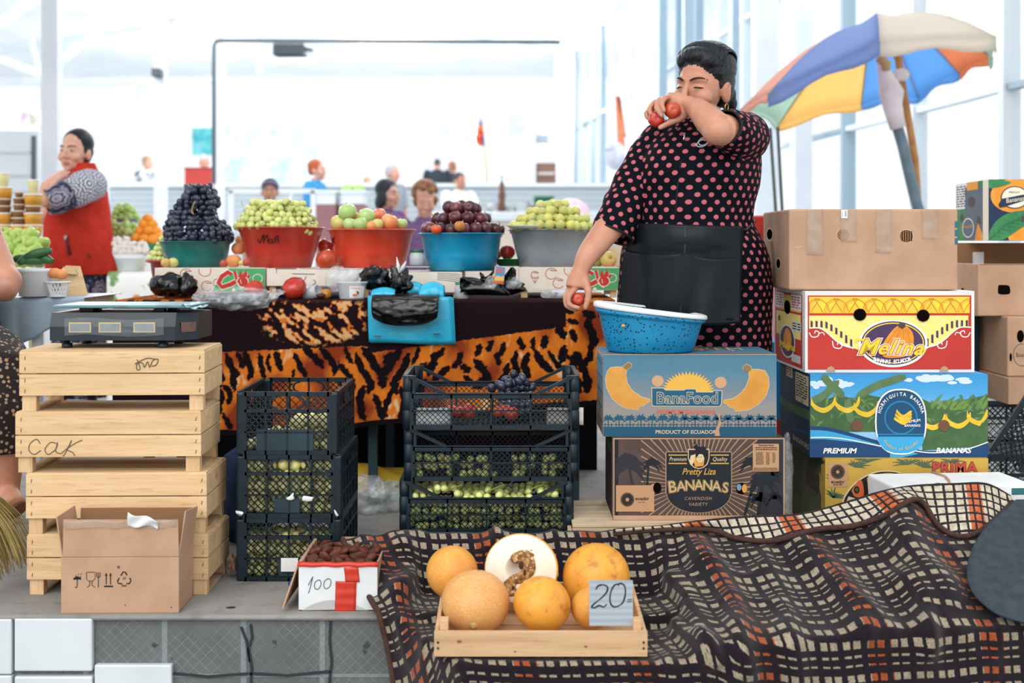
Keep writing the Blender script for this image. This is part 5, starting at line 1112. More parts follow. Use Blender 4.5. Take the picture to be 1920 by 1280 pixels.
def resamp(q,n):
    L = [0]
    for a,b in zip(q,q[1:]): L.append(L[-1]+math.hypot(b[0]-a[0],b[1]-a[1]))
    o = []
    for i in range(n):
        t = L[-1]*i/(n-1); j = max(0,min(len(q)-2,next((a for a in range(len(L)-1) if L[a+1] >= t-1e-9),len(q)-2))); f = (t-L[j])/max(1e-9,L[j+1]-L[j]); o.append((q[j][0]+(q[j+1][0]-q[j][0])*f,q[j][1]+(q[j+1][1]-q[j][1])*f))
    return o
n1,n2 = 90,16; A,B2 = resamp(topc,n1),resamp(botc,n1); FB = np.zeros((n1,n2,3)); FU = np.zeros((n1,n2,2)); ysm = np.zeros((n1,n2))
for i in range(n1):
    for j in range(n2):
        t = j/(n2-1); x,y = A[i][0]+(B2[i][0]-A[i][0])*t,A[i][1]+(B2[i][1]-A[i][1])*t; ysm[i,j] = min(surf(x,y),3.43)
for _ in range(14):
    pd = np.pad(ysm,1,mode='edge'); ysm = (pd[:-2,1:-1]+pd[2:,1:-1]+pd[1:-1,:-2]+pd[1:-1,2:]+ysm*2)/6
acc = 0
for i in range(n1):
    for j in range(n2):
        t = j/(n2-1); x,y = A[i][0]+(B2[i][0]-A[i][0])*t,A[i][1]+(B2[i][1]-A[i][1])*t
        Y = ysm[i,j]-.028-.014*math.sin(math.pi*min(1,t*1.1)); FB[i,j] = P(x,y,Y)
    if i: acc += np.linalg.norm(FB[i,n2//2]-FB[i-1,n2//2])
    for j in range(n2): FU[i,j] = (acc,sum(np.linalg.norm(FB[i,b]-FB[i,b-1]) for b in range(1,j+1)))
grid_mesh('turned_edge',FB[:,::-1],FU[:,::-1],PLAIDR,blk,.006)
m = MB(); m.tube([tuple(FB[i,n2-1]+np.array([0,-.002,0])) for i in range(n1)],.0075,8); m.build('edge_binding',BIND,blk)
# grey fleece lying over the blanket corner
out = spl([(1905,936),(1850,985),(1822,1030),(1813,1075),(1828,1115),(1862,1145),(1905,1162),(1960,1172)],6); inn = [(2060,930),(2060,1172)]
n1,n2 = 40,22; O = resamp(out,n1); G = np.zeros((n1,n2,3))
for i in range(n1):
    for j in range(n2):
        t = j/(n2-1); x = O[i][0]+(2050-O[i][0])*t; y = O[i][1]+(930+242*i/(n1-1)-O[i][1])*t*.3
        Y = surf(min(x,1900),min(y,1165)); G[i,j] = P(x,y,Y)
for _ in range(10):
    pd = np.pad(G,((1,1),(1,1),(0,0)),mode='edge'); s_ = (pd[:-2,1:-1]+pd[2:,1:-1]+pd[1:-1,:-2]+pd[1:-1,2:])/4; G[...,1] = (G[...,1]+s_[...,1])/2
for i in range(n1):
    for j in range(n2):
        x = CX+F*G[i,j,0]/G[i,j,1]; y = HZ-F*(G[i,j,2]-CZ)/G[i,j,1]; Y = G[i,j,1]-.05-.02*math.exp(-((y-1092+(x-1860)*.2)/18)**2)*(1 if x > 1835 else .3)-.012*math.exp(-((y-1120)/12)**2)
        t = j/(n2-1); G[i,j] = P(O[i][0]+(2050-O[i][0])*t,O[i][1]+(930+242*i/(n1-1)-O[i][1])*t*.3,Y)
FLE = mat('grey_fleece','#434b53','#394149',rough=1,scale=40,bump=.6,bscale=260,spec=.1,dist=.003)
o = thing('fleece_throw','plain dark grey fleece lying over the corner of the plaid blanket','throw'); grid_mesh('fleece_cloth',G,None,FLE,o,.006)
# ---- tray of melons
def world_tray():
    t = thing('melon_tray','shallow pale wooden tray holding the melons on the plaid blanket','tray',((1014-CX)*2.86/F,2.86,-.006),(.07,0,0)); W,D,H = .497,.36,.056
    m = MB(); m.box(-W/2,W/2,0,.012,-.002,H)
    for q in (-1,1):
        for z in (.012,.026): m.ball((q*W*.482,-.001,z+.006),(.003,.002,.003),8,5,1)
    for x,z,r in ((-.19,.034,.006),(.105,.022,.004),(-.06,.01,.003)): m.ball((x,.0,z),(r,.0015,r*.7),10,5,2)
    m.build('front_board',[GREYPINE,mat('nail_dark','#2b2420',rough=.5),mat('knot_brown','#8b5d3c')],t,bevel=.002)
    m = MB(); m.box(-W/2,W/2,D-.01,D,0,H*.9); m.build('back_board',GREYPINE,t,bevel=.002)
    for q in (-1,1):
        m = MB(); m.box(q*W/2-(.010 if q > 0 else 0),q*W/2+(0 if q > 0 else .010),.012,D-.01,0,H*.95); m.build('side_board',GREYPINE,t,bevel=.002)
        for y in (.03,D-.03): m = MB(); m.box(q*(W/2-.022)-.010,q*(W/2-.022)+.010,y-.014,y+.014,.004,H+.022); m.build('corner_post',GREYPINE,t,bevel=.002)
    for i in range(4): m = MB(); m.box(-W/2+.01,W/2-.01,.014+i*.084,.014+i*.084+.078,-.002,.004); m.build('bottom_slat',GREYPINE,t)
    return t
GREYPINE = wood_mat('dry_pine','#d9b58d','#cba57a','#b58b62')
world_tray()
def melon_mat(nm,a,b,c,net,bs=90,blot=.62):
    k = N(nm); v = k.coord('Object'); n1 = k.noise(v,13,5,.65); n2 = k.noise(v,26,6,.7); vo = k.n('TexVoronoi'); vo.feature = 'DISTANCE_TO_EDGE'; vo.inputs['Scale'].default_value = bs
    va = k.n('VectorMath',operation='ADD'); k.link(v,va.inputs[0]); nn = k.n('TexNoise'); nn.inputs['Scale'].default_value = 30; k.link(v,nn.inputs['Vector']); sc_ = k.n('VectorMath',operation='SCALE'); k.link(nn.outputs['Color'],sc_.inputs[0]); sc_.inputs['Scale'].default_value = .02; k.link(sc_.outputs[0],va.inputs[1]); k.link(va.outputs[0],vo.inputs['Vector'])
    e = k.step(vo.outputs[0],.0,.10); o = k.mix(k.step(n1,.35,.65),lin(a),lin(b)); o = k.mix(k.math('MULTIPLY',k.step(n2,blot-.04,blot+.10),.8),o,lin(c)); o = k.mix(k.math('MULTIPLY',k.math('SUBTRACT',1.0,e),net),o,lin('#e2bd8e'))
    k.link(o,k.b.inputs['Base Color']); k.b.inputs['Roughness'].default_value = .5; k.bump(k.math('ADD',k.math('MULTIPLY',k.math('SUBTRACT',1.0,e),net),k.math('MULTIPLY',n2,.4)),.35,.002); return k.m
MY = melon_mat('yellow_melon','#e9a73a','#dd8f2c','#8a4a22',.10,60,.60); MN = melon_mat('netted_melon','#dfa55c','#d9924a','#b8743a',.75,130,.75); MO = melon_mat('orange_melon','#e5a33c','#d98a2e','#b0602a',.35,110,.64)
SCAR = mat('stem_scar','#c9b070','#a88a50',scale=40)
def melon(label,px,py,r,Y,m_,sq=.95,ax=(0,0,0),scar=None):
    t = thing('melon',label,'melon',P(px,py,Y),ax,'melons in the tray'); R = r*Y/F; m = MB(); m.ball((0,0,0),(R,R,R*sq),40,28); m.v = [tuple(Vector(v)*(1+.012*nz(v,9,px)+.006*math.cos(10*math.atan2(v[1],v[0])))) for v in m.v]; m.build('rind',m_,t)
    if scar: m = MB(); d = Vector(scar).normalized(); M_ = d.to_track_quat('Z','Y').to_matrix().to_4x4(); m.lathe([(.001,.004),(.004,.004),(.006,.001),(.009,.0015),(.011,-.003)],16,M=M_,c=d*R*.985); m.build('stem_scar',SCAR,t)
melon('golden melon at the back corner of the tray nearest the dried fruit',848,1072,48.5,3.12,MO,1.0)
melon('largest netted melon with a ringed blossom end, at the front of the tray',892,1128,64,2.985,MN,.91,(.0,.1,0),(0.0,-.80,-.42))
melon('smooth golden melon at the front centre of the tray',1016,1132,54,2.965,MY,.93,(0,.3,0))
melon('tall yellow melon with brown scars behind the price tag',1118,1082,63,3.12,MY,1.0,(.2,.9,0))
melon('dull yellow melon mostly hidden behind the price tag',1110,1139,39,2.985,MO,.97,(0,0,.5),(-.3,-.8,.2))
hm = thing('half_melon','cut half of a melon showing white flesh and brown seeds','melon',P(977,1066,3.10)); R = 70*3.1/F; M_ = Matrix.Rotation(math.radians(84),4,'X') @ Matrix.Identity(4)
M_ = Matrix.Rotation(math.radians(-8),4,'Z') @ Matrix.Rotation(math.radians(78),4,'X')
m = MB(); m.lathe([(R*.94,.004),(R*.985,.003),(R,-.004),(R*.97,-R*.3),(R*.82,-R*.6),(R*.5,-R*.86),(R*.02,-R*.98)],48,M=M_,sy=.93,caps=False); m.build('rind',MY,hm)
FLESH = mat('melon_flesh','#efe6d6','#e8dcc6',rough=.35,scale=18,bump=.15,bscale=140,spec=.5)
m = MB(); cav = lambda t: 1
m.lathe([(R*.975,.003),(R*.9,.0062),(R*.42,.0064)],48,M=M_,sy=.93,caps=False)
m.lathe([(R*.42,.0064),(R*.34,.0),(R*.25,-.018),(R*.02,-.024)],48,M=M_,sy=.93,caps=False); m.build('flesh',FLESH,hm)
SEED = mat('melon_seeds','#b58648','#7a4c22',rough=.5,scale=70,lo=.4,hi=.55,bump=.8,bscale=90,c3='#e2c79a',s3=120)
m = MB(); ctr = hm.location; rnd = random.Random(2)
path = spl([(972,1046),(985,1040),(996,1052),(994,1070),(980,1082),(966,1088),(958,1098),(962,1110)],6); path = [(x-3,y) for x,y in path]
nrm = M_.to_3x3() @ Vector((0,0,1))
def on_face(px,py): 
    d = P(px,py,1)-Vector((0,0,CZ)); o_ = Vector((0,0,CZ)); q = ctr+nrm*.0064; t = (q-o_).dot(nrm)/d.dot(nrm); return o_+d*t-ctr
for x,y in path:
    c = on_face(x,y); m.ball(c,(rnd.uniform(.013,.018),.006,rnd.uniform(.011,.015)),8,6)
for _ in range(70):
    x,y = path[rnd.randrange(len(path))]; c = on_face(x+rnd.uniform(-13,13),y+rnd.uniform(-11,11)); m.ball(c-Vector((0,.003,0)),(.0025,.0022,.005),6,5,0,Euler((0,rnd.uniform(0,6),0)).to_matrix())
blob(m,'seed_pulp',SEED,hm,.0022,2)
for x,y,rx,rz in ((977,1058,.006,.011),(984,1072,.004,.008),(962,1100,.003,.006)): hol = MB(); hol.ball(on_face(x,y)-Vector((0,.006,0)),(rx,.003,rz),10,6); hol.build('seed_hollow',mat('seed_dark','#4a2c17',rough=.8),hm)
pt_ = thing('price_tag','grey cardboard price tag reading twenty, propped in the melon tray','price tag',P(1146,1173,2.885),(-.06,0,0)); W,H = 82*2.885/F,84*2.885/F
TAGM = N('grey_corrugated'); sx = TAGM.n('SeparateXYZ'); TAGM.link(TAGM.coord('Object'),sx.inputs[0]); f = TAGM.math('SINE',TAGM.math('MULTIPLY',sx.outputs[2],420)); TAGM.link(TAGM.mix(TAGM.step(f,-1,1),lin('#98a3ae'),lin('#a6b0ba')),TAGM.b.inputs['Base Color']); TAGM.b.inputs['Roughness'].default_value = .8; TAGM.bump(f,.2,.001)
m = MB(); m.box(-W/2,W/2,0,.003,0,H); pr = Print(m,(1395,572,1640,822),(-W/2,0,0),(W,0,0),(0,0,H),(0,-1,0))
write(pr,[[(1432,622),(1445,602),(1475,596),(1498,610),(1490,640),(1455,675),(1422,700),(1408,718),(1425,722),(1450,710),(1475,718),(1492,702)],[(1562,590),(1535,600),(1515,640),(1512,690),(1530,716),(1558,712),(1585,690),(1598,640),(1592,600),(1568,588),(1556,600)]],[5,6,7,8,8,9,9,9,8,7,7,7,7,8,8,8,8,9,9,9,8,8,8,7,7,7]*5,1,2)
write(pr,[[(1610,678),(1634,674)],[(1608,690),(1634,686)]],4,1)
m.build('tag_card',[TAGM.m,BLACK],pt_)
# ================================================================ table with the tiger-striped cloth
TEALM = mat('teal_metal','#274047','#1f353c',rough=.5,scale=12)
tb = thing('market_table','long market table standing under the tiger-striped cloth','table',(-.53,4.8,0)); m = MB(); m.box(-.88,.88,-.38,.38,.70,.748); m.build('table_top',GREYWOOD,tb)
for x,y in ((.02,-.30),(.76,-.30),(-.80,-.30),(-.80,.33),(.02,.33),(.76,.33)): m = MB(); m.box(x-.016,x+.016,y-.016,y+.016,0,.70); m.build('leg',TEALM,tb)
S6 = [([(170,390),(200,470),(240,530),(215,560),(230,640)],40),([(250,380),(275,440),(290,490)],30),([(300,370),(330,450),(350,520),(330,560)],35),([(400,390),(420,470),(440,560)],30),([(475,390),(460,450),(480,510)],22),([(520,370),(560,500)],35),([(100,420),(110,520),(130,560),(90,640)],50),([(130,640),(140,700),(120,780),(95,850)],30),([(150,610),(190,650),(200,690),(180,740)],30),([(150,810),(180,870),(210,920)],30),([(650,390),(690,470),(740,550)],32),([(720,350),(790,400),(850,480)],36),([(840,350),(900,420),(940,480),(930,530)],36),([(1010,340),(1030,410),(1060,450)],26),([(960,450),(1010,510),(1060,570),(1075,640)],30),([(1085,390),(1110,470),(1150,530),(1190,600),(1170,660)],40),([(1135,350),(1190,420),(1230,490),(1270,540)],45),([(1270,540),(1270,620)],50),([(1215,680),(1250,760),(1265,840)],36),([(1140,620),(1110,700),(1120,780),(1140,850)],40),([(975,620),(1020,680),(1000,760),(985,860)],32),([(950,560),(1000,640)],24),([(650,500),(640,550)],20)]
S6 += [([(2540-x,y) for x,y in q],w_) for q,w_ in S6 if q[0][0] > 830]
ST = [([(380+x/3.765,560+y/3.765) for x,y in q],w_/3.765) for q,w_ in S6]
S8 = [([(10,60),(70,10)],50),([(20,330),(60,250),(100,200)],30),([(300,150),(330,60),(350,0)],40),([(430,100),(370,150),(330,180)],35),([(520,0),(500,60),(460,100)],35),([(510,90),(560,110),(540,130)],30),([(600,50),(660,110),(690,170),(640,210),(600,230)],45),([(540,160),(590,200)],30),([(750,0),(770,80)],28),([(830,80),(810,150),(780,200),(770,230)],35),([(880,0),(870,70),(890,140),(900,200)],35),([(960,10),(930,80),(960,150),(940,180)],35),([(1010,0),(1060,80),(1120,120)],40),([(1100,0),(1140,60),(1180,110)],30),([(1200,0),(1230,40)],25),([(1290,0),(1300,60),(1330,130)],35),([(1250,150),(1300,200),(1290,280)],35),([(1360,30),(1340,90)],30),([(1380,180),(1350,260)],30),([(800,-60),(780,20)],30),([(640,-50),(620,20)],34),([(900,-90),(930,-20)],34),([(1080,-110),(1060,-30)],34),([(1000,-90),(990,-20)],28),([(720,-70),(690,-10)],30)]
ST += [([(720+x/3.555,660+y/3.555) for x,y in q],w_/3.555) for q,w_ in S8]
S1 = [([(20,780),(60,850)],40),([(110,800),(130,870)],30),([(200,740),(240,830),(260,900)],40),([(60,910),(40,1000)],40),([(130,940),(110,1060),(130,1130)],40),([(230,880),(220,1000)],30),([(180,690),(250,720)],40),([(170,1000),(200,1100),(190,1180)],34),([(290,700),(320,760)],30),([(30,660),(110,690)],36),([(80,740),(150,760)],24)]
ST += [([(1040+x/3.368,380+y/3.368) for x,y in q],w_/3.368) for q,w_ in S1]
YT,XL,XR,ZT = 4.40,-1.43,.372,.7535
nu,nv = 620,215; Bc = np.zeros((nu,nv,3)); ntop = 36
lowy = [(215,812),(404,806),(640,794),(752,783),(1090,751),(1160,746)]
for i in range(nu):
    X = XL+(XR-XL)*i/(nu-1); px = CX+X*F/YT; zb = CZ-(lerp_tab(lowy,px)+5-HZ)*YT/F
    for j in range(nv):
        if j < ntop: t = j/ntop; Bc[i,j] = (X,5.15+(YT+.012-5.15)*t,ZT)
        else:
            t = (j-ntop)/(nv-1-ntop); z = ZT-.008+(zb-ZT)*t; Bc[i,j] = (X,YT-.006*min(1,t*9)+(.009*math.sin(X*19+1.5*math.sin(X*5))+.006*math.sin(X*47))*t-.012*t,z)
pc = np.stack([CX+F*Bc[...,0]/YT,HZ-F*(Bc[...,2]-CZ)/YT],-1)
wx = np.zeros((nu,nv)); n2_ = np.zeros((nu,nv)); n3_ = np.zeros((nu,nv)); n4_ = np.zeros((nu,nv))
for i in range(nu):
    for j in range(nv):
        q = (Bc[i,j,0],0.0,Bc[i,j,2]+(Bc[i,j,1] if j < ntop else 0)); wx[i,j] = nz(q,60)+.6*nz(q,150,3); n2_[i,j] = nz(q,11,5); n3_[i,j] = nz((q[0]*1.6,0,q[2]*.7),42,7); n4_[i,j] = nz(((q[0]-q[2]*.8)*.45,0,(q[2]+q[0]*.8)*1.25),38,11)+.45*nz(q,80,4)
ink_ = np.full((nu,nv),9.0)
for q,w_ in ST:
    d,t = seg_dist(pc,q); ww = w_*.68*(np.clip(np.minimum(t,1-t)*5+.45,0,1)); ink_ = np.minimum(ink_,d-ww+wx*3.2)
C = lambda h: np.array(lin(h)[:3])
tm = np.clip(.5+n2_*2.2+n3_*.25,0,1)[...,None]; colr = C('#8f3a1e')*(1-tm)+C('#dd7a26')*tm; cm = np.clip((n3_*.6+n2_*1.1-.55)*4,0,1)[...,None]; colr = colr*(1-cm)+C('#e9bf8c')*cm
bm = np.clip(.5-ink_*.7,0,1)[...,None]; colr = colr*(1-bm)+C('#120d12')*bm
px,py = pc[...,0],pc[...,1]
upper = (py < 661-(px-390)*.045+wx*2) & (px < 690); low2 = 640-(px-850)*.133+wx*1.5; band = (py < low2) & (px >= 690) & (px < 1061+wx)
darkc = C('#1b1016')*np.ones_like(colr)
face = np.exp(-(((px-590)/105)**2+((py-596)/52)**2)**2)
fm = np.clip((face-.35+wx*.16)*5,0,1)[...,None]
fv = np.clip(.5+n4_*1.9+n3_*.5,0,1); fcol = np.where((fv < .47)[...,None],C('#1b1016'),np.where((fv < .62)[...,None],C('#7a3a1e'),np.where((fv < .92)[...,None],C('#d8772a'),C('#dcae7c')))); 
upc = darkc*(1-fm)+fcol*fm
colr = np.where(upper[...,None],upc,np.where(band[...,None],darkc,colr)); colr = np.where((px < 408+wx*2)[...,None] & (py < 900)[...,None],darkc*np.ones_like(colr),colr)
hem = py > np.vectorize(lambda a: lerp_tab(lowy,a))(px); colr = np.where(hem[...,None],C('#120d12'),colr)
topm = (np.arange(nv) < ntop)[None,:] & np.ones((nu,1),bool); toporange = topm & ((px < 372) | (px > 1062)); colr = np.where((topm & ~toporange)[...,None],C('#33191a'),colr)
tcol = np.clip(.5+n4_*1.6,0,1)[...,None]; colr = np.where(toporange[...,None],np.where(tcol < .4,C('#2a1612'),C('#d8772a')),colr)
k = N('tiger_velour'); at = k.n('Attribute',attribute_name='Pile'); nn = k.noise(k.coord('Object'),420,3); k.link(k.mix(k.math('MULTIPLY',nn,.28),at.outputs['Color'],lin('#1a0e0c')),k.b.inputs['Base Color']); k.b.inputs['Roughness'].default_value = 1; k.b.inputs['Specular IOR Level'].default_value = .1; k.bump(nn,.5,.003)
tcl = grid_mesh('tablecloth',Bc[:,::-1],None,k.m); at = tcl.data.color_attributes.new('Pile','FLOAT_COLOR','POINT'); d_ = np.ones((nu,nv,4)); d_[...,:3] = colr; at.data.foreach_set('color',d_[:,::-1].reshape(-1)); tag(tcl,'black and orange tiger-striped velour cloth hanging over the market table','tablecloth')
# things stored under the table
YEL = ink('bag_yellow','#c9a92e','#b8962a',scale=8)
o = thing('yellow_bag','yellow printed bag lying under the table behind the teal leg','bag',(-.54,4.62,0)); m = MB()
def sackf(u,v): return (-.10+.26*u,-.05-.06*math.sin(math.pi*v)+.012*nz((u*3,v*2,0),1.6),.12*v+.02*math.sin(u*5)*v)
m.grid(20,10,sackf); pr = Print(m,(0,0,100,100),(-.06,-.118,.01),(.2,0,0),(0,.012,.09),(0,-1,0))
for i in range(9): pr.stroke([(66+i*3,20),(64+i*3,60),(67+i*3,98)],1.2,1,2)
pr.text('SPICE',72,34,20,1,3,sx=.55); m.build('bag_front',[YEL,ink('bag_green','#5b6a28'),ink('red_small','#b0402f')],o,solid=.002)
m = MB(); m.box(-.16,.17,.0,.10,0,.10); m.build('bag_filling',YEL,o,bevel=.02)
o = thing('white_sack','pale carton corner standing beside the yellow bag','box',(-.70,4.72,0)); m = MB(); m.box(-.06,.06,-.08,.08,0,.17); m.build('carton_body',PAPER,o,bevel=.006); m = MB(); quad(m,(.02,-.08,.17),(.06,-.08,.17),(.075,-.10,.10),(.05,-.1,.10)); m.build('carton_flap',PAPER,o)
CLEAR = None
k = N('clear_film'); k.b.inputs['Base Color'].default_value = (.7,.76,.8,1); k.b.inputs['Roughness'].default_value = .12; k.b.inputs['Specular IOR Level'].default_value = .9
nn = k.noise(k.coord('Object'),22,5,.7); k.link(k.math('ADD',k.math('MULTIPLY',k.step(nn,.42,.75),.62),.16),k.b.inputs['Alpha']); k.bump(nn,.6,.006); FILM = k.m
def crumple(name,label,cat,c,r,m_,seed=0,amp=.45,parent=None,group=None,k_=36,fr=14,cut=True):
    mb = MB(); mb.ball((0,0,0),r,k_,int(k_*.6)); o_ = []
    for v in mb.v:
        v = Vector(v); d = Vector((v.x/r[0],v.y/r[1],v.z/r[2])); f = 1+amp*(abs(nz(v,fr,seed))*2-.5)+amp*.5*(abs(nz(v,fr*2.6,seed+5))*2-.4); p = v*f
        if cut: p.z = max(p.z,-r[2]*.82)
        o_.append(tuple(p))
    mb.v = o_
    if parent is not None: return mb.build(name,m_,parent,loc=c)
    o = mb.build(name,m_,loc=c); return tag(o,label,cat,group)
crumple('clear_bag','crumpled clear plastic bag under the table by the teal leg','bag',(-.50,4.38,.055),(.11,.07,.065),FILM,3)
o = crumple('foil_wrapper','small shiny blue wrapper on the concrete under the table','wrapper',(-.56,4.25,.018),(.022,.016,.02),mat('blue_foil','#1d3f8a','#3c63b0',rough=.2,scale=40),8)
crumple('foil_wrapper','small shiny blue wrapper on the concrete beside the lowest dark crate','wrapper',(-.605,3.42,.008),(.02,.014,.010),mat('blue_foil','#1d3f8a'),5)
crumple('blue_bag','dark blue cloth bag standing between the wooden crates and the plum crates','bag',(-.86,3.95,.14),(.085,.10,.17),mat('dark_blue_cloth','#1b3658','#16294a',rough=.8,scale=10),2,.2)
crumple('dry_leaf','small dry brown leaf on the concrete beside the wooden crates','leaf',(-.80,3.5,.045),(.012,.02,.04),mat('dry_leaf_brown','#8a6a52','#6d4a38',scale=40),4,.8)
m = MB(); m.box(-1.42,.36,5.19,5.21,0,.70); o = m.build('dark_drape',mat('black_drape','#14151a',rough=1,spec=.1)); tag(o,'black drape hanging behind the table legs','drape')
o = thing('drain_stain','dark oval stain on the concrete near the ledge','stain',P(433,1134,3.22)); o.location.z = .0; m = MB(); m.lathe([(.001,.0008),(.011,.0006),(.013,.0)],16,sy=.8); m.build('stain',mat('stain_dark','#33322f'),o)
# ================================================================ goods on the table
TZ = .7545                                                    # cloth top
def fruit_box(label,px0,px1,ytop,ybot,printed,group=None):
    Y = 4.58; W = (px1-px0)*Y/F; D = .36; z0 = CZ-(ybot-HZ)*Y/F; z1 = CZ-(ytop-HZ)*Y/F; H = z1-z0
    t = thing('fruit_box',label,'box',(((px0+px1)/2-CX)*Y/F,Y+D/2,TZ)); b = z0-TZ; m = MB(); m.box(-W/2,W/2,-D/2,-D/2+.008,b,b+H)
    pr = Print(m,(px0,ytop,px1,ybot),(-W/2,-D/2,b),(W,0,0),(0,0,H),(0,-1,0)); printed(pr); m.build('front_board',[BOXW,REDL,GRN,LRED,CRM,BLACK,REDD],t,bevel=.001)
    m = MB(); m.box(-W/2,W/2,D/2-.008,D/2,b,b+H); m.build('back_board',BOXW,t)
    for q in (-1,1):
        m = MB(); m.box(q*W/2-(.008 if q > 0 else 0),q*W/2+(0 if q > 0 else .008),-D/2+.008,D/2-.008,b,b+H); m.build('side_board',BOXW,t)
        for r in (-1,1): m = MB(); m.box(q*(W/2-.02)-.012,q*(W/2-.02)+.012,r*(D/2-.022)-.012,r*(D/2-.022)+.012,0,b+H-.004); m.build('corner_post',PINE,t)
    m = MB(); m.box(-W/2+.004,W/2-.004,-D/2+.004,D/2-.004,b+H-.006,b+H); m.build('lid_board',BOXW,t)
    return b+H+TZ
BOXW = mat('white_fruit_box','#e6ded2','#dcd2c4',rough=.75,scale=14); REDL = ink('outline_red','#b5492f'); GRN = ink('box_green','#4fa36a'); LRED = ink('letter_red2','#bf3527'); CRM = ink('box_cream','#f0e8da'); REDD = ink('deep_red','#a82a20')
def cm_print(x0,gx0,gx1,y0,y1,sh=0):
    def f(pr):
        w_ = 1.3
        for (cx,cy,r) in ((x0+28,y0+14,7),(x0+59,y0+12,11),(x0+94,y0+5,11),(x0+72,y0+30,10),(x0+98,y0+34,10),(x0+118,y0+28,8)):
            if cy-r < y0: pr.curve([(cx-r,y0+1),(cx-r*.9,cy+r*.5),(cx,cy+r),(cx+r*.9,cy+r*.6),(cx+r,y0+1)],w_,1,1)
            else: pr.curve([(cx+r*math.cos(a),cy+r*math.sin(a)*.92) for a in (i*.52 for i in range(1,12))]+[(cx-2,cy-r*.6),(cx+4,cy-r*.5)],w_,1,1)
        for a in (-.5,0,.5): pr.curve([(x0+28,y0+30),(x0+28+14*a,y0+18)],1,1,1)
        pr.poly([(gx0+32,y0+1),(gx1,y0+1),(gx1,y1-1),(gx0,y1-1),(gx0+8,y0+30)],2,2)
        for i in range(6): a = i*1.05; pr.curve([(gx1-14+9*math.cos(a+j*.5),y0+20+9*math.sin(a+j*.5)*.9) for j in range(3)],1.2,4,3)
        for wd,mi,ly in ((11,4,3),(8.2,3,5)):
            pr.stroke([(gx0+36,y0+13),(gx0+30,y0+8),(gx0+18,y0+16),(gx0+12,y0+28),(gx0+18,y0+36),(gx0+34,y0+31),(gx0+44,y0+26)],wd,mi,ly)
            pr.stroke([(gx0+42,y0+6),(gx0+46,y0+22),(gx0+53,y0+14),(gx0+57,y0+24),(gx0+63,y0+8)],wd*.75,mi,ly); pr.stroke([(gx0+63,y0+8),(gx0+62,y0+26),(gx0+70,y0+14)],wd*.8,mi,ly)
        pr.ell(gx0+57,y0+26,11.5,10.5,4,6); pr.ell(gx0+57,y0+26,10,9,3,7); pr.poly([(gx0+50,y0+18),(gx0+52,y0+4),(gx0+57,y0+14),(gx0+62,y0+3),(gx0+65,y0+18)],3,7); pr.curve([(gx0+48,y0+28),(gx0+52,y0+35),(gx0+58,y0+38)],1.3,4,8); pr.curve([(gx0+53,y0+22),(gx0+55,y0+30)],1,4,8)
        pr.poly([(gx0+36,y1-1),(gx0+40,y0+37),(gx0+45,y1-1)],4,4)
    return f
B1 = fruit_box('white fruit box with red fruit outlines and a green panel, under the teal basin',290,497,502,547,cm_print(290,398,497,502,547))
def scribble(pr):
    write(pr,[[(548,513),(590,514)],[(556,520),(566,522),(560,528),(562,530)],[(574,518),(568,532)],[(588,524),(592,530),(586,534)]],1.2,5,2); pr.rect(516,503,556,504.4,5,1); pr.rect(518,502,519,512,5,1); pr.curve([(560,503),(640,505),(690,504)],.8,5,1); pr.ell(692,510,5,4,1,1)
fruit_box('plain white fruit box with black pen marks, under the two red basins',500,695,503,536,scribble)
fruit_box('white fruit box with streaky edge, under the bright blue basin',697,866,510,548,lambda pr: [pr.curve([(820,512+i*3),(850,513+i*3.5),(864,515+i*4)],.9,5,1) for i in range(5)])
fruit_box('white fruit box with red outlines and a green panel, under the grey basin',973,1161,501,544,cm_print(975,1075,1161,501,544,1))
def basin(label,px,yr,yb,rr,rb,Y,m_,hand=None,lip=True,zb=None,tilt=0):
    s = Y/F; zb = zb if zb is not None else CZ-(yb-HZ)*s; zr = CZ-(yr-HZ)*s; H = zr-zb; R,B = rr*s,rb*s
    t = thing('basin',label,'basin',((px-CX)*s,Y,zb),(0,tilt,0),'plastic basins of fruit on the table'); m = MB()
    m.lathe([(B*.1,.002),(B*.9,0),(B*.99,.004),(B+(R*.93-B)*.4,H*.4),(R*.91,H*.88),(R*.94,H*.90),(R*.95,H*.965),(R,H*.975),(R*1.005,H*.99),(R*.985,H),(R*.93,H*.995),(R*.90,H*.9),(B*.96,.008),(B*.1,.006)],56)
    fa = lambda x,z: (x,-math.sqrt(max(1e-6,(B+(R*.92-B)*min(1,z/(H*.88)))**2-x*x))-.0012,z)
    if hand:
        for q in hand:
            q = spl([fa((x-px)*s,(yb-y)*s) for x,y in q],5); m.tube(q,.0017,5,1)
    m.build('basin_body',[m_,BLACK],t); return t,zr,R
def pl(nm,a,b): return mat(nm,a,b,rough=.32,scale=9,bump=.04,bscale=50,spec=.55)
TEALP = pl('teal_plastic','#0f7470','#0a625f'); REDP = pl('red_plastic','#c13a2c','#b23226'); ORP = pl('orange_red_plastic','#d8482c','#c93f28'); BLUP = pl('bright_blue_plastic','#1f9bc4','#1688b4'); GRYP = pl('grey_plastic','#7f878f','#8d949b')
YBS = 4.76
basin('teal green basin heaped with black grapes',367,452,501.5,69,55,YBS,TEALP)
basin('red basin with a handwritten word, heaped with green grapes',526,426,502,83,58,YBS,REDP,[[(497,448),(499,455),(503,452),(506,444),(509,441),(508,453),(508,456)],[(508,452),(514,443),(516,442),(516,455)],[(523,448),(519,449),(518,455),(523,455),(525,448),(524,456)],[(535,443),(530,445),(530,449),(535,449),(536,442),(535,456)],[(531,450),(527,456)]])
basin('orange-red basin heaped with apples',696,430,502,84.5,64,YBS,ORP,[[(626,447),(634,456)],[(633,444),(628,455),(627,462)]])
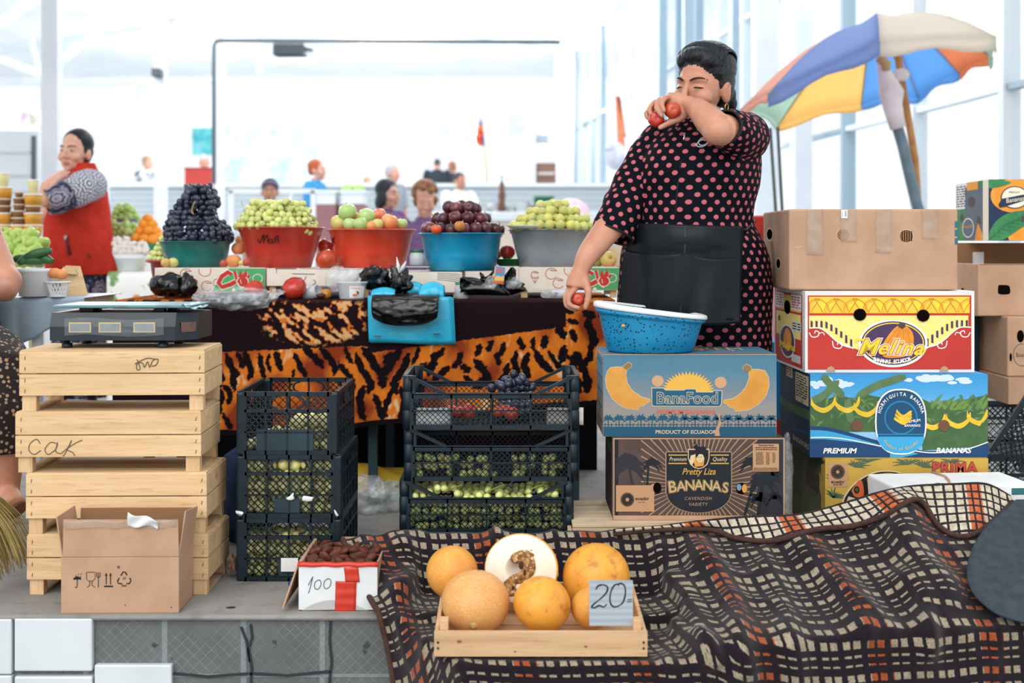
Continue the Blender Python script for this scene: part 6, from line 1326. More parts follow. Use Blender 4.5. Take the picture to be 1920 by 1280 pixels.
basin('bright blue basin heaped with dark plums',865,437,508,81.5,65,YBS,BLUP,zb=CZ-(509-HZ)*4.58/F)
basin('grey basin heaped with pale yellow-green plums',1038,430,501,87,64,YBS+.02,GRYP)
s_ = YBS/F
def shell_heap(px,yb,rb,yt,rt,r,st,dz,rr,prof=lambda t: 1-t,ex=1.0,Y=YBS):
    """points over the outside of a heap: base radius rb px at height yb up to rt px at yt"""
    out_ = []; zb,zt = CZ-(yb-HZ)*Y/F,CZ-(yt-HZ)*Y/F; n = max(1,int((zt-zb)/dz))
    for kz in range(n+1):
        t = kz/max(1,n); R = (rt+(rb-rt)*prof(t))*Y/F; ring = R
        while ring > st*.35 and (ring > R-st*1.5 or kz == n):
            c = max(1,int(2*math.pi*ring/st))
            for i in range(c):
                a = 2*math.pi*(i+.5*(kz % 2))/c+rr.uniform(-.06,.06); x,y = ring*math.cos(a),ring*math.sin(a)*ex
                if y < ring*.62 or kz >= n-1: out_.append(((px-CX)*Y/F+x+rr.uniform(-.1,.1)*st,Y+y,zb+(zt-zb)*t+rr.uniform(-.12,.12)*dz))
            ring -= st
        if kz == n and ring > -st*.65: out_.append(((px-CX)*Y/F,Y,zt+.2*dz))
    return out_
rnd = random.Random(31)
me_bt = fruit_mesh('black_grape',.0128,BGRAPE,.05,1.42); me_gt = fruit_mesh('green_grape',.0136,GGRAPE,.05,1.12)
DRYST = mat('dry_stem','#a08a5a',rough=.8)
p = shell_heap(368,448,57,352,20,.0128,.0252,.0188,rnd,lambda t: (1-t)**.75+.16*math.sin(t*9)*(1-t))
p = [(x+.012*math.sin(z*40)+(z-1.0)*.02+.016*nz((x,y,z),18),y+.012*nz((x,y,z),22,3),z+.008*nz((x,y,z),30,5)) for x,y,z in p]
lab = ['black grape bunch at the bottom of the tall heap, spilling toward the half apple','black grape bunch at the bottom of the tall heap, spilling toward the peaches','black grape bunch in the middle of the tall heap with a pale bare stem','black grape bunch crowning the top of the tall heap']
zs_ = sorted(q[2] for q in p); z1,z2 = zs_[int(len(p)*.52)],zs_[int(len(p)*.78)]; xc = (368-CX)*s_
parts_ = [[q for q in p if q[2] <= z1 and q[0] < xc],[q for q in p if q[2] <= z1 and q[0] >= xc],[q for q in p if z1 < q[2] <= z2],[q for q in p if q[2] > z2]]
for i,q in enumerate(parts_):
    q.sort(key=lambda a: a[1]); st = [([P(364,381,YBS-.12),P(360,392,YBS-.125),P(363,402,YBS-.125),P(358,396,YBS-.12)],.002),([P(366,378,YBS-.11),P(362,384,YBS-.125)],.002)] if i == 2 else ([(P(385,350,YBS-.02),P(388,358,YBS-.05),P(380,362,YBS-.07)),.0016] and [([P(385,352,YBS-.02),P(392,362,YBS-.05)],.0016)])
    bunch('grape_bunch',lab[i],q,me_bt,'black grapes in the teal basin',st,DRYST,rr=rnd,tilt=.7)
p = shell_heap(522,424,74,383,46,.0136,.0262,.020,rnd,lambda t: (1-t)**.75)
p = [(x+.012*nz((x,y,z),20),y+.012*nz((x,y,z),24,3),z-(max(0,x-(570-CX)*s_))*.55+.012*nz((x,y,z),26,5)) for x,y,z in p]
p.sort(key=lambda a: a[0]); n_ = len(p); cuts = [0,n_//4,n_//2,3*n_//4,n_]; lab = ['green grape bunch at the teal-basin side of the red basin','green grape bunch with a dry stem tip, second from the teal-basin side','green grape bunch with a small dark leaf, third across the red basin','small yellow-green grape bunch at the apple side of the red basin']
for i in range(4):
    q = sorted(p[cuts[i]:cuts[i+1]],key=lambda a: a[1]); st = [[([P(455,385,YBS-.1),P(452,378,YBS-.1)],.0014)],[([P(487,386,YBS-.08),P(486,376,YBS-.08),P(487,372,YBS-.08)],.0015),([P(478,382,YBS-.1),P(494,392,YBS-.12),P(500,388,YBS-.1)],.0015)],[([P(536,386,YBS-.1),P(540,380,YBS-.12),P(543,376,YBS-.12)],.0022),([P(535,395,YBS-.14),P(537,388,YBS-.13)],.002)],[([P(590,410,YBS-.1),P(596,406,YBS-.1)],.0014)]][i]
    bunch('grape_bunch',lab[i],q,me_gt,'green grapes in the red basin',st,STEMG,rr=rnd,tilt=.5,s=1 if i < 3 else .9)
def apple_mesh(nm,r,m_):
    mb = MB(); mb.lathe([(r*.02,-r*.74),(r*.2,-r*.84),(r*.5,-r*.82),(r*.82,-r*.5),(r,0),(r*.97,r*.35),(r*.75,r*.75),(r*.45,r*.88),(r*.2,r*.82),(r*.05,r*.62),(r*.01,r*.6)],24); mb.tube([(0,0,r*.6),(r*.05,0,r*.9),(r*.14,0,r*1.12)],r*.05,6,1); return mb.mesh(nm,[m_,DRYST])
AGR = mat('green_apple','#b8d08a','#a5c574',rough=.28,scale=14,spec=.5); ARD = mat('red_apple','#d9705a','#e0a070',rough=.3,scale=16,stretch=(3,3,.7)); AYL = mat('yellow_apple','#d8cf80','#c9c072',rough=.3,scale=12); AOR = mat('orange_apple','#dd8a5a','#e0a56c',rough=.3,scale=18,stretch=(3,3,.7))
for x,y,r,mm,lb,dy in ((652,399,17.5,AGR,'big green apple at the top of the heap nearer the grapes',-.03),(687,406,16,AGR,'green apple with a long stem at the top of the heap',-.06),(711,404,14,ARD,'red apple at the top of the heap',.02),(634,419,15,AYL,'yellow-green apple at the grape side of the apple basin',-.03),(656,421,13,AGR,'green apple low at the front under the big green one',-.11),(676,421,14,AGR,'green apple with a dry leaf low at the front',-.115),(696,424,11,AOR,'small orange apple low at the front of the apple basin',-.11),(708,421,11,AYL,'small yellow apple low at the front of the apple basin',-.10),(730,417,16.5,AOR,'big red-orange apple at the plum side of the basin',-.06),(753,421,12,AGR,'green apple at the very edge on the plum side of the basin',.0),(671,412,13,AOR,'orange apple half hidden between the two top green apples',.03)):
    Y = YBS+dy; o = link_mesh('apple',apple_mesh('apple',r*Y/F,mm),None,P(x,y,Y)); o.rotation_euler = (rnd.uniform(-.5,.2),rnd.uniform(-.4,.4),rnd.uniform(0,6)); tag(o,lb,'apple','apples in the orange-red basin')
DPL = mat('dark_plum','#5a1f2c','#43202e',rough=.28,scale=16,rand=.25,c3='#7b4a4a',s3=14,spec=.55)
me_dp = fruit_mesh('dark_plum',.0262,DPL,.3,1.0,DRYST)
p = shell_heap(866,430,66,390,27,.026,.048,.036,rnd,lambda t: (1-t)**1.05)
for q in p: place(me_dp,'dark_plum','dark red plum in the heap over the bright blue basin','plum',q,'dark plums in the blue basin',1,rnd)
me_op = fruit_mesh('amber_plum',.021,mat('amber_plum_skin','#c98b4a','#b56f3c',rough=.35,scale=20),.3)
tag(link_mesh('amber_plum',me_op,None,P(862,424,YBS-.165)),'single amber plum low at the front of the dark plum heap','plum')
tag(link_mesh('tomato',tomato_mesh('tomato',.021,mat('orange_tomato','#d85a33',rough=.3)),None,P(818,430,YBS-.155)),'small orange tomato among the dark plums','tomato')
YPL = mat('yellow_green_plum','#cfca6c','#bcbf6a',rough=.38,scale=22,rand=.16,c3='#b3c093',s3=18)
me_yp = fruit_mesh('pale_plum',.0195,YPL,.3,1.02)
p = shell_heap(1037,424,74,385,24,.0195,.0365,.0265,rnd,lambda t: (1-t)**.9)
for q in p: place(me_yp,'pale_plum','pale yellow-green plum in the heap over the grey basin','plum',q,'pale plums in the grey basin',1,rnd)
o = thing('serving_dish','thin white dish tucked under the pale plums at the grey basin rim','dish',P(1003,425,4.66)); m = MB(); m.lathe([(.03,-.008),(.085,-.006),(.108,.003),(.11,.005),(.10,.004),(.05,-.002)],36,sy=.55); m.build('dish_body',mat('white_dish','#dfe4e6',rough=.3),o)
# small pieces between the basins
PEA = mat('peach_skin','#d97a52','#e0a062',rough=.6,scale=16,rand=.1); PEAD = mat('peach_flesh','#c9604a','#b34838',rough=.5,scale=30)
for x,y,r,Y,mm,lb in ((438,489,14,4.62,PEA,'front peach between the teal and red basins'),(447,466,13,4.78,PEA,'upper peach behind, touching the red basin'),(452,450,11,4.9,AOR,'pale orange peach highest between the teal and red basins'),(420,495,8,4.61,PEAD,'cut red fruit piece beside the front peach'),(463,492,8.5,4.6,PEAD,'cut red fruit piece against the red basin'),(453,493,6,4.6,AYL,'pale fruit slice between the cut pieces')):
    m = MB(); m.ball((0,0,0),(r*Y/F,r*Y/F,r*Y/F*.93),18,12,0,None,.3); pp_ = P(x,y,Y); o = m.build('peach',mm,loc=(pp_.x,pp_.y,max(pp_.z,.869+r*Y/F*.8))); tag(o,lb,'fruit')
for x,y,r,Y,lb in ((613,487,21,4.62,'large tomato between the two red basins'),(611,463,17,4.85,'darker tomato behind the large one between the red basins'),(951,473,15,4.85,'tomato on the green dish beside the grey basin'),(930,475,12,4.92,'tomato half hidden behind the bright blue basin'),(1128,466,14,4.85,'tomato in the box behind the hanging arm'),(552,546,23,4.47,'large tomato on the cloth in front of the white box'),(477,536,19,4.52,'tomato half behind the clear plastic bag')):
    R = r*Y/F; pp_ = P(x,y,Y); zz = pp_.z if y < 500 else TZ+R*.86; o = link_mesh('tomato',tomato_mesh('tomato',R),None,(pp_.x,pp_.y,zz)); o.rotation_euler = (.5,.3,x); tag(o,lb,'tomato')
o = thing('green_dish','shallow green plastic dish behind the blue and grey basins','dish',P(955,491,4.86)); o.location.z = .868; m = MB(); m.lathe([(.04,0),(.045,.004),(.075,.028),(.08,.03),(.07,.028),(.04,.006)],30); m.build('dish_body',mat('green_plastic','#2c8a52',rough=.35),o)
o = link_mesh('apple',apple_mesh('apple',.033,mat('blush_apple','#b8b25e','#c98a58',rough=.35,scale=10)),None,P(1140,487,4.72)); o.rotation_euler = (1.2,0,.3); tag(o,'yellow-green apple with its eye showing, beside the hanging forearm','apple')
o = link_mesh('apple',apple_mesh('apple',.024,mat('dull_green_apple','#8a8a48',rough=.4)),None,P(1118,492,4.74)); tag(o,'small dull green apple next to the blushing one','apple')
o = thing('open_tray','small pale cardboard tray flap behind the apples by the apron','tray',P(1150,490,4.86)); m = MB(); quad(m,(-.05,0,-.02),(.06,0,-.02),(.045,.02,.065),(-.03,.02,.055)); m.build('tray_wall',mat('tan_board','#c9b193'),o); m = MB(); m.box(-.06,.06,0,.12,-.035,-.02); m.build('tray_floor',CARD,o)
ha = thing('half_apple','dry half apple with a stem leaning on the teal basin','apple',P(318,489,4.60)); ha.location.z = .869+.017; m = MB(); m.ball((.012,.004,0),(.020,.016,.018),16,10); m.build('apple_skin',AYL,ha); m = MB(); m.ball((-.012,-.008,-.001),(.019,.010,.0175),16,10); m.build('cut_face',mat('browned_flesh','#d9b878','#c49a5a',scale=30),ha); m = MB(); m.tube([(0,-.008,.012),(-.012,-.012,.026),(-.018,-.012,.034)],[.002,.0025,.0035],6); m.build('stem',DRYST,ha)
# small red bucket with green grapes behind the teal basin
o = thing('red_bucket','small dull red bucket of grapes standing behind the first fruit box','bucket',((318-CX)*5.0/F,5.0,TZ)); s5 = 5.0/F; m = MB(); zr = CZ-(487-HZ)*s5-TZ; m.lathe([(.06,0),(.075,zr*.9),(.088,zr*.93),(.097,zr*.95),(.095,zr),(.07,zr*.98),(.055,.01)],36); m.build('bucket_body',pl('dull_red_plastic','#a8322f','#96292a'),o)
p = shell_heap(318,484,36,448,14,.0118,.0225,.018,rnd,Y=5.0); bunch('grape_bunch','green grape bunch in the small dull red bucket',p[:95],me_gg,rr=rnd,s=1.12)
# bags, tubs and jars along the table edge
BLKP = mat('black_film','#040609','#080a0e',rough=.16,scale=20,spec=.5,bump=.35,bscale=45,dist=.005)
CYAN = mat('cyan_film','#2fb7da','#25a9cf',rough=.28,scale=20,spec=.55,bump=.35,bscale=40,dist=.004)
crumple('plastic_bag','crumpled black plastic bag lying in front of the red fruit outlines','bag',P(312,543,4.5)+Vector((0,0,.012)),(.060,.045,.044),BLKP,1,.32)
crumple('plastic_bag','smaller black plastic bag standing beside the crumpled black one','bag',P(352,542,4.5)+Vector((0,0,.012)),(.034,.03,.046),BLKP,6,.4)
o = thing('clear_bag','long crumpled clear plastic bag draped over the table edge','bag',P(450,556,4.4)); m = MB()
def cb_f(u,v):
    x = -.165+.325*u; w_ = math.sin(math.pi*min(1,u*1.02+.02))**.5; z = .032*w_*(1-v)-.052*v*w_-.012*u+.02*(u > .85)*u; y = -.03-.05*math.sin(math.pi*v)*w_+.08*(1-v)**2
    return (x,y+.012*nz((x,v*.2,z),25),z+.010*nz((x,v*.3,1),22)+.006)
m.grid(50,16,cb_f); m.build('bag_film',FILM,o); m = MB(); m.ball((-.02,.01,-.002),(.10,.03,.016),20,10); m.v = [tuple(Vector(v)*(1+.3*nz(v,40))) for v in m.v]; m.build('folded_contents',mat('grey_film','#6d747c','#8b9299',rough=.3,scale=30,alpha=.6),o)
o = thing('clear_tub','clear plastic tub with a white label on the table edge','tub',P(660,562,4.47)); o.location.z = TZ; m = MB(); m.lathe([(.042,0),(.046,.004),(.054,.056),(.059,.058),(.059,.064),(.055,.065),(.052,.056),(.043,.006)],32,sy=.7); m.build('tub_body',mat('clear_plastic','#dfe6ee',rough=.15,alpha=.55,spec=.7),o)
m = MB(); pr = None; m.grid(12,4,lambda u,v: ((.047+.005*v)*math.sin(-.1+u*1.25),-.7*(.048+.005*v)*math.cos(-.1+u*1.25)-.001,.006+.042*v),0); pr = Print(m,(0,0,100,100),(-.003,-.0372,.008),(.042,.0,0),(0,0,.036),(0,-1,0)); pr.ell(45,75,22,12,1,2); pr.ell(70,55,8,14,2,2); pr.ell(60,40,7,6,3,2); pr.rect(0,4,100,10,1,1); m.build('paper_label',[PAPER,mat('label_orange','#d9653a'),BLACK,mat('label_green','#6a8f4a')],o)
o = thing('drinking_glass','small clear glass lying beside the large tomato on the cloth','glass',P(584,556,4.5)); o.location.z = TZ+.022; m = MB(); m.lathe([(.016,-.03),(.022,-.028),(.023,.03),(.021,.03),(.020,-.024),(.01,-.026)],24,M=Matrix.Rotation(1.3,4,'Y') @ Matrix.Rotation(.4,4,'X')); m.build('glass_body',mat('clear_plastic','#dfe6ee'),o)
o = thing('onion','small golden onion next to the clear tub','onion',P(613,556,4.48)); o.location.z = TZ+.018; m = MB(); m.lathe([(.002,-.017),(.012,-.014),(.021,-.002),(.018,.010),(.008,.017),(.004,.024),(.003,.032)],20,M=Matrix.Rotation(-.9,4,'Y')); m.build('onion_skin',mat('onion_gold','#c98a3c','#a8682c',rough=.4,scale=40,stretch=(4,4,.6)),o)
crumple('dried_fruit','small dark brown fruit beside the onion','fruit',P(602,557,4.46)+Vector((0,0,.006)),(.017,.013,.009),mat('dark_brown_fruit','#4a2a22'),3,.2)
crumple('blue_film','dark blue plastic scrap behind the onion','bag',P(606,548,4.54)+Vector((0,0,.004)),(.04,.02,.018),mat('dark_blue_film','#24405f',rough=.3),3,.5)
crumple('clear_bag','clear plastic bag puffed up behind the clear tub','bag',P(640,528,4.52)+Vector((0,0,.004)),(.06,.03,.05),FILM,5,.3)
def jar(label,px,py,Y,r,h,base,lid):
    o = thing('glass_jar',label,'jar',((px-CX)*Y/F,Y,base)); m = MB(); m.lathe([(r*.8,0),(r,h*.08),(r,h*.68),(r*.82,h*.82),(r*.8,h*.9),(r*.7,h*.9),(r*.9,h*.66),(r*.9,h*.1)],28); m.build('jar_glass',mat('jar_glass','#d9e2e8',rough=.1,alpha=.5,spec=.8),o)
    m = MB(); m.lathe([(r*.86,h*.84),(r*.88,h*.86),(r*.88,h*.985),(r*.84,h),(r*.02,h)],28); m.build('lid',lid,o); m = MB(); m.lathe([(r*.1,h*.02),(r*.84,h*.05),(r*.84,h*.3),(r*.1,h*.32)],24); m.build('contents',mat('jar_salt','#cfd3d6'),o)
LIDG = mat('lid_green','#3f8f6a',rough=.35)
jar('glass jar with a green lid on the cloth beside the black bag of sweets',866,545,4.48,.028,.063,TZ,LIDG); jar('glass jar with a dark green lid between the orange-red and blue basins',782,484,4.66,.029,.066,.868,mat('lid_dark_green','#1d5c43',rough=.35))
o = thing('notebook','worn notebook lying by the jar between the basins','book',P(784,500,4.60)); o.location.z = .869; m = MB(); m.box(-.045,.04,-.02,.06,0,.004); m.build('pages',PAPER,o); m = MB(); m.box(-.047,.042,-.022,.062,.0042,.006); m.build('cover',mat('dark_brown_cover','#4a3028'),o)
crumple('plastic_bag','black plastic bag tied upright behind the cyan bags','bag',P(752,535,4.44)+Vector((0,0,.012)),(.045,.03,.052),BLKP,11,.5)
o = thing('knotted_bag','black bag with a white knotted tip rising before the blue basin','bag',P(750,522,4.42)); m = MB(); m.tube([(-.0,0,-.03),(.0,0,.0),(-.002,0,.02)],[.03,.016,.006],12); m.build('bag_neck',BLKP,o); m = MB(); m.tube([(-.002,0,.018),(-.006,-.004,.045),(-.012,0,.078)],[.004,.008,.001],8,flat=.4); m.tube([(-.002,0,.018),(.012,-.006,.04),(.022,0,.062)],[.004,.010,.002],8,flat=.4); m.build('white_tip',PAPER,o)
crumple('plastic_bag','loose black plastic bag behind the clear tub','bag',P(708,530,4.5)+Vector((0,0,.012)),(.055,.03,.045),BLKP,15,.6)
cy = thing('cyan_bags','stack of cyan carrier bags hanging over the table edge','bags',P(767,560,4.38)); m = MB()
for l in range(3): m.grid(24,14,lambda u,v: ((-.146+.297*u)*(1+.012*v)+.004*l+.006*v,.004*l-.012-.004*math.sin(u*9+v*3)-.006*v*(1-v)*4,.012-.165*v-.006*u*(1-u)*4*v-.002*l+.004*math.sin(u*5)),0)
for x,z in ((-.11,-.132),(.10,-.124)): m.box(x-.012,x+.012,-.0275,-.0245,z-.0015,z+.0015,1)
m.build('bag_sheets',[CYAN,mat('slot_brown','#5a2f28')],cy,solid=.0012)
for x0,x1,z0,z1,dy in ((-.135,-.05,.01,.04,.0),(.035,.125,.0,.06,.0),(-.03,.04,.02,.06,.06)):
    m = MB(); m.grid(12,10,lambda u,v: (x0+(x1-x0)*u,-.014+dy+.09*v+.006*nz((u*2,v*2,x0*9),2),z0+(z1-z0)*math.sin(math.pi*min(1,v*1.1))**.6*(.7+.3*math.sin(u*3))),0); m.build('folded_handle',CYAN,cy,solid=.0012)
bb_ = thing('black_bag_roll','folded black bag hanging over the cyan carrier bags','bag',P(760,572,4.33)); m = MB()
def bb_f(u,v):
    x = -.117+.235*u; d = .026-.030*abs(2*u-1)**3.2; z = .024-(.075+d*.8)*v+.004*(2*u-1)**2; return (x*(1-.05*v**4),-.010-.022*math.sin(math.pi*min(1,v*.95+.03))**.7+.006*nz((x,v*.3,0),24)+.004*nz((x*2,v*.3,2),30),z)
m.grid(36,18,bb_f); m.build('bag_front',BLKP,bb_,solid=.002); m = MB(); m.grid(20,6,lambda u,v: (-.117+.235*u,-.012+.09*v,.024+.012*math.sin(math.pi*v)),0); m.build('bag_top',BLKP,bb_,solid=.002)
o = crumple('plastic_bag','wide open black bag holding sweets beside the grey basin','bag',P(916,545,4.46)+Vector((0,0,.012)),(.115,.045,.034),BLKP,19,.45)
for x0,y0,x1,y1,sd in ((862,520,900,548,1),(900,502,925,530,3),(942,500,968,535,5)):
    m = MB(); a,b = P(x0,y0,4.45),P(x1,y1,4.45); m.grid(10,10,lambda u,v: (a.x+(b.x-a.x)*u+.008*nz((u,v,sd),3),4.45-.02*math.sin(3*u)*v+.012*nz((u,v,sd),5),b.z+(a.z-b.z)*v*(.7+.3*math.sin(u*4+sd)))); mm = m.build('bag_flare',BLKP,solid=.0012); mm.parent = o; mm.matrix_parent_inverse = Matrix.Translation(-o.location)
pk = thing('sweet_packet','small blue and orange sweet packet standing in the open black bag','packet',P(934,532,4.41)); m = MB(); m.box(-.019,.019,-.004,.004,0,.062); pr = Print(m,(0,0,100,100),(-.019,-.004,0),(.038,0,0),(0,0,.062),(0,-1,0)); pr.rect(0,60,100,100,1,1); pr.poly([(10,62),(40,52),(70,58),(100,50),(100,80),(10,85)],3,2); pr.rect(20,12,80,24,2,2); pr.rect(25,28,78,36,2,2); pr.rect(0,0,10,60,3,1)
m.build('packet_body',[mat('packet_blue','#3d8fc4'),mat('packet_orange','#c96a2c','#b0561f',scale=60),mat('packet_red','#d9523c'),mat('packet_gold','#d9b06a')],pk,bevel=.001); pk.rotation_euler = (-.15,.12,0)
crumple('clear_bag','crumpled clear film around the sweet packet','bag',P(925,534,4.43),(.04,.025,.03),FILM,23,.5); crumple('clear_bag','crumpled clear film spilling toward the grey basin box','bag',P(965,532,4.44),(.035,.02,.024),FILM,27,.5)
crumple('clear_bag','clear film scrap under the fruit box beside the hanging hand','bag',P(1045,553,4.5)+Vector((0,0,.004)),(.04,.02,.018),FILM,29,.5)
# ================================================================ weighing scale on the wooden crates
sc_ = thing('weighing_scale','black flat weighing scale with three small displays, on the topmost wooden crate','scale',((226-CX)*3.40/F,3.47,.667),(0,0,.0))
SBL = mat('scale_black','#182229','#1d2a33',rough=.35,scale=12,bump=.05,bscale=120)
x0,x1,xk = (101-226)*3.4/F,(366-226)*3.4/F,(334-226)*3.4/F; m = MB()
prof = [(-.10,.022),(-.10,.060),(-.085,.098),(.12,.098),(.12,.022)]
L0 = [Vector((x0,y,z)) for y,z in prof]; L1 = [Vector((xk,y,z)) for y,z in prof]; L2 = [Vector((x1,y+(.06 if i < 3 else 0),z*.97)) for i,(y,z) in enumerate(prof)]
for A_1,B_1 in ((L0,L1),(L1,L2)):
    for i in range(5): j = (i+1) % 5; m.add([A_1[i],A_1[j],B_1[j],B_1[i]],[(0,1,2,3)])
m.add(L0,[(4,3,2,1,0)]); m.add(L2,[(0,1,2,3,4)]); m.build('scale_body',SBL,sc_,bevel=.004)
fz = lambda py: (CZ-(py-HZ)*3.37/F)-.667
def front_y(z): return -.10+max(0,(z-.060))*.39-.0006
for a,b in ((136,178),(192,234),(257,298)):
    m = MB(); xa,xb = (a-226)*3.37/F,(b-226)*3.37/F; za,zb = .044,.072
    P4 = lambda x,z,d: (x,-.1015-d,z)
    m.box(xa,xb,-.1035,-.099,za,zb,0); m.box(xa+.004,xb-.004,-.1045,-.0995,za+.004,zb-.004,1); m.build('display',[mat('display_frame','#c9b47a',rough=.4),mat('display_glass','#8d9498','#7f878c',rough=.15,scale=30)],sc_,bevel=.0006)
m = MB(); m.grid(30,10,lambda u,v: ((129-226)*3.37/F+u*.272,-.1065-.003*nz((u*3,v,0),3),.036+.046*v+.003*math.sin(u*7))); m.build('clear_wrap',mat('thin_wrap','#aab4ba',rough=.1,alpha=.16,spec=.8),sc_)
m = MB(); m.add([L1[0].lerp(L2[0],.25)+Vector((.001,-.0015,.022)),L1[0].lerp(L2[0],.9)+Vector((.001,-.0015,.022)),L1[1].lerp(L2[1],.9)+Vector((.001,-.002,.012)),L1[1].lerp(L2[1],.25)+Vector((.001,-.002,.012))],[(0,1,2,3)]); m.build('side_display',mat('smoky_red_panel','#6d4a40','#4a3a38',rough=.15,scale=30),sc_,solid=.001)
for x,y in ((-.148,-.07),(.118,-.07),(-.148,.09),(.118,.09)): m = MB(); m.lathe([(.013,0),(.0145,.002),(.0145,.012),(.008,.014),(.008,.026)],16,c=(x,y,0)); m.build('foot',SBL,sc_)
for x,y in ((-.12,.0),(.09,.0),(.115,.05),(-.12,.08)): m = MB(); m.box(x-.014,x+.014,y-.014,y+.014,.095,.110); m.build('plate_support',SBL,sc_)
m = MB(); m.box((104-226)*3.42/F,(360-226)*3.42/F,-.09,.13,.1105,.1185); m.build('weighing_plate',mat('worn_steel_plate','#6f9199','#57767f',rough=.4,scale=14,metal=.3),sc_,bevel=.002)
m = MB(); m.grid(8,6,lambda u,v: (.175+.03*u,-.095+.18*v,.119+.003*math.sin(u*9+v*12)-.012*u*u)); m.build('peeling_film',mat('pale_cyan_film','#8fc4cf',rough=.3),sc_,solid=.001)
# ---- speckled blue bowl on the blue-grey carton
by = 3.61; s_b = by/F; bw = thing('mixing_bowl','blue bowl with dark speckles and a tilted white rim, on the blue-grey carton','bowl',((1219-CX)*s_b,by,.6385))
k = N('speckled_blue'); v = k.coord('Object'); vo = k.n('TexVoronoi'); vo.inputs['Scale'].default_value = 95; k.link(v,vo.inputs['Vector']); mk = k.math('MULTIPLY',k.step(vo.outputs['Distance'],.30,.23),k.math('GREATER_THAN',k.noise(v,24,2),.36))
k.link(k.mix(mk,k.mix(k.step(k.noise(v,8),.4,.6),lin('#1a8cbc'),lin('#147fb0')),lin('#12344a')),k.b.inputs['Base Color']); k.b.inputs['Roughness'].default_value = .32; SPK = k.m
def tilted(prof,sy=.76,kk=60):
    R_ = []
    for r,z in prof: R_.append([Vector((r*math.cos(2*math.pi*j/kk),r*math.sin(2*math.pi*j/kk)*sy,z*(1-1.0*r*math.cos(2*math.pi*j/kk)))) for j in range(kk)])
    return R_
m = MB(); m.rings(tilted([(.01,.001),(.118,0),(.127,.005),(.140,.05),(.151,.095),(.1525,.099),(.160,.101),(.163,.112),(.152,.112),(.146,.09),(.12,.01),(.01,.006)]),0,True,True); m.build('bowl_body',SPK,bw)
m = MB(); m.rings(tilted([(.1535,.113),(.166,.113),(.1675,.117),(.1665,.126),(.158,.129),(.150,.124)]),0,True,False); m.build('rim_cover',mat('white_dish','#dfe4e6',rough=.3),bw)
m = MB(); m.ball((-.088,-.101,.082),(.006,.003,.004),10,6); m.build('food_scrap',mat('orange_crumb','#e0a24c'),bw)
# ================================================================ people
SKIN = mat('skin','#c68f76','#b98169',rough=.5,scale=14,sss=.08,bump=.08,bscale=140)
SKIN2 = mat('skin_pale','#d9a892','#cf9a84',rough=.5,scale=14,sss=.08)
HAIRB = N('black_hair'); v = HAIRB.coord('Object',(1,.25,1)); nn = HAIRB.noise(v,90,4); HAIRB.link(HAIRB.mix(HAIRB.step(nn,.4,.7),lin('#06080c'),lin('#1c242d')),HAIRB.b.inputs['Base Color']); HAIRB.b.inputs['Roughness'].default_value = .45; HAIRB.b.inputs['Specular IOR Level'].default_value = .35; HAIRB.bump(nn,.6,.004); HAIRB = HAIRB.m
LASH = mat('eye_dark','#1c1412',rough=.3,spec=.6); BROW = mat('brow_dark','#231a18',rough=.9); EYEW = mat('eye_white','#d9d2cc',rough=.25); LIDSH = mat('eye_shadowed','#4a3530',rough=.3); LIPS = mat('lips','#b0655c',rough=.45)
def hm_(o,yaw,pitch=0,roll=0,s=1.0):
    return Matrix.Translation(o) @ Matrix.Rotation(yaw,4,'Z') @ Matrix.Rotation(roll,4,'Y') @ Matrix.Rotation(pitch,4,'X') @ Matrix.Scale(s,4)
def head_shapes(mb,M,fat=1.0,smile=0):
    R3 = M.to_3x3(); T = lambda p: M @ Vector(p); s = M.to_scale().x
    def ball(c,r,k=18): mb.ball(T(c),r,k,12,0,R3)
    def tube(ps,r): mb.tube([T(p) for p in ps],[a*s for a in (r if hasattr(r,'__len__') else [r]*len(ps))],10)
    ball((0,.018,.045),(.076,.094,.086)); ball((0,-.02,-.002),(.067*fat,.072,.08)); ball((0,-.026,-.062),(.057*fat,.058,.05)); ball((0,-.07,-.098),(.024,.02,.018))
    for q in (-1,1):
        ball((q*.038*fat,-.060,-.030+.004*smile),(.030,.028+.002*smile,.027)); ball((q*.0125,-.097,-.033),(.0095,.011,.0085))
        ball((q*.078,.014,-.012),(.012,.022,.034)); tube([(q*.079,-.004,-.026),(q*.085,-.004,.002),(q*.086,.012,.019),(q*.084,.028,.008),(q*.081,.026,-.014),(q*.078,.012,-.036)],.0045)
        ball((q*.031,-.070,.003),(.019,.013,.0125)); tube([(q*.013,-.080,.004),(q*.031,-.0855,.0105-.003*smile),(q*.050,-.072,.002)],.0036); tube([(q*.014,-.080,-.001),(q*.031,-.0845,-.006+.004*smile),(q*.049,-.072,-.003)],.0038)
    tube([(-.05,-.060,.027),(-.03,-.080,.030),(0,-.086,.026),(.03,-.080,.030),(.05,-.060,.027)],.010)
    tube([(0,-.084,.026),(0,-.097,.002),(0,-.112,-.026)],[.0075,.0085,.0125]); ball((0,-.110,-.030),(.0115,.012,.010))
    tube([(-.026,-.078,-.066),(-.010,-.094,-.0615),(0,-.094,-.063),(.010,-.094,-.0615),(.026,-.078,-.066)],[.003,.006,.005,.006,.003]); tube([(-.022,-.080,-.070),(0,-.091,-.0755),(.022,-.080,-.070)],[.003,.0075,.003])
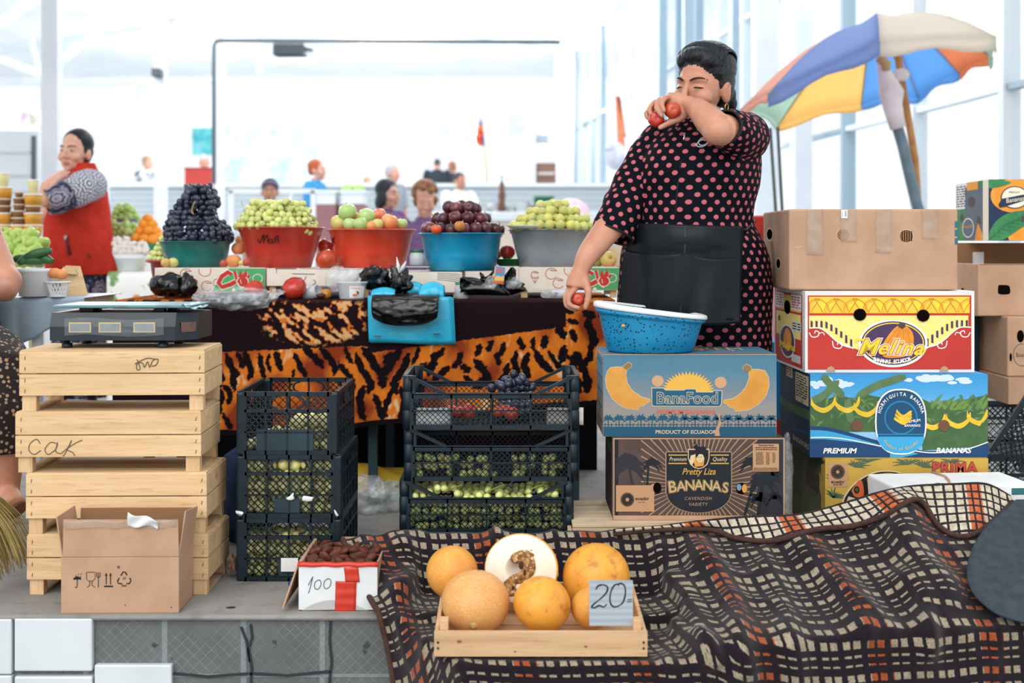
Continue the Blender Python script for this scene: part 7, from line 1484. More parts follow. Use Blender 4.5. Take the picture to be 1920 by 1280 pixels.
def face_parts(parent,M,base,squint=0.0,gaze=0.0,brow=BROW):
    B = Matrix.Translation(-Vector(base)); R3 = M.to_3x3(); T = lambda p: B @ M @ Vector(p); s = M.to_scale().x
    for q in (-1,1):
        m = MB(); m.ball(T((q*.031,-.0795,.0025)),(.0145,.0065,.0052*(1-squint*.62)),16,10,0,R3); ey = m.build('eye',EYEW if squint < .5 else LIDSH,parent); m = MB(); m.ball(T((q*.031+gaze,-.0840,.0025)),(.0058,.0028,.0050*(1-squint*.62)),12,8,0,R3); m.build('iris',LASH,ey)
        m = MB(); m.tube([T(p) for p in ((q*.015,-.0845,.0035),(q*.031,-.0895,.0085-.004*squint),(q*.049,-.0765,.003))],[.0012*s,.0022*s,.0018*s],6); m.build('eyelash',LASH,parent)
        m = MB(); m.tube([T(p) for p in spl([(q*.012,-.0965,.026),(q*.028,-.0925,.033),(q*.044,-.078,.034),(q*.056,-.060,.028)],4)],[s*a for a in (.0026,.0034,.0040,.0042,.0042,.0040,.0038,.0036,.0033,.003,.0026,.002,.0012)],8,flat=.5); m.build('eyebrow',brow,parent)
    m = MB(); m.tube([T(p) for p in ((-.024,-.083,-.0665),(-.010,-.0995,-.0625),(0,-.099,-.0640),(.010,-.0995,-.0625),(.024,-.083,-.0665))],[.001*s,.0035*s,.003*s,.0035*s,.001*s],8,flat=.8); m.tube([T(p) for p in ((-.021,-.084,-.0705),(0,-.0975,-.0750),(.021,-.084,-.0705))],[.001*s,.0045*s,.001*s],8); m.build('lips',LIPS,parent)
def cloth_loft(rings,k=72,sub=4,bust=None,fold=.004,seed=0,freq=9):
    """rings: (centre, a, b, yaw); returns smooth interpolated ring list, elliptic"""
    keys = [list(r[0])+[r[1],r[2],r[3] if len(r) > 3 else 0] for r in rings]; out_ = []
    n = len(keys)-1
    for i in range(n):
        p0,p1,p2,p3 = (keys[max(0,i-1)],keys[i],keys[i+1],keys[min(n,i+2)])
        for j in range(sub):
            t = j/sub; out_.append([.5*((2*b)+(c-a)*t+(2*a-5*b+4*c-d)*t*t+(3*b-a-3*c+d)*t**3) for a,b,c,d in zip(p0,p1,p2,p3)])
    out_.append(keys[-1]); R = []
    for x,y,z,a,b,yw in out_:
        ring = []
        for j in range(k):
            t = 2*math.pi*j/k; e = 2.25; c_,s_2 = math.cos(t),math.sin(t); cx,sy = abs(c_)**(2/e)*(1 if c_ > 0 else -1),abs(s_2)**(2/e)*(1 if s_2 > 0 else -1)
            ex = bust(z,t) if bust else 0; f = 1+fold*(nz((c_*2,s_2*2,z*freq),1.6,seed))/max(.05,a)
            px,py = cx*a*f,sy*(b+ex)*f; ring.append(Vector((x+px*math.cos(yw)-py*math.sin(yw),y+px*math.sin(yw)+py*math.cos(yw),z)))
        R.append(ring)
    return R
def uv_loft(R,mean=None):
    k = len(R[0]); L = [0]
    for a,b in zip(R,R[1:]): L.append(L[-1]+sum((p-q).length for p,q in zip(a[::6],b[::6]))/len(a[::6]))
    per = mean or sum(sum((r[j]-r[j-1]).length for j in range(k)) for r in R)/len(R); return lambda i,j: (per*j/k,L[i])
def dots_mat(nm,base,dot,sp,r):
    k = N(nm); tc = k.n('TexCoord'); sx = k.n('SeparateXYZ'); k.link(tc.outputs['UV'],sx.inputs[0])
    row = k.math('DIVIDE',sx.outputs[1],sp*.62); odd = k.math('MULTIPLY',k.math('FRACT',k.math('MULTIPLY',k.math('FLOOR',row),.5)),1.0)
    fu = k.math('SUBTRACT',k.math('FRACT',k.math('ADD',k.math('DIVIDE',sx.outputs[0],sp),odd)),.5); fv = k.math('SUBTRACT',k.math('FRACT',row),.5)
    d = k.math('SQRT',k.math('ADD',k.math('POWER',k.math('MULTIPLY',fu,sp),2.0),k.math('POWER',k.math('MULTIPLY',fv,sp*.62),2.0)))
    nn = k.noise(k.coord('Object'),300,2); k.link(k.mix(k.step(d,r,r-.0012),k.mix(nn,lin(base),lin('#04070f')),lin(dot)),k.b.inputs['Base Color']); k.b.inputs['Roughness'].default_value = .8; k.b.inputs['Specular IOR Level'].default_value = .12
    k.bump(nn,.15,.001); return k.m
DOTS = dots_mat('polka_dot_cloth','#080c18','#b8606c',.0365,.0078)
WY = 3.9
wo = thing('person','x','person',((1300-CX)*WY/F,WY,0))
wo['label'] = 'laughing woman in a black polka-dot dress and black apron, holding tomatoes to her face'
base = wo.location.copy(); L_ = lambda v: Vector(v)-base
HM = hm_(Vector((.606,3.90,1.448)),-math.radians(40),math.radians(6),math.radians(5),1.0)
def PT(l): return [P(*p) for p in l]
m = MB(); head_shapes(m,HM,1.06,1)
m.tube([Vector((.612,3.925,1.40)),Vector((.60,3.93,1.33)),Vector((.59,3.93,1.26))],[.058,.060,.075],18)
m.ball((.585,3.875,1.30),(.10,.05,.05),18,12)
# raised arm
m.tube(PT([(1392,254,3.86),(1372,247,3.70),(1350,243,3.60)]),[.050,.052,.047],18); m.ball(P(1345,246,3.595),(.046,.044,.042))
m.tube(PT([(1347,242,3.60),(1330,226,3.65),(1308,204,3.715),(1291,196,3.765)]),[.047,.045,.034,.0265],18)
m.tube(PT([(1293,197,3.762),(1278,194,3.772),(1262,190,3.778),(1250,188,3.78)]),[.0265,.029,.030,.025],16,flat=.75,side=(0,0,1))
m.ball(P(1281,212,3.752),(.021,.017,.019))
def finger(ps,r0=.0092,r1=.0074):
    q = [P(*p) for p in spl(ps,4)]; n = len(q); m.tube(q,[r0+(r1-r0)*i/(n-1)+(.0009 if i in (4,8) else 0) for i in range(n)],10); m.ball(q[-1],r1)
for f in ([(1256,182,3.768),(1247,184,3.742),(1241,195,3.722),(1245,207,3.714)],[(1250,184,3.775),(1236,188,3.752),(1231,203,3.733),(1241,217,3.720)],[(1246,189,3.785),(1228,192,3.770),(1218,204,3.752),(1221,214,3.740)],[(1244,197,3.79),(1223,204,3.785),(1212,213,3.772),(1215,221,3.762)]): finger(f)
finger([(1285,216,3.757),(1271,224,3.742),(1256,230,3.733),(1238,239,3.725)],.0125,.0082)
# hanging arm
m.tube(PT([(1150,418,3.78),(1129,443,3.765),(1108,470,3.745),(1096,488,3.73),(1089,505,3.72),(1084,522,3.715),(1081,540,3.71)]),[.046,.042,.037,.031,.0255,.033,.034],18,flat=.8,side=(1,0,0))
for f in ([(1082,538,3.70),(1067,555,3.684),(1068,571,3.675),(1084,577,3.668)],[(1074,538,3.715),(1061,556,3.708),(1063,573,3.70),(1078,580,3.69)],[(1069,538,3.73),(1061,559,3.733),(1068,576,3.728),(1082,580,3.718)],[(1070,536,3.742),(1066,556,3.752),(1072,570,3.748),(1082,574,3.742)]): finger(f)
finger([(1096,524,3.70),(1103,546,3.682),(1102,562,3.676),(1098,576,3.674)],.0125,.0088)
m.ball(P(1098,530,3.705),(.016,.016,.024))
# legs
for q,xx in ((-1,.49),(1,.68)):
    m.tube([(xx,3.93,.62),(xx,3.93,.40),(xx,3.94,.10),(xx,3.95,.05)],[.09,.065,.042,.038],14); m.tube([(xx,3.96,.035),(xx-.02,3.90,.03),(xx-.03,3.86,.025)],[.034,.036,.026],12)
m.tube([(.585,3.92,.62),(.585,3.92,1.28)],[.13,.12],16)
m.v = [tuple(Vector(v)-base) for v in m.v]; blob(m,'body',SKIN,wo,.0034,5,fac=.45)
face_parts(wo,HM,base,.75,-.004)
hr = MB(); T = lambda p: HM @ Vector(p)-base; R3 = HM.to_3x3()
hr.ball(T((0,.030,.064)),(.088,.100,.090),28,18,0,R3); hr.ball(T((0,-.028,.103)),(.060,.052,.032),18,12,0,R3)
for q in (-1,1): hr.ball(T((q*.040,-.026,.088)),(.036,.042,.032),16,12,0,R3)
for q in (-1,1): hr.ball(T((q*.055,.034,.022)),(.030,.056,.055),18,12,0,R3); hr.ball(T((q*.060,.004,.056)),(.024,.040,.034),16,10,0,R3)
hr.ball(T((0,.085,.0)),(.060,.052,.065),18,12,0,R3); hr.ball(T((.0,.135,-.022)),(.040,.036,.042),16,12,0,R3); hr.ball(T((.012,.150,-.050)),(.026,.022,.030),14,10,0,R3); hr.ball(T((.004,.120,.014)),(.03,.03,.03),14,10,0,R3); hr.ball(T((.04,.08,.105)),(.012,.012,.009),10,8,0,R3)
def hair_disp(c):
    l = HM.inverted() @ (c+base); a = math.atan2(l.x,l.z+.02); return c+(c-T((0,.03,.03))).normalized()*(.0005*math.sin(a*60+nz(l,30)*3)+.0006*nz(l,45))
blob(hr,'hair',HAIRB,wo,.003,8,disp=hair_disp)
m = MB(); rnd = random.Random(4)
for i in range(16):
    a = rnd.uniform(-.9,.9); p0 = T((.06*a,-.045-.02*(1-abs(a)),.115-.02*abs(a))); p1 = p0+R3 @ Vector((rnd.uniform(-.012,.012),rnd.uniform(-.018,.0),rnd.uniform(.0,.014))); m.tube([p0,(p0+p1)/2+Vector((0,0,.004)),p1],[.0006,.0005,.0003],4)
m.build('loose_strand',HAIRB,wo); m = MB()
for i in range(120):
    x = -.070+.140*i/119; z = .104-.052*(x/.07)**2+rnd.uniform(-.006,.003); y = .018-.094*math.sqrt(max(.02,1-(x/.076)**2-((z-.045)/.086)**2)); j = rnd.uniform(-.004,.004)
    q = spl([(x,y-.0015,z-.003),(x*1.12,y-.004+.012,z+.026),(x*1.2+j,.005,.118+.032*(1-(x/.07)**2)),(x*.95+j,.085,.10+.03*(1-(x/.07)**2)),(x*.5,.122,.03)],4); n = len(q); m.tube([T(p) for p in q],[.0009+.0032*min(1,a/3) for a in range(n)],6)
m.build('hair_strands',HAIRB,wo)
m = MB(); e = T((.085,.006,-.046)); m.tube([e+R3 @ Vector((0,.010*math.sin(t),-.012+.012*math.cos(t))) for t in (i*.52 for i in range(13))],.0017,6); m.ball(e+Vector((0,0,-.030)),.0035,8,6); m.build('earring',mat('gold_metal','#c9a35a',rough=.25,metal=.9),wo)
# dress
def ring(y,xl,xr,b,yo=0.0,yaw=-.2): s = WY/F; return (L_((((xl+xr)/2-CX)*s,WY+yo,CZ-(y-HZ)*s)),(xr-xl)/2*s/ math.cos(yaw*.5),b,yaw)
def bust(z,t):
    a = 0
    for c in (-math.pi/2-.52,-math.pi/2+.52):
        d = (t-c+math.pi) % (2*math.pi)-math.pi; a += .060*math.exp(-(d/.40)**2)*math.exp(-((z-1.20)/.075)**2)
    d = (t+math.pi/2+math.pi) % (2*math.pi)-math.pi; a += .035*math.exp(-(d/.8)**2)*math.exp(-((z-1.03)/.13)**2); return a
tor = [ring(900,1178,1440,.15,.07),ring(800,1172,1446,.15,.07),ring(700,1167,1449,.155,.065),ring(640,1163,1449,.165,.06),ring(585,1162,1448,.17,.05),ring(550,1162,1448,.18,.035),ring(500,1164,1443,.195,.012),ring(455,1172,1428,.192),ring(420,1184,1410,.175),ring(385,1182,1414,.172),ring(350,1180,1420,.168),ring(310,1184,1424,.158),ring(280,1192,1422,.145),ring(258,1206,1412,.128,.01),ring(240,1226,1398,.108,.018),ring(228,1248,1372,.088,.022),ring(222,1258,1354,.074,.02)]
R = cloth_loft(tor,96,5,bust,.006,2); TORSO = R
m = MB(); m.rings(R,0,True,False,uv_loft(R))
def sleeve(pts,rad,fold,sd,k=48,sub=5):
    q = spl(pts,sub) if len(pts[0]) == 2 else [Vector(v) for v in spl([tuple(P(*p)) for p in pts],sub)]; n = len(q); rr = []
    for i in range(n): t = i/(n-1)*(len(rad)-1); j = min(len(rad)-2,int(t)); rr.append(rad[j]+(rad[j+1]-rad[j])*(t-j))
    t_ = MB(); t_.tube([p-base for p in q],rr,k); RR = [[Vector(t_.v[i*k+j]) for j in range(k)] for i in range(n)]
    for i,r in enumerate(RR):
        c = q[i]-base
        for j in range(k): r[j] = c+(r[j]-c)*(1+fold*nz(r[j]+base,22,sd)+fold*.7*math.sin(i*1.25+j*.15+sd)*min(1,i/6))
    return RR
RR = sleeve([(1258,250,3.90),(1234,268,3.885),(1209,314,3.87),(1185,364,3.845),(1165,402,3.82),(1148,440,3.80)],[.048,.060,.069,.070,.067,.0665],.05,1)
m.rings(RR,0,True,False,uv_loft(RR))
RL = sleeve([(1370,244,3.91),(1394,252,3.895),(1397,258,3.83),(1388,255,3.74),(1372,246,3.66),(1360,238,3.615)],[.055,.070,.075,.071,.062,.052],.05,5)
m.rings(RL,0,True,False,uv_loft(RL))
dr = m.build('dress',DOTS,wo,solid=.004)
m = MB(); nk = R[-1]; m.tube(nk+[nk[0]],.0045,8); m.build('collar_binding',mat('black_binding','#0b0e16',rough=.7),dr)
for nm,r_ in (('cuff_hem',RR[-1]),('cuff_hem',RL[-1])): m = MB(); m.tube(r_+[r_[0]],.004,6); m.build(nm,mat('black_binding','#0b0e16'),dr)
def front_y(px,z,off=.0):
    """nearest front of the torso below a given column, in world coordinates"""
    best = 9; X = None
    rg = min(TORSO,key=lambda r: abs(r[0].z-z)); k_ = len(rg)
    for a,b in zip(rg,rg[1:]+rg[:1]):
        pa,pb = CX+F*(a.x+base.x)/(a.y+base.y),CX+F*(b.x+base.x)/(b.y+base.y)
        if (pa-px)*(pb-px) <= 0 and abs(pb-pa) > 1e-6: t = (px-pa)/(pb-pa); y = a.y+(b.y-a.y)*t; best = min(best,y)
    return best+base.y-off if best < 9 else None
def on_dress(px,py,off=.004):
    Y = WY-.15
    for _ in range(5):
        z = CZ-(py-HZ)*Y/F; q = front_y(px,z,off); Y = q if q is not None else Y
    return P(px,py,Y)-base
m = MB(); m.tube([on_dress(x,y,.002) for x,y in ((1283,252),(1280,280),(1276,310),(1271,345),(1268,380),(1265,412))],.0022,6); m.build('zip_seam',mat('black_binding','#0b0e16'),dr)
m = MB(); m.tube([on_dress(1284,250,.006),on_dress(1282,262,.008)],.0028,8); m.build('zip_pull',mat('silver_metal','#c9cdd0',rough=.3,metal=.8),dr)
WTH = mat('white_thread','#d5dade',rough=.6); m = MB()
for q in ([(1306,272),(1312,262),(1322,258),(1328,263),(1322,271),(1313,272),(1310,266),(1318,262),(1323,264)],[(1303,270),(1310,275),(1320,274),(1330,266)],[(1328,268),(1331,258),(1335,262),(1336,268)]): m.tube([on_dress(x,y,.005) for x,y in spl(q,4)],.0016,5)
m.build('embroidery',WTH,dr)
m = MB(); [m.ball(on_dress(x,y,.006),.0028,8,6) for x,y in ((1268,240),(1308,243))]; m.build('collar_stud',mat('silver_metal','#c9cdd0'),dr)
# apron
APR = mat('black_leather','#0a1016','#0f171d',rough=.40,scale=9,bump=.25,bscale=130,spec=.2)
def apron(x0t,x1t,x0b,x1b,yt,yb_,off,nu,nv,sag=0):
    def f(u,v):
        px = x0t+(x1t-x0t)*u+((x0b-x0t)*(1-u)+(x1b-x1t)*u)*v; py = yt+(yb_-yt)*v+sag*math.sin(math.pi*u)+6*u*(1-v)-4*(1-u)*v*0; cl = min(1388,max(1188,px)); p = on_dress(cl,min(py,640),off)+base
        Y = p.y; Yt = (on_dress(cl,470,off)+base).y; Y = min(Y,Yt+.0)-.010*v+.010*math.sin(u*8+v*2)*v+(abs(px-cl)*.0022); return P(px,py,Y)-base
    return f
m = MB(); m.grid(44,32,apron(1188,1393,1155,1388,418,600,.010,44,32)); ap_ = m.build('apron',APR,wo,solid=.003)
for a in ((1170,1284,1158,1278,468,603,.016),(1287,1391,1282,1387,476,605,.016)):
    m = MB(); m.grid(26,22,apron(*a,26,22,5)); m.build('apron_pocket',APR,ap_,solid=.003)
m = MB(); m.tube([on_dress(1388,430,.014),on_dress(1398,432,.012),on_dress(1406,424,.008),P(1416,414,3.90)-base],[.006,.006,.005,.004],8); m.tube([on_dress(1190,424,.012),P(1182,420,3.84)-base],.005,8); m.build('apron_tie',APR,ap_)
m = MB(); m.tube([on_dress(x,y,.0195) for x,y in ((1285,425),(1284,470),(1281,520),(1279,560),(1277,598))],.0016,5); m.build('apron_seam',mat('grey_thread','#3a454d'),ap_)
for q in ((.49,3.90),(.68,3.90)): m = MB(); m.tube([(q[0]-base.x,q[1]+.12-base.y,.030),(q[0]-.02-base.x,q[1]+.02-base.y,.03),(q[0]-.03-base.x,q[1]-.065-base.y,.026)],[.042,.044,.034],14); m.build('shoe',mat('black_shoe','#15171b',rough=.5),wo)
for px,py,Y,r,lb in ((1261,207,3.738,16.2,'tomato gripped in the palm of the raised hand'),(1230,223,3.752,15.5,'second tomato held between the fingertips of the raised hand'),(1084,561,3.695,12.5,'dark red tomato held in the lowered hand')):
    o = link_mesh('tomato',tomato_mesh('tomato',r*Y/F,None,.93),None,P(px,py,Y)); o.rotation_euler = (1.5,.3,0); tag(o,lb,'tomato'); m = MB(); m.ball((0,0,-r*Y/F*.92),.0022,8,5); m.build('blossom_scar',LASH,o)
# ---------------------------------------------------------------- the other people
def simple_hair(hr,T,R3,style):
    if style == 'back': hr.ball(T((0,.030,.056)),(.084,.096,.088),20,14,0,R3); [hr.ball(T((q*.056,.03,.01)),(.028,.058,.05),14,10,0,R3) for q in (-1,1)]; hr.ball(T((0,.11,-.02)),(.035,.03,.035),12,8,0,R3)
    if style == 'short': hr.ball(T((0,.030,.058)),(.085,.097,.086),20,14,0,R3); hr.ball(T((0,.07,.0)),(.068,.05,.06),14,10,0,R3); [hr.ball(T((q*.06,.015,.03)),(.024,.05,.045),12,8,0,R3) for q in (-1,1)]
    if style == 'bob': hr.ball(T((0,.030,.056)),(.090,.10,.092),20,14,0,R3); hr.ball(T((0,.06,-.06)),(.088,.06,.09),16,12,0,R3); [hr.ball(T((q*.072,.02,-.03)),(.026,.055,.08),14,10,0,R3) for q in (-1,1)]
    if style == 'curly':
        rr = random.Random(3)
        for i in range(70):
            d = Vector((rr.gauss(0,1),rr.gauss(.35,1),rr.gauss(.55,.9))).normalized()
            if d.y < -.35 and d.z < .45: continue
            hr.ball(T((d.x*.082,.02+d.y*.092,.045+d.z*.098)),(.028,.028,.026),10,7)
    if style == 'crop': hr.ball(T((0,.026,.054)),(.081,.094,.083),20,14,0,R3)
    if style == 'scarf': hr.ball(T((0,.026,.052)),(.086,.10,.092),20,14,0,R3); hr.ball(T((0,.07,-.03)),(.06,.05,.06),14,10,0,R3)
def figure(label,px,ytop,ychin,Y,yaw,style,hmat,top,bottom,zf,head_yaw=None,skin=SKIN2,arms='down',eyes=True,pitch=0,trim=None,wide=1.0,brow=BROW,tone=1):
    s = (ychin-ytop)*Y/F/.245; X = (px-CX)*Y/F; zt = CZ-(ytop-HZ)*Y/F; zh = zt-.142*s; base_ = Vector((X,Y,zf)); t = thing('person',label,'person',base_)
    M = hm_(Vector((X,Y,zh)),yaw if head_yaw is None else head_yaw,pitch,0,s); RB = Matrix.Rotation(yaw,3,'Z'); H = zh-zf
    W = lambda x,y,z: Vector((X,Y,0))+RB @ Vector((x*s*wide,y*s,0))+Vector((0,0,zh+z*s)); m = MB(); head_shapes(m,M)
    m.tube([W(0,.02,-.08),W(0,.03,-.20)],[.052*s,.058*s],12); hz = max(.25,min(.86*s,H-.62*s)); zhip = (zf+hz)
    hipz = (zhip-zh)/s
    AR = {'down': ([(.195,.03,-.205),(.235,.02,-.50),(.22,-.06,-.72)],)*2,'fwd': ([(.195,.03,-.205),(.23,.0,-.50),(.12,-.25,-.52)],)*2,'reach': ([(.195,.03,-.205),(.24,-.10,-.46),(.20,-.36,-.58)],)*2}[arms]
    for q,a in zip((-1,1),AR):
        pts = [W(q*x,y,z) for x,y,z in a]; m.tube(spl([tuple(p) for p in pts],4),[.045*s]*4+[.040*s]*3+[.032*s,.026*s],10); d = (pts[2]-pts[1]).normalized(); m.ball(pts[2]+d*.04*s,(.03*s,.03*s,.04*s),10,8)
        for f in range(4): m.tube([pts[2]+d*.05*s+RB @ Vector(((f-1.5)*.014*s,0,0)),pts[2]+d*.09*s+RB @ Vector(((f-1.5)*.015*s,-.01*s,0)),pts[2]+d*.115*s+RB @ Vector(((f-1.5)*.014*s,-.03*s,-.01*s))],.008*s,6)
        m.tube([pts[2]+d*.02*s,pts[2]+d*.05*s+RB @ Vector((-q*.03*s,-.02*s,0)),pts[2]+d*.08*s+RB @ Vector((-q*.035*s,-.03*s,0))],.009*s,6)
        m.tube([W(q*.09,.02,hipz),W(q*.095,.01,hipz*.5+(zf+.05-zh)/s*.5),W(q*.10,.03,(zf+.07-zh)/s)],[.085*s,.06*s,.04*s],10); m.tube([W(q*.10,.05,(zf+.035-zh)/s),W(q*.11,-.12,(zf+.03-zh)/s)],[.036*s,.03*s],8)
    m.tube([W(0,.03,-.22),W(0,.02,hipz)],[.10*s,.11*s],12); m.v = [tuple(Vector(v)-base_) for v in m.v]; blob(m,'body',skin,t,max(.006,.0075*s),3)
    if eyes: face_parts(t,M,base_,.2,0,brow)
    T = lambda p: M @ Vector(p)-base_; hr = MB(); simple_hair(hr,T,M.to_3x3(),style); blob(hr,'headscarf' if style == 'scarf' else 'hair',hmat,t,max(.006,.007*s),3)
    if trim: m = MB(); m.tube([T((-.083,.02,.075)),T((-.06,-.055,.088)),T((0,-.078,.095)),T((.06,-.055,.088)),T((.083,.02,.075))],.014*s,8,flat=.5); m.build('scarf_band',trim,t)
    m = MB(); tr_ = [(-.115,.060,.06),(-.150,.080,.08),(-.175,.14,.09),(-.205,.195,.10),(-.27,.205,.12),(-.42,.19,.13),(-.55,.185,.13),(min(-.62,hipz+.02),.20,.14),(min(-.70,hipz-.06),.205,.145)]
    TR = []
    for z,a,b in tr_: TR.append([W(a*math.cos(u),.025+b*math.sin(u),z)-base_ for u in (2*math.pi*j/28 for j in range(28))])
    m.rings(TR,0,True,True)
    for q,a in zip((-1,1),AR): pts = [W(q*x,y,z)-base_ for x,y,z in a]; m.tube(spl([tuple(pts[0]-(RB @ Vector((q*.05*s,0,0)))),tuple(pts[0]),tuple(pts[1].lerp(pts[0],.15))],4),[.07*s]*4+[.068*s]*4+[.062*s],14)
    blob(m,'shirt',top,t,max(.007,.009*s),3)
    m = MB()
    for q in (-1,1): m.tube([W(q*.085,.02,hipz+.02),W(q*.095,.01,hipz*.55+(zf+.1-zh)/s*.45),W(q*.10,.03,(zf+.10-zh)/s)],[.115*s,.085*s,.065*s],14)
    m.v = [tuple(Vector(v)-base_) for v in m.v]; blob(m,'trousers',bottom,t,max(.008,.010*s),3); return t
def fab(nm,a,b=None,sc_=14): return mat('cloth_'+nm,a,b or a,rough=.85,scale=sc_,bump=.1,bscale=60)
PURP = fab('purple','#7c5b86','#6b4b78',30); DKT = fab('dark','#25262d'); BLUES = fab('blue','#3f93c6','#3587bb'); NAVY = fab('navy','#23273a'); WSH = fab('white','#eef0ee'); BLK = fab('black','#1c2630'); GRY = fab('grey','#9aa0a8')
HD = mat('hair_dark','#17212a','#222c36',rough=.5,scale=30,stretch=(1,.3,1)); HRED = mat('hair_red','#b5572f','#a04a28',rough=.6,scale=30); HBR = mat('hair_brown','#9a6a4c','#7d523a',rough=.6,scale=30); HGR = mat('hair_grey','#b9bcc4','#a5a9b3',rough=.6,scale=30); SCARF = mat('scarf_cloth','#4a5560','#39434d',rough=.8,scale=9)
figure('person in a grey headscarf with a mauve band, behind the green grapes',506,333,379,11.6,.1,'scarf',SCARF,NAVY,DKT,.36,trim=fab('mauve','#8a6a8c'),skin=SKIN)
figure('red-haired person in a bright blue shirt, seen from the side by the barrier',595,298,336,15.3,1.35,'short',HRED,BLUES,NAVY,.36,skin=SKIN2)
figure('dark-haired person in a purple top, turned away beyond the apples',728,335,388,9.6,1.0,'bob',HD,PURP,DKT,.0,skin=SKIN2,arms='fwd')
figure('person with curly brown hair and a purple top, looking down beyond the plums',797,341,402,9.0,.15,'curly',HBR,PURP,DKT,0,skin=SKIN2,arms='down',pitch=.35,eyes=False)
figure('grey-haired person standing behind the dark-haired one',737,306,340,15.6,.9,'short',HGR,GRY,DKT,.36,skin=SKIN2,eyes=False)
figure('man in a white shirt leaning over the counter',862,322,354,16.6,.55,'crop',HD,WSH,GRY,.36,skin=SKIN,arms='reach',pitch=.25,eyes=False,wide=1.1)
figure('broad person in black seen from behind against the bright window',820,297,316,27.0,math.pi,'crop',HD,BLK,BLK,1.25,skin=SKIN,eyes=False,wide=1.35)
figure('person in black with brown hair standing next to the broad one',849,302,323,28.2,2.6,'short',HBR,BLK,BLK,1.25,skin=SKIN,eyes=False)
k = N('striped_top'); v = k.coord('Object'); k.link(k.mix(k.step(k.noise(v,13,3),.47,.53),lin('#e3e6ea'),lin('#5d6472')),k.b.inputs['Base Color']); k.b.inputs['Roughness'].default_value = .85
figure('fair-haired person in a black and white top behind the barrier',277,292,317,22.0,.9,'short',mat('hair_fair','#a9805a','#8f6a48',rough=.6,scale=30),k.m,GRY,1.25,skin=SKIN2,arms='fwd',eyes=False)
figure('small fair-haired child far off near the bright window',690,331,347,26.5,1.3,'short',mat('hair_fair','#a9805a'),WSH,GRY,1.25,skin=SKIN2,eyes=False)
figure('person in a grey cap mostly hidden behind the red board',383,288,318,20.5,.3,'scarf',fab('capgrey','#a9adb3'),fab('beige','#8f8378'),DKT,1.25,skin=SKIN,eyes=False)
# ---- woman in the red vest
k = N('paisley_cloth'); tc = k.n('TexCoord'); sx = k.n('SeparateXYZ'); k.link(tc.outputs['UV'],sx.inputs[0])
def medal(k,U,V,su,sv):
    fu = k.math('MULTIPLY',k.math('SUBTRACT',k.math('FRACT',k.math('DIVIDE',U,su)),.5),2.0); row = k.math('FLOOR',k.math('DIVIDE',V,sv)); fv = k.math('MULTIPLY',k.math('SUBTRACT',k.math('FRACT',k.math('DIVIDE',V,sv)),.5),2.0)
    a = k.math('ARCTAN2',fv,fu); r = k.math('SQRT',k.math('ADD',k.math('POWER',fu,2.0),k.math('POWER',fv,2.0))); return k.math('MULTIPLY',r,k.math('ADD',1.0,k.math('MULTIPLY',k.math('SINE',k.math('MULTIPLY',a,8.0)),.10)))
r = medal(k,sx.outputs[0],sx.outputs[1],.10,.095); w1 = k.step(k.math('SINE',k.math('MULTIPLY',r,17.0)),-.1,.25)
k.link(k.mix(w1,lin('#39415f'),lin('#d8d5dc')),k.b.inputs['Base Color']); k.b.inputs['Roughness'].default_value = .85; PAIS = k.m
k = N('navy_medallion_cloth'); tc = k.n('TexCoord'); sx = k.n('SeparateXYZ'); k.link(tc.outputs['UV'],sx.inputs[0]); r = medal(k,sx.outputs[0],sx.outputs[1],.14,.17)
o1 = k.mix(k.step(r,.82,.76),lin('#141c38'),lin('#a79fae')); o1 = k.mix(k.step(k.math('SINE',k.math('MULTIPLY',r,22.0)),.0,.4),o1,lin('#1a2442')); o1 = k.mix(k.step(k.noise(tc.outputs['UV'],40,3),.56,.62),o1,lin('#8a869c')); k.link(o1,k.b.inputs['Base Color']); k.b.inputs['Roughness'].default_value = .85; NAVM = k.m
VY = 7.05; rv_ = thing('person','woman in a red fleece vest and patterned dress, hand on her shoulder, looking this way','person',((150-CX)*VY/F,VY,0)); base = rv_.location.copy(); WYs = WY; 
HM = hm_(P(141,286,VY),-.24,.0,.04,1.0); m = MB(); head_shapes(m,HM,1.05)
m.tube([P(152,310,VY),P(160,345,VY)],[.056,.066],14); m.tube(PT([(150,352,6.95),(118,372,6.80),(92,376,6.74)]),[.06,.058,.05],14); m.ball(P(88,374,6.74),(.048,.046,.046))
m.tube(PT([(89,370,6.74),(90,352,6.76),(102,338,6.82),(112,331,6.86)]),[.048,.044,.034,.028],14); m.ball(P(114,330,6.87),(.04,.032,.030))
for i in range(4): q = PT([(112,324+i*3.5,6.86),(121,321+i*3.2,6.87),(127,324+i*3,6.885)]); m.tube(q,[.012,.0115,.009],8)
m.tube(PT([(106,332,6.86),(110,340,6.85),(117,342,6.85)]),[.013,.012,.010],8)
m.tube(PT([(118,372,7.0),(100,385,6.98),(82,398,6.98),(78,412,6.98)]),[.05,.046,.044,.05],12); m.tube(PT([(78,412,6.98),(90,396,6.95),(100,380,6.95)]),[.046,.036,.028],12)
for q in (-1,1): m.tube([(base.x+q*.09,VY,.62),(base.x+q*.09,VY,.3),(base.x+q*.09,VY+.02,.08)],[.08,.055,.04],10); m.tube([(base.x+q*.09,VY+.03,.035),(base.x+q*.09-.12,VY-.05,.03)],[.036,.03],8)
m.tube([P(155,340,VY),P(155,520,VY)],[.13,.14],12); m.v = [tuple(Vector(v)-base) for v in m.v]; blob(m,'body',SKIN2,rv_,.006,4); face_parts(rv_,HM,base,.0,.002)
hr = MB(); simple_hair(hr,lambda p: HM @ Vector(p)-base,HM.to_3x3(),'back'); blob(hr,'hair',HAIRB,rv_,.006,3)
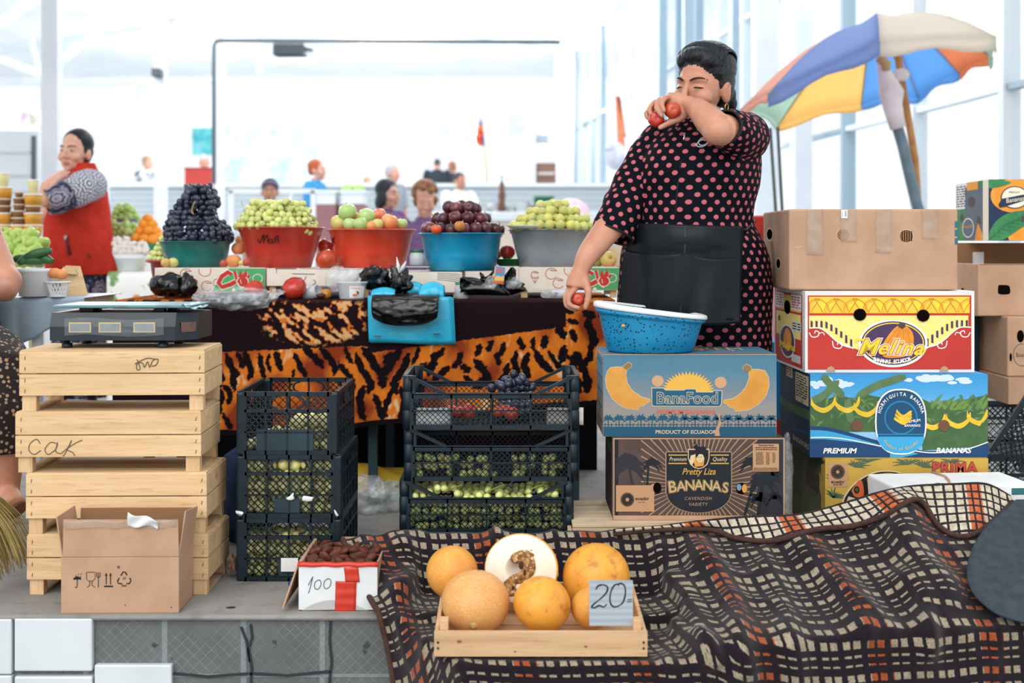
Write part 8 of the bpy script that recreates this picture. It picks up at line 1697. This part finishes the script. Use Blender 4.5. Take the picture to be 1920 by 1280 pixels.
def ringv(y,xl,xr,b): s = VY/F; return (Vector((((xl+xr)/2-CX)*s,VY,CZ-(y-HZ)*s))-base,(xr-xl)/2*s,b,0)
RED = mat('red_fleece','#c2382b','#b02f25',rough=.95,scale=14,bump=.4,bscale=150,spec=.1)
R = cloth_loft([ringv(514,84,219,.20),ringv(500,84,217,.20),ringv(460,86,209,.195),ringv(420,90,203,.19),ringv(385,98,199,.18),ringv(355,112,194,.165),ringv(338,124,188,.14),ringv(326,136,183,.11),ringv(314,146,177,.08),ringv(306,150,174,.07)],64,4,None,.010,4,6); m = MB(); m.rings(R,0,True,False,uv_loft(R)); vest_ = m.build('vest',RED,rv_,solid=.008)
R = cloth_loft([ringv(740,98,216,.22),ringv(640,104,212,.21),ringv(560,106,207,.20),ringv(500,104,206,.18),ringv(480,106,200,.17)],64,4,None,.008,8,6); m = MB(); m.rings(R,0,True,False,uv_loft(R)); m.build('skirt',NAVM,rv_,solid=.006)
SL = sleeve([(176,346,7.0),(160,350,6.92),(140,360,6.84),(112,372,6.77),(88,380,6.73)],[.085,.094,.085,.078,.070],.05,3,36,4); h_ = len(SL)*6//10
m = MB(); m.rings(SL[:h_+1],0,True,False,uv_loft(SL[:h_+1])); m.rings(SL[h_:],1,True,False,uv_loft(SL[h_:])); m.build('sleeve',[PAIS,NAVM],rv_,solid=.005)
def on_vest(px,py): return P(px,py,VY-.21)-base
m = MB(); m.tube([on_vest(124,440),on_vest(126,455),on_vest(131,478)],.010,8,flat=.4); m.build('pocket_zip',mat('pocket_dark','#5a1f1c'),vest_); m = MB(); m.tube([on_vest(123,441),on_vest(123,450)],.008,6); m.build('zip_pull',mat('silver_metal','#c9cdd0'),vest_)
m = MB(); m.ball(on_vest(167,479),(.010,.006,.012),8,6); m.build('toggle',mat('pocket_dark','#5a1f1c'),vest_)
# ---- woman seated at the picture edge
k = N('floral_cloth'); v = k.coord('Object'); vo = k.n('TexVoronoi'); vo.inputs['Scale'].default_value = 60; k.link(v,vo.inputs['Vector']); o1 = k.mix(k.step(vo.outputs[0],.35,.28),lin('#1c1518'),lin('#a88a72')); k.link(o1,k.b.inputs['Base Color']); k.b.inputs['Roughness'].default_value = .85; FLO = k.m
se = thing('person','seated woman in a dark floral dress cut off by the picture edge','person',(-1.86,4.0,0)); base = se.location.copy(); m = MB(); M = hm_(Vector((-1.90,4.0,1.25)),.6); head_shapes(m,M); m.tube([(-1.90,4.02,1.16),(-1.90,4.03,.55)],[.06,.13],12)
m.tube([P(-60,350,4.0),P(-30,450,3.95),P(4,520,3.9),P(16,540,3.88)],[.06,.062,.052,.046],14); m.ball(P(14,528,3.88),(.046,.044,.05)); m.tube([P(14,540,3.88),P(-40,545,3.75),P(-90,540,3.7)],[.044,.036,.026],12)
for i in range(4): m.tube([P(-90,530+i*7,3.7),P(-112,534+i*7,3.69),P(-122,544+i*6,3.69)],.010,6)
m.tube([P(-84,530,3.68),P(-95,520,3.66)],.011,6)
m.tube([P(-60,690,3.95),P(-8,720,3.65),P(2,780,3.6),P(6,860,3.6),P(10,925,3.6)],[.09,.075,.062,.058,.04],14); m.tube([P(10,930,3.6),P(30,948,3.5)],[.042,.03],10); m.v = [tuple(Vector(v)-base) for v in m.v]; blob(m,'body',SKIN,se,.007,4)
face_parts(se,M,base); hr = MB(); simple_hair(hr,lambda p: M @ Vector(p)-base,M.to_3x3(),'bob'); blob(hr,'hair',HD,se,.008,3)
m = MB(); m.tube(PT([(-120,340,4.05),(-120,470,4.05),(-110,640,4.05)]),[.12,.16,.19],18); m.tube(PT([(-85,352,4.0),(-64,410,3.97),(-30,466,3.93)]),[.08,.08,.07],14); m.tube(PT([(-70,670,4.0),(-25,690,3.72),(-6,715,3.62),(-4,770,3.6),(-8,845,3.6)]),[.15,.13,.115,.10,.09],16); m.v = [tuple(Vector(v)-base) for v in m.v]; blob(m,'dress',FLO,se,.009,3)
m = MB(); m.tube([P(2,950,3.58)-base,P(36,956,3.48)-base],[.04,.03],10,flat=.5); m.build('sandal',mat('brown_sandal','#5a3a2a'),se)
st_ = thing('stool','low wooden stool under the woman at the picture edge','stool',(-1.86,4.05,0)); m = MB(); m.box(-.18,.18,-.16,.16,.38,.42); m.build('seat',GREYWOOD,st_,bevel=.005); [MB().box(x-.018,x+.018,y-.018,y+.018,0,.38).build('leg',GREYWOOD,st_) for x in (-.15,.15) for y in (-.13,.13)]
# ================================================================ parasol by the window wall
UY = 7.5; us = UY/F
um = thing('parasol','pale blue, cream, orange and yellow parasol tilted open by the window wall','parasol',P(1712,460,UY)); um.location.z = 0; base = um.location.copy()
def up_(px,py,dy): return P(px,py,UY+dy)-base
rim = [up_(1650,80,-.72),up_(1440,177,-.50),up_(1388,206,-.05),up_(1458,236,.42),up_(1615,196,.70),up_(1722,182,.62),up_(1800,138,.45),up_(1862,108,.1),up_(1868,70,-.42)]
apex = up_(1640,40,.02)
def um_m(nm,c): 
    k = N(nm); k.b.inputs['Base Color'].default_value = lin(c); k.b.inputs['Roughness'].default_value = .8; t_ = k.n('BsdfTranslucent'); t_.inputs[0].default_value = lin(c); mx = k.n('MixShader'); mx.inputs[0].default_value = .7; k.link(k.b.outputs[0],mx.inputs[1]); k.link(t_.outputs[0],mx.inputs[2]); k.link(mx.outputs[0],k.out.inputs[0]); return k.m
UC = {'blue': um_m('parasol_blue','#b0c4ee'),'salmon': um_m('parasol_salmon','#fbcfc0'),'green': um_m('parasol_green','#d2e6da'),'yellow': um_m('parasol_yellow','#ffe2a8'),'cream': um_m('parasol_cream','#fff8ee'),'sky': um_m('parasol_sky','#9ccbf5'),'orange': um_m('parasol_orange','#fbbd9a')}  # base colours lightened to carry the backlight and flare wash
for i,c in enumerate(('blue','salmon','green','yellow','sky','sky','orange','green','cream')):
    a,b = rim[i],rim[(i+1) % 9]; m = MB(); mid = (a+b)/2; inn = (apex-mid)*.05
    def pf(u,v):
        e = a.lerp(b,u)+inn*math.sin(math.pi*u)*1.0; p = apex.lerp(e,v); p.z += .10*math.sin(math.pi*v)*(1-.25*math.sin(math.pi*u)); return p
    m.grid(9,9,pf); drop = .085 if i in (0,8) else .05
    m.grid(9,3,lambda u,v: a.lerp(b,u)+inn*math.sin(math.pi*u)+Vector((0,0,-drop*v*(.8+.2*math.sin(u*9)) if i != 7 else -drop*v*(1+1.3*abs(math.sin(u*7))))))
    m.build('canopy_panel',UC[c],um,solid=.003)
for p in rim: m = MB(); q = (apex+p)/2+Vector((0,0,.085)); m.tube(spl([tuple(apex-Vector((0,0,.01))),tuple(q),tuple(p)],4),.005,5); m.build('rib',mat('pale_wood_pole','#b9a68a'),um)
m = MB(); m.tube([apex,up_(1684,110,.0),up_(1716,300,0),Vector((0.05,0,.9))],.022,10); m.build('wooden_pole',mat('amber_wood','#c08a52','#a9743f',scale=20),um)
m = MB(); m.tube(spl([tuple(up_(1678,225,-.06)),tuple(up_(1692,270,-.06)),tuple(up_(1706,330,-.06)),tuple(up_(1718,380,-.06)),tuple(up_(1726,420,-.06)),(.05,-.06,.5),(.05,-.06,0)],4),.034,12); m.build('pipe_sleeve',mat('blue_grey_pipe','#6a7f8c','#5c717e',rough=.35),um)
m = MB(); m.tube([up_(1652,112,-.08),up_(1660,140,-.09),up_(1672,175,-.08),up_(1674,205,-.08),up_(1684,240,-.07)],[.025,.045,.075,.055,.05],14); m.ball(up_(1690,140,-.08),(.05,.04,.04)); m.build('wrapped_bag',mat('pinkish_film','#f0e6ea','#e2d5dc',rough=.5,scale=14,bump=.4,bscale=20),um)
m = MB(); m.tube([up_(1648,108,-.1),up_(1662,120,-.12),up_(1660,134,-.1)],.03,10); m.build('tape_band',mat('amber_tape','#c9a27c'),um)
o = thing('thin_pole','dark thin double pole leaning behind the laughing woman','pole',P(1462,400,7)); o.location.z = 0; c = o.location
for a,b in (((1444,240),(1456,420)),((1458,238),(1468,420))): m = MB(); q = P(*b,7)-c; m.tube([P(*a,7)-c,q,Vector((q.x+.03,0,0))],.009,6); m.build('pole_rod',mat('dark_olive_rod','#4a5148'),o)
o = thing('red_tub','red tub on a stand between the laughing woman and the taped carton','tub',P(1432,420,5.2)); o.location.z = 0; m = MB(); zt = CZ-(405-HZ)*5.2/F; m.lathe([(.08,zt-.10),(.10,zt-.01),(.105,zt),(.09,zt),(.07,zt-.09)],24); m.build('tub_body',REDP,o); m = MB(); m.box(-.12,.12,-.1,.1,0,zt-.10); m.build('stand',mat('pink_crate','#c98a94'),o)
# ---- black crates at the far right, stacked and tipped
BLKC = 'black crates piled behind the carton stacks'
tall_crate('black crate at the very bottom of the pile behind the mustard carton',1.86,4.5,0,.50,.34,.20,BLKC)
tall_crate('black crate second from the bottom of the pile behind the blue carton',1.88,4.5,.2005,.50,.34,.20,BLKC)
tall_crate('black crate behind the red and yellow carton, on its side of the pile',1.56,4.66,.0,.22,.30,.42,BLKC)
tall_crate('tall black crate just behind the white edge of the red carton',1.60,4.66,.4205,.24,.30,.27,BLKC)
o = thing('tilted_crate_rail','tilted black plastic crate wall leaning on the narrow brown carton','crate wall',P(1900,780,4.05)); m = MB(); f = side_map((0,0,0),(.55,0,.83),(-.83,0,.55),(0,1,0)); lattice(m,-.13,.14,-.12,.0,.022,f,.004,.006)
for v in (-.12,0): m.bar(f(-.14,v),f(.15,v),.014,.012,(0,1,0))
m.build('crate_panel',PLAST,o)
m = MB(); m.box(1.60-.12,1.60+.13,4.5,4.82,.69,.699); o = m.build('support_board',GREYWOOD); tag(o,'grey board bridging the black crates under the brown open carton','board')
m = MB(); m.box(1.72,2.15,4.25,4.7,.40,.489); o = m.build('stacked_board',CARD); tag(o,'flattened brown cardboard lying on the black crates','cardboard')
o = crumple('clear_bag','clear film sheet hanging between the two carton stacks','bag',P(1474,900,3.75),(.02,.03,.13),FILM,31,.3); o2 = thing('blue_carton','bright blue carton edge seen between the two carton stacks','box',(.915,4.17,0)); m = MB(); m.box(-.06,.06,0,.2,.30,.62); m.build('carton_body',mat('bright_blue_board','#1f86c4'),o2); m = MB(); m.box(-.06,.06,0,.2,0,.30); m.build('carton_base',PAPER,o2); m = MB(); m.box(-.06,.06,-.002,.0,.30,.36); m.build('red_band',mat('print_red','#c43a30'),o2)
# ================================================================ stalls on the other side
lt = thing('side_table','small table under a pale grey-blue cloth at the picture edge','table',(-1.80,4.3,0)); m = MB(); m.box(.06,.32,-.10,.26,.745,.768); m.build('table_top',GREYWOOD,lt)
for x in (.09,.17): m = MB(); m.box(x-.014,x+.014,-.10,-.072,0,.745); m.build('leg',BEAM,lt)
m = MB()
def lcf(u,v):
    x = .04+.29*u
    if v < .5: return (x+.02*(u > .9),.26-.37*v/.5,.772)
    t = (v-.5)*2; return (x+.01*math.sin(u*14),-.112-.008*math.sin(u*17)*t,.772-(.155-.13*max(0,u-.45)/.55+.018*math.sin(u*9))*t)
m.grid(44,22,lcf); o = m.build('table_cloth',mat('grey_blue_oilcloth','#9fb2c2','#8ea3b5',rough=.35,scale=5),loc=lt.location,solid=.002); tag(o,'pale grey-blue oilcloth over the small side table','tablecloth')
zt = .7745; wbn = thing('basin','white basin of cucumbers on the grey-blue cloth','basin',((66-CX)*4.22/F,4.22,zt)); m = MB(); m.lathe([(.04,0),(.052,.003),(.062,.08),(.066,.084),(.070,.092),(.066,.096),(.058,.085),(.05,.006)],40); m.build('basin_body',mat('white_plastic','#e9edf0',rough=.35),wbn)
CUC = mat('cucumber_skin','#2f5a35','#3f6b3f',rough=.4,scale=20,bump=.3,bscale=90)
for i,(x,y,rz,ry,l) in enumerate(((70,478,.3,-.3,.05),(84,489,-.2,.1,.03),(52,487,.8,-.4,.035),(42,489,.1,.2,.03),(62,491,.5,.0,.03))):
    m = MB(); q = spl([(-l,0,0),(-l*.5,0,.004),(0,0,.006),(l*.5,0,.004),(l,0,0)],3); n = len(q); m.tube(q,[.0165*math.sin(math.pi*(.08+.84*a/(n-1)))**.5 for a in range(n)],12); o = m.build('cucumber',CUC,loc=P(x,y,4.20+.015*(i % 2))); o.rotation_euler = (0,ry,rz); tag(o,('long dark cucumber lying across the top of the white basin','short cucumber at the red-vest side of the white basin','slanted cucumber in the middle of the white basin','cucumber end at the near-arm side of the white basin','pale-ended cucumber low at the front of the white basin')[i],'cucumber')
bk = thing('plastic_basket','small white openwork basket of peaches beside the cucumber basin','basket',((109-CX)*4.2/F,4.2,zt)); m = MB(); n = 18
for i in range(n):
    a = 2*math.pi*i/n
    for sg in (1,-1): m.bar((.024*math.cos(a),.024*math.sin(a),.0),(.038*math.cos(a+sg*.6),.038*math.sin(a+sg*.6),.05),.0025,.0025)
m.tube([(.039*math.cos(2*math.pi*i/24),.039*math.sin(2*math.pi*i/24),.05) for i in range(25)],.003,6); m.lathe([(.001,0),(.025,0),(.026,.003),(.001,.003)],20); m.build('basket_body',mat('white_plastic','#e9edf0'),bk)
for x,y,r in ((102,512,11),(116,514,11)): m = MB(); m.ball((0,0,0),(r*4.2/F,)*3,16,10,0,None,.3); o = m.build('peach',PEA,loc=P(x,y,4.2)); tag(o,'peach in the small white basket, %s' % ('toward the cucumbers' if x < 110 else 'away from the cucumbers'),'fruit')
tw = thing('leaning_crate','light wooden crate side leaning behind the small white basket','crate',P(138,560,4.36)); m = MB(); quad(m,(-.055,0,.0),(.05,.02,-.01),(.01,.04,.115),(-.035,.02,.118),.008); m.build('crate_board',PINE,tw); m = MB(); quad(m,(-.05,-.004,.09),(.005,.018,.085),(-.002,.022,.11),(-.04,.01,.112),.01); m.build('crate_cleat',PINE,tw)
m = MB(); m.box(-2.35,-1.86,4.75,5.1,.80,.83); bt = m.build('back_board',GREYWOOD); tag(bt,'board of the vegetable stand behind the side table','stand'); [tag(MB().box(x-.02,x+.02,5.0,5.04,0,.80).build('stand_post',GREYWOOD),'wooden post under the vegetable stand, %s' % ('by the red vest' if x > -2.1 else 'by the picture edge'),'post') for x in (-2.2,-1.95)]
PEP = mat('green_pepper','#b3c96a','#9dba58',rough=.35,scale=12); rnd = random.Random(6)
for i in range(22):
    x,y = 4+13*(i % 6)+rnd.uniform(-4,4)+(i//6)*4,487-15*(i//6)+rnd.uniform(-3,3); m = MB(); m.lathe([(.004,-.035),(.016,-.03),(.026,-.005),(.028,.02),(.02,.032),(.006,.028)],14,mod=lambda t: 1+.12*math.cos(3*t)); m.tube([(0,0,.028),(.004,0,.045)],.004,6); o = m.build('green_pepper',PEP,loc=P(x,y,4.86+.03*(i//6))); o.rotation_euler = (rnd.uniform(-1.5,1.5),rnd.uniform(-1.5,1.5),0); tag(o,'light green pepper in the pile behind the cucumber basin','pepper','green peppers piled on the stand')
hs = thing('honey_shelf','pale stand carrying the honey tubs','stand',(-2.66,6.4,0)); m = MB(); m.box(-.32,.19,-.1,.08,0,.935); m.build('stand_body',WHITE,hs)
HON = mat('honey','#d9a23c','#c98a2a',rough=.25,scale=9); COMB = mat('honeycomb','#8a5a2a','#6d4420',rough=.5,scale=40); LIDC = mat('clear_lid','#efe9dc',rough=.3)
for ci,(x,seq) in enumerate(((6,'HHHCCHP'),(36,'HHCCDDK'),(62,'HHHCHP'))):
    z = .935
    for j,t_ in enumerate(seq):
        r,h,mm = {'H': (.046,.062,HON),'C': (.040,.036,COMB),'D': (.030,.034,COMB),'P': (.028,.075,mat('pollen_jar','#d9cf9a',rough=.3)),'K': (.02,.03,COMB)}[t_]; o = thing('honey_tub',('%s in the honey stack nearest the picture edge','%s in the tall middle honey stack','%s in the honey stack beside the red vest')[ci] % {'H': 'amber tub','C': 'dark comb tub','D': 'small dark comb tub','P': 'pale jar','K': 'tiny dark piece'}[t_],'tub',((x-CX)*6.4/F,6.4,z),group='honey tubs in stack %s' % ('near the edge','in the middle','by the vest')[ci]); m = MB(); m.lathe([(r*.85,0),(r,h*.85),(r*.9,h*.9),(r*.05,h*.9)],20); m.build('tub_body',mm,o); m = MB(); m.lathe([(r*1.04,h*.86),(r*1.05,h*.99),(r*.05,h*.995)],20); m.build('lid',LIDC,o); z += h
fr_ = thing('display_fridge','white display fridge behind the honey tubs','fridge',(bx(28,9.5),9.7,0)); m = MB(); a,b = bx(-50,9.5)-fr_.location.x,bx(72,9.5)-fr_.location.x; m.box(a,b,-.2,.4,0,bz(244,9.5)); m.build('fridge_body',mat('fridge_white','#dfe6ec',rough=.4),fr_,bevel=.01); m = MB(); m.box(b-.05,b-.02,-.215,-.2,.9,bz(255,9.5)); m.build('door_seal',DARKPIPE,fr_)
for y in (288,331,362): m = MB(); z = bz(y,9.5); m.box(a,b-.06,-.21,-.2,z,z+.02); m.build('shelf_edge',BEAM,fr_)
# floral-cloth stall behind the teal basin
ft = thing('floral_table','stall table hidden under the white floral cloth','table',(-1.86,6.9,0)); m = MB(); m.box(-.30,.32,-.28,.35,.0,.80); m.build('table_box',GREYWOOD,ft)
k = N('white_floral_cloth'); v = k.coord('Object'); vo = k.n('TexVoronoi'); vo.inputs['Scale'].default_value = 7; k.link(v,vo.inputs['Vector']); n1 = k.noise(v,9,3)
o1 = k.mix(k.step(n1,.56,.60),lin('#eef0ee'),lin('#6f9a5c')); o1 = k.mix(k.step(vo.outputs[0],.22,.18),o1,lin('#e08a4c')); k.link(o1,k.b.inputs['Base Color']); k.b.inputs['Roughness'].default_value = .7
m = MB(); m.grid(30,24,lambda u,v: (-.32+.66*u,.36-.66*min(1,v*2),.806) if v < .5 else (-.32+.66*u,-.30-.02*math.sin(u*22)*(v-.5)*2,.806-.75*(v-.5)*2)); o = m.build('table_cloth',k.m,loc=ft.location,solid=.003); tag(o,'white cloth printed with leaves and orange flowers beyond the red vest','tablecloth')
gt = thing('garlic_tray','white plastic tray of garlic on the floral cloth','tray',((246-CX)*6.75/F,6.75,.810)); m = MB(); m.lathe([(.07,0),(.095,.09),(.10,.092),(.06,.01)],24,sy=.8); m.build('tray_body',mat('white_plastic','#e9edf0'),gt)
GAR = mat('garlic_skin','#e9e2da','#d9cfc9',rough=.6,scale=20)
for i in range(24):
    x,y = 217+9.2*(i % 7)+rnd.uniform(-2,2),473-7.5*(i//7)+rnd.uniform(-2,1); m = MB(); m.lathe([(.004,-.018),(.019,-.008),(.018,.006),(.007,.017),(.003,.028)],12,mod=lambda t: 1+.08*math.cos(5*t)); o = m.build('garlic',GAR,loc=P(x,y,6.72+.02*(i//7))); o.rotation_euler = (rnd.uniform(-1,1),rnd.uniform(-1,1),0); tag(o,'garlic bulb heaped in the white tray on the floral cloth','garlic','garlic in the white tray')
gbs = thing('display_step','pale step stand behind the garlic tray','stand',(-2.1,7.25,.806)); m = MB(); m.box(-.05,.22,-.1,.2,0,.14); m.build('lower_step',WHITE,gbs); m = MB(); m.box(-.28,.12,.1,.3,.14,.24); m.build('upper_step',WHITE,gbs)
ob = thing('basin','shallow green bowl of oranges beyond the teal basin','basin',((278-CX)*7.15/F,7.15,CZ-(478-HZ)*7.15/F)); m = MB(); m.lathe([(.05,0),(.095,.06),(.10,.066),(.09,.064),(.045,.006)],28); m.build('basin_body',mat('green_plastic','#2c8a52'),ob)
m = MB(); m.box(-.05,.05,-.05,.05,.8065-ob.location.z,.0); m.build('foot',WHITE,ob)
ORG = mat('orange_peel','#f09a2c','#e88a20',rough=.45,scale=20,rand=.08); me_o = fruit_mesh('orange',.034,ORG,.12)
for x,y,d in ((256,447,0),(270,449,-.03),(286,449,-.03),(298,446,0),(263,434,.02),(278,433,0),(292,434,.02),(270,421,.03),(285,421,.03),(277,411,.04)): place(me_o,'orange','orange in the heap on the shallow green bowl','orange',P(x,y,7.12+d),'oranges in the green bowl',1,rnd)
LGR = mat('light_grape','#b7d283','#a2c26c',rough=.35,scale=16); me_lg = fruit_mesh('grape',.018,LGR,.05)
for lb,cx_,y0,y1,w0,w1,Y in (('pale green grape bunch in the upper purple bowl beyond the red vest',234,411,384,26,12,7.45),('pale green grape bunch under the purple bowl beyond the red vest',232,439,418,24,20,7.3)):
    p = [P(cx_+(w0+(w1-w0)*t)*rnd.uniform(-1,1),y0+(y1-y0)*t+rnd.uniform(-2,2),Y-.05*(1-t)+rnd.uniform(-.03,.03)) for t in [i/59 for i in range(60)]]; bunch('grape_bunch',lb,[tuple(a) for a in p],me_lg,rr=rnd)
pb_ = thing('basin','purple bowl of pale grapes beyond the red vest','basin',((236-CX)*7.45/F,7.45,CZ-(428-HZ)*7.45/F)); m = MB(); m.lathe([(.05,-.0),(.075,.05),(.08,.055),(.07,.05),(.045,.005)],24); m.build('basin_body',mat('purple_plastic','#8a5a94'),pb_)
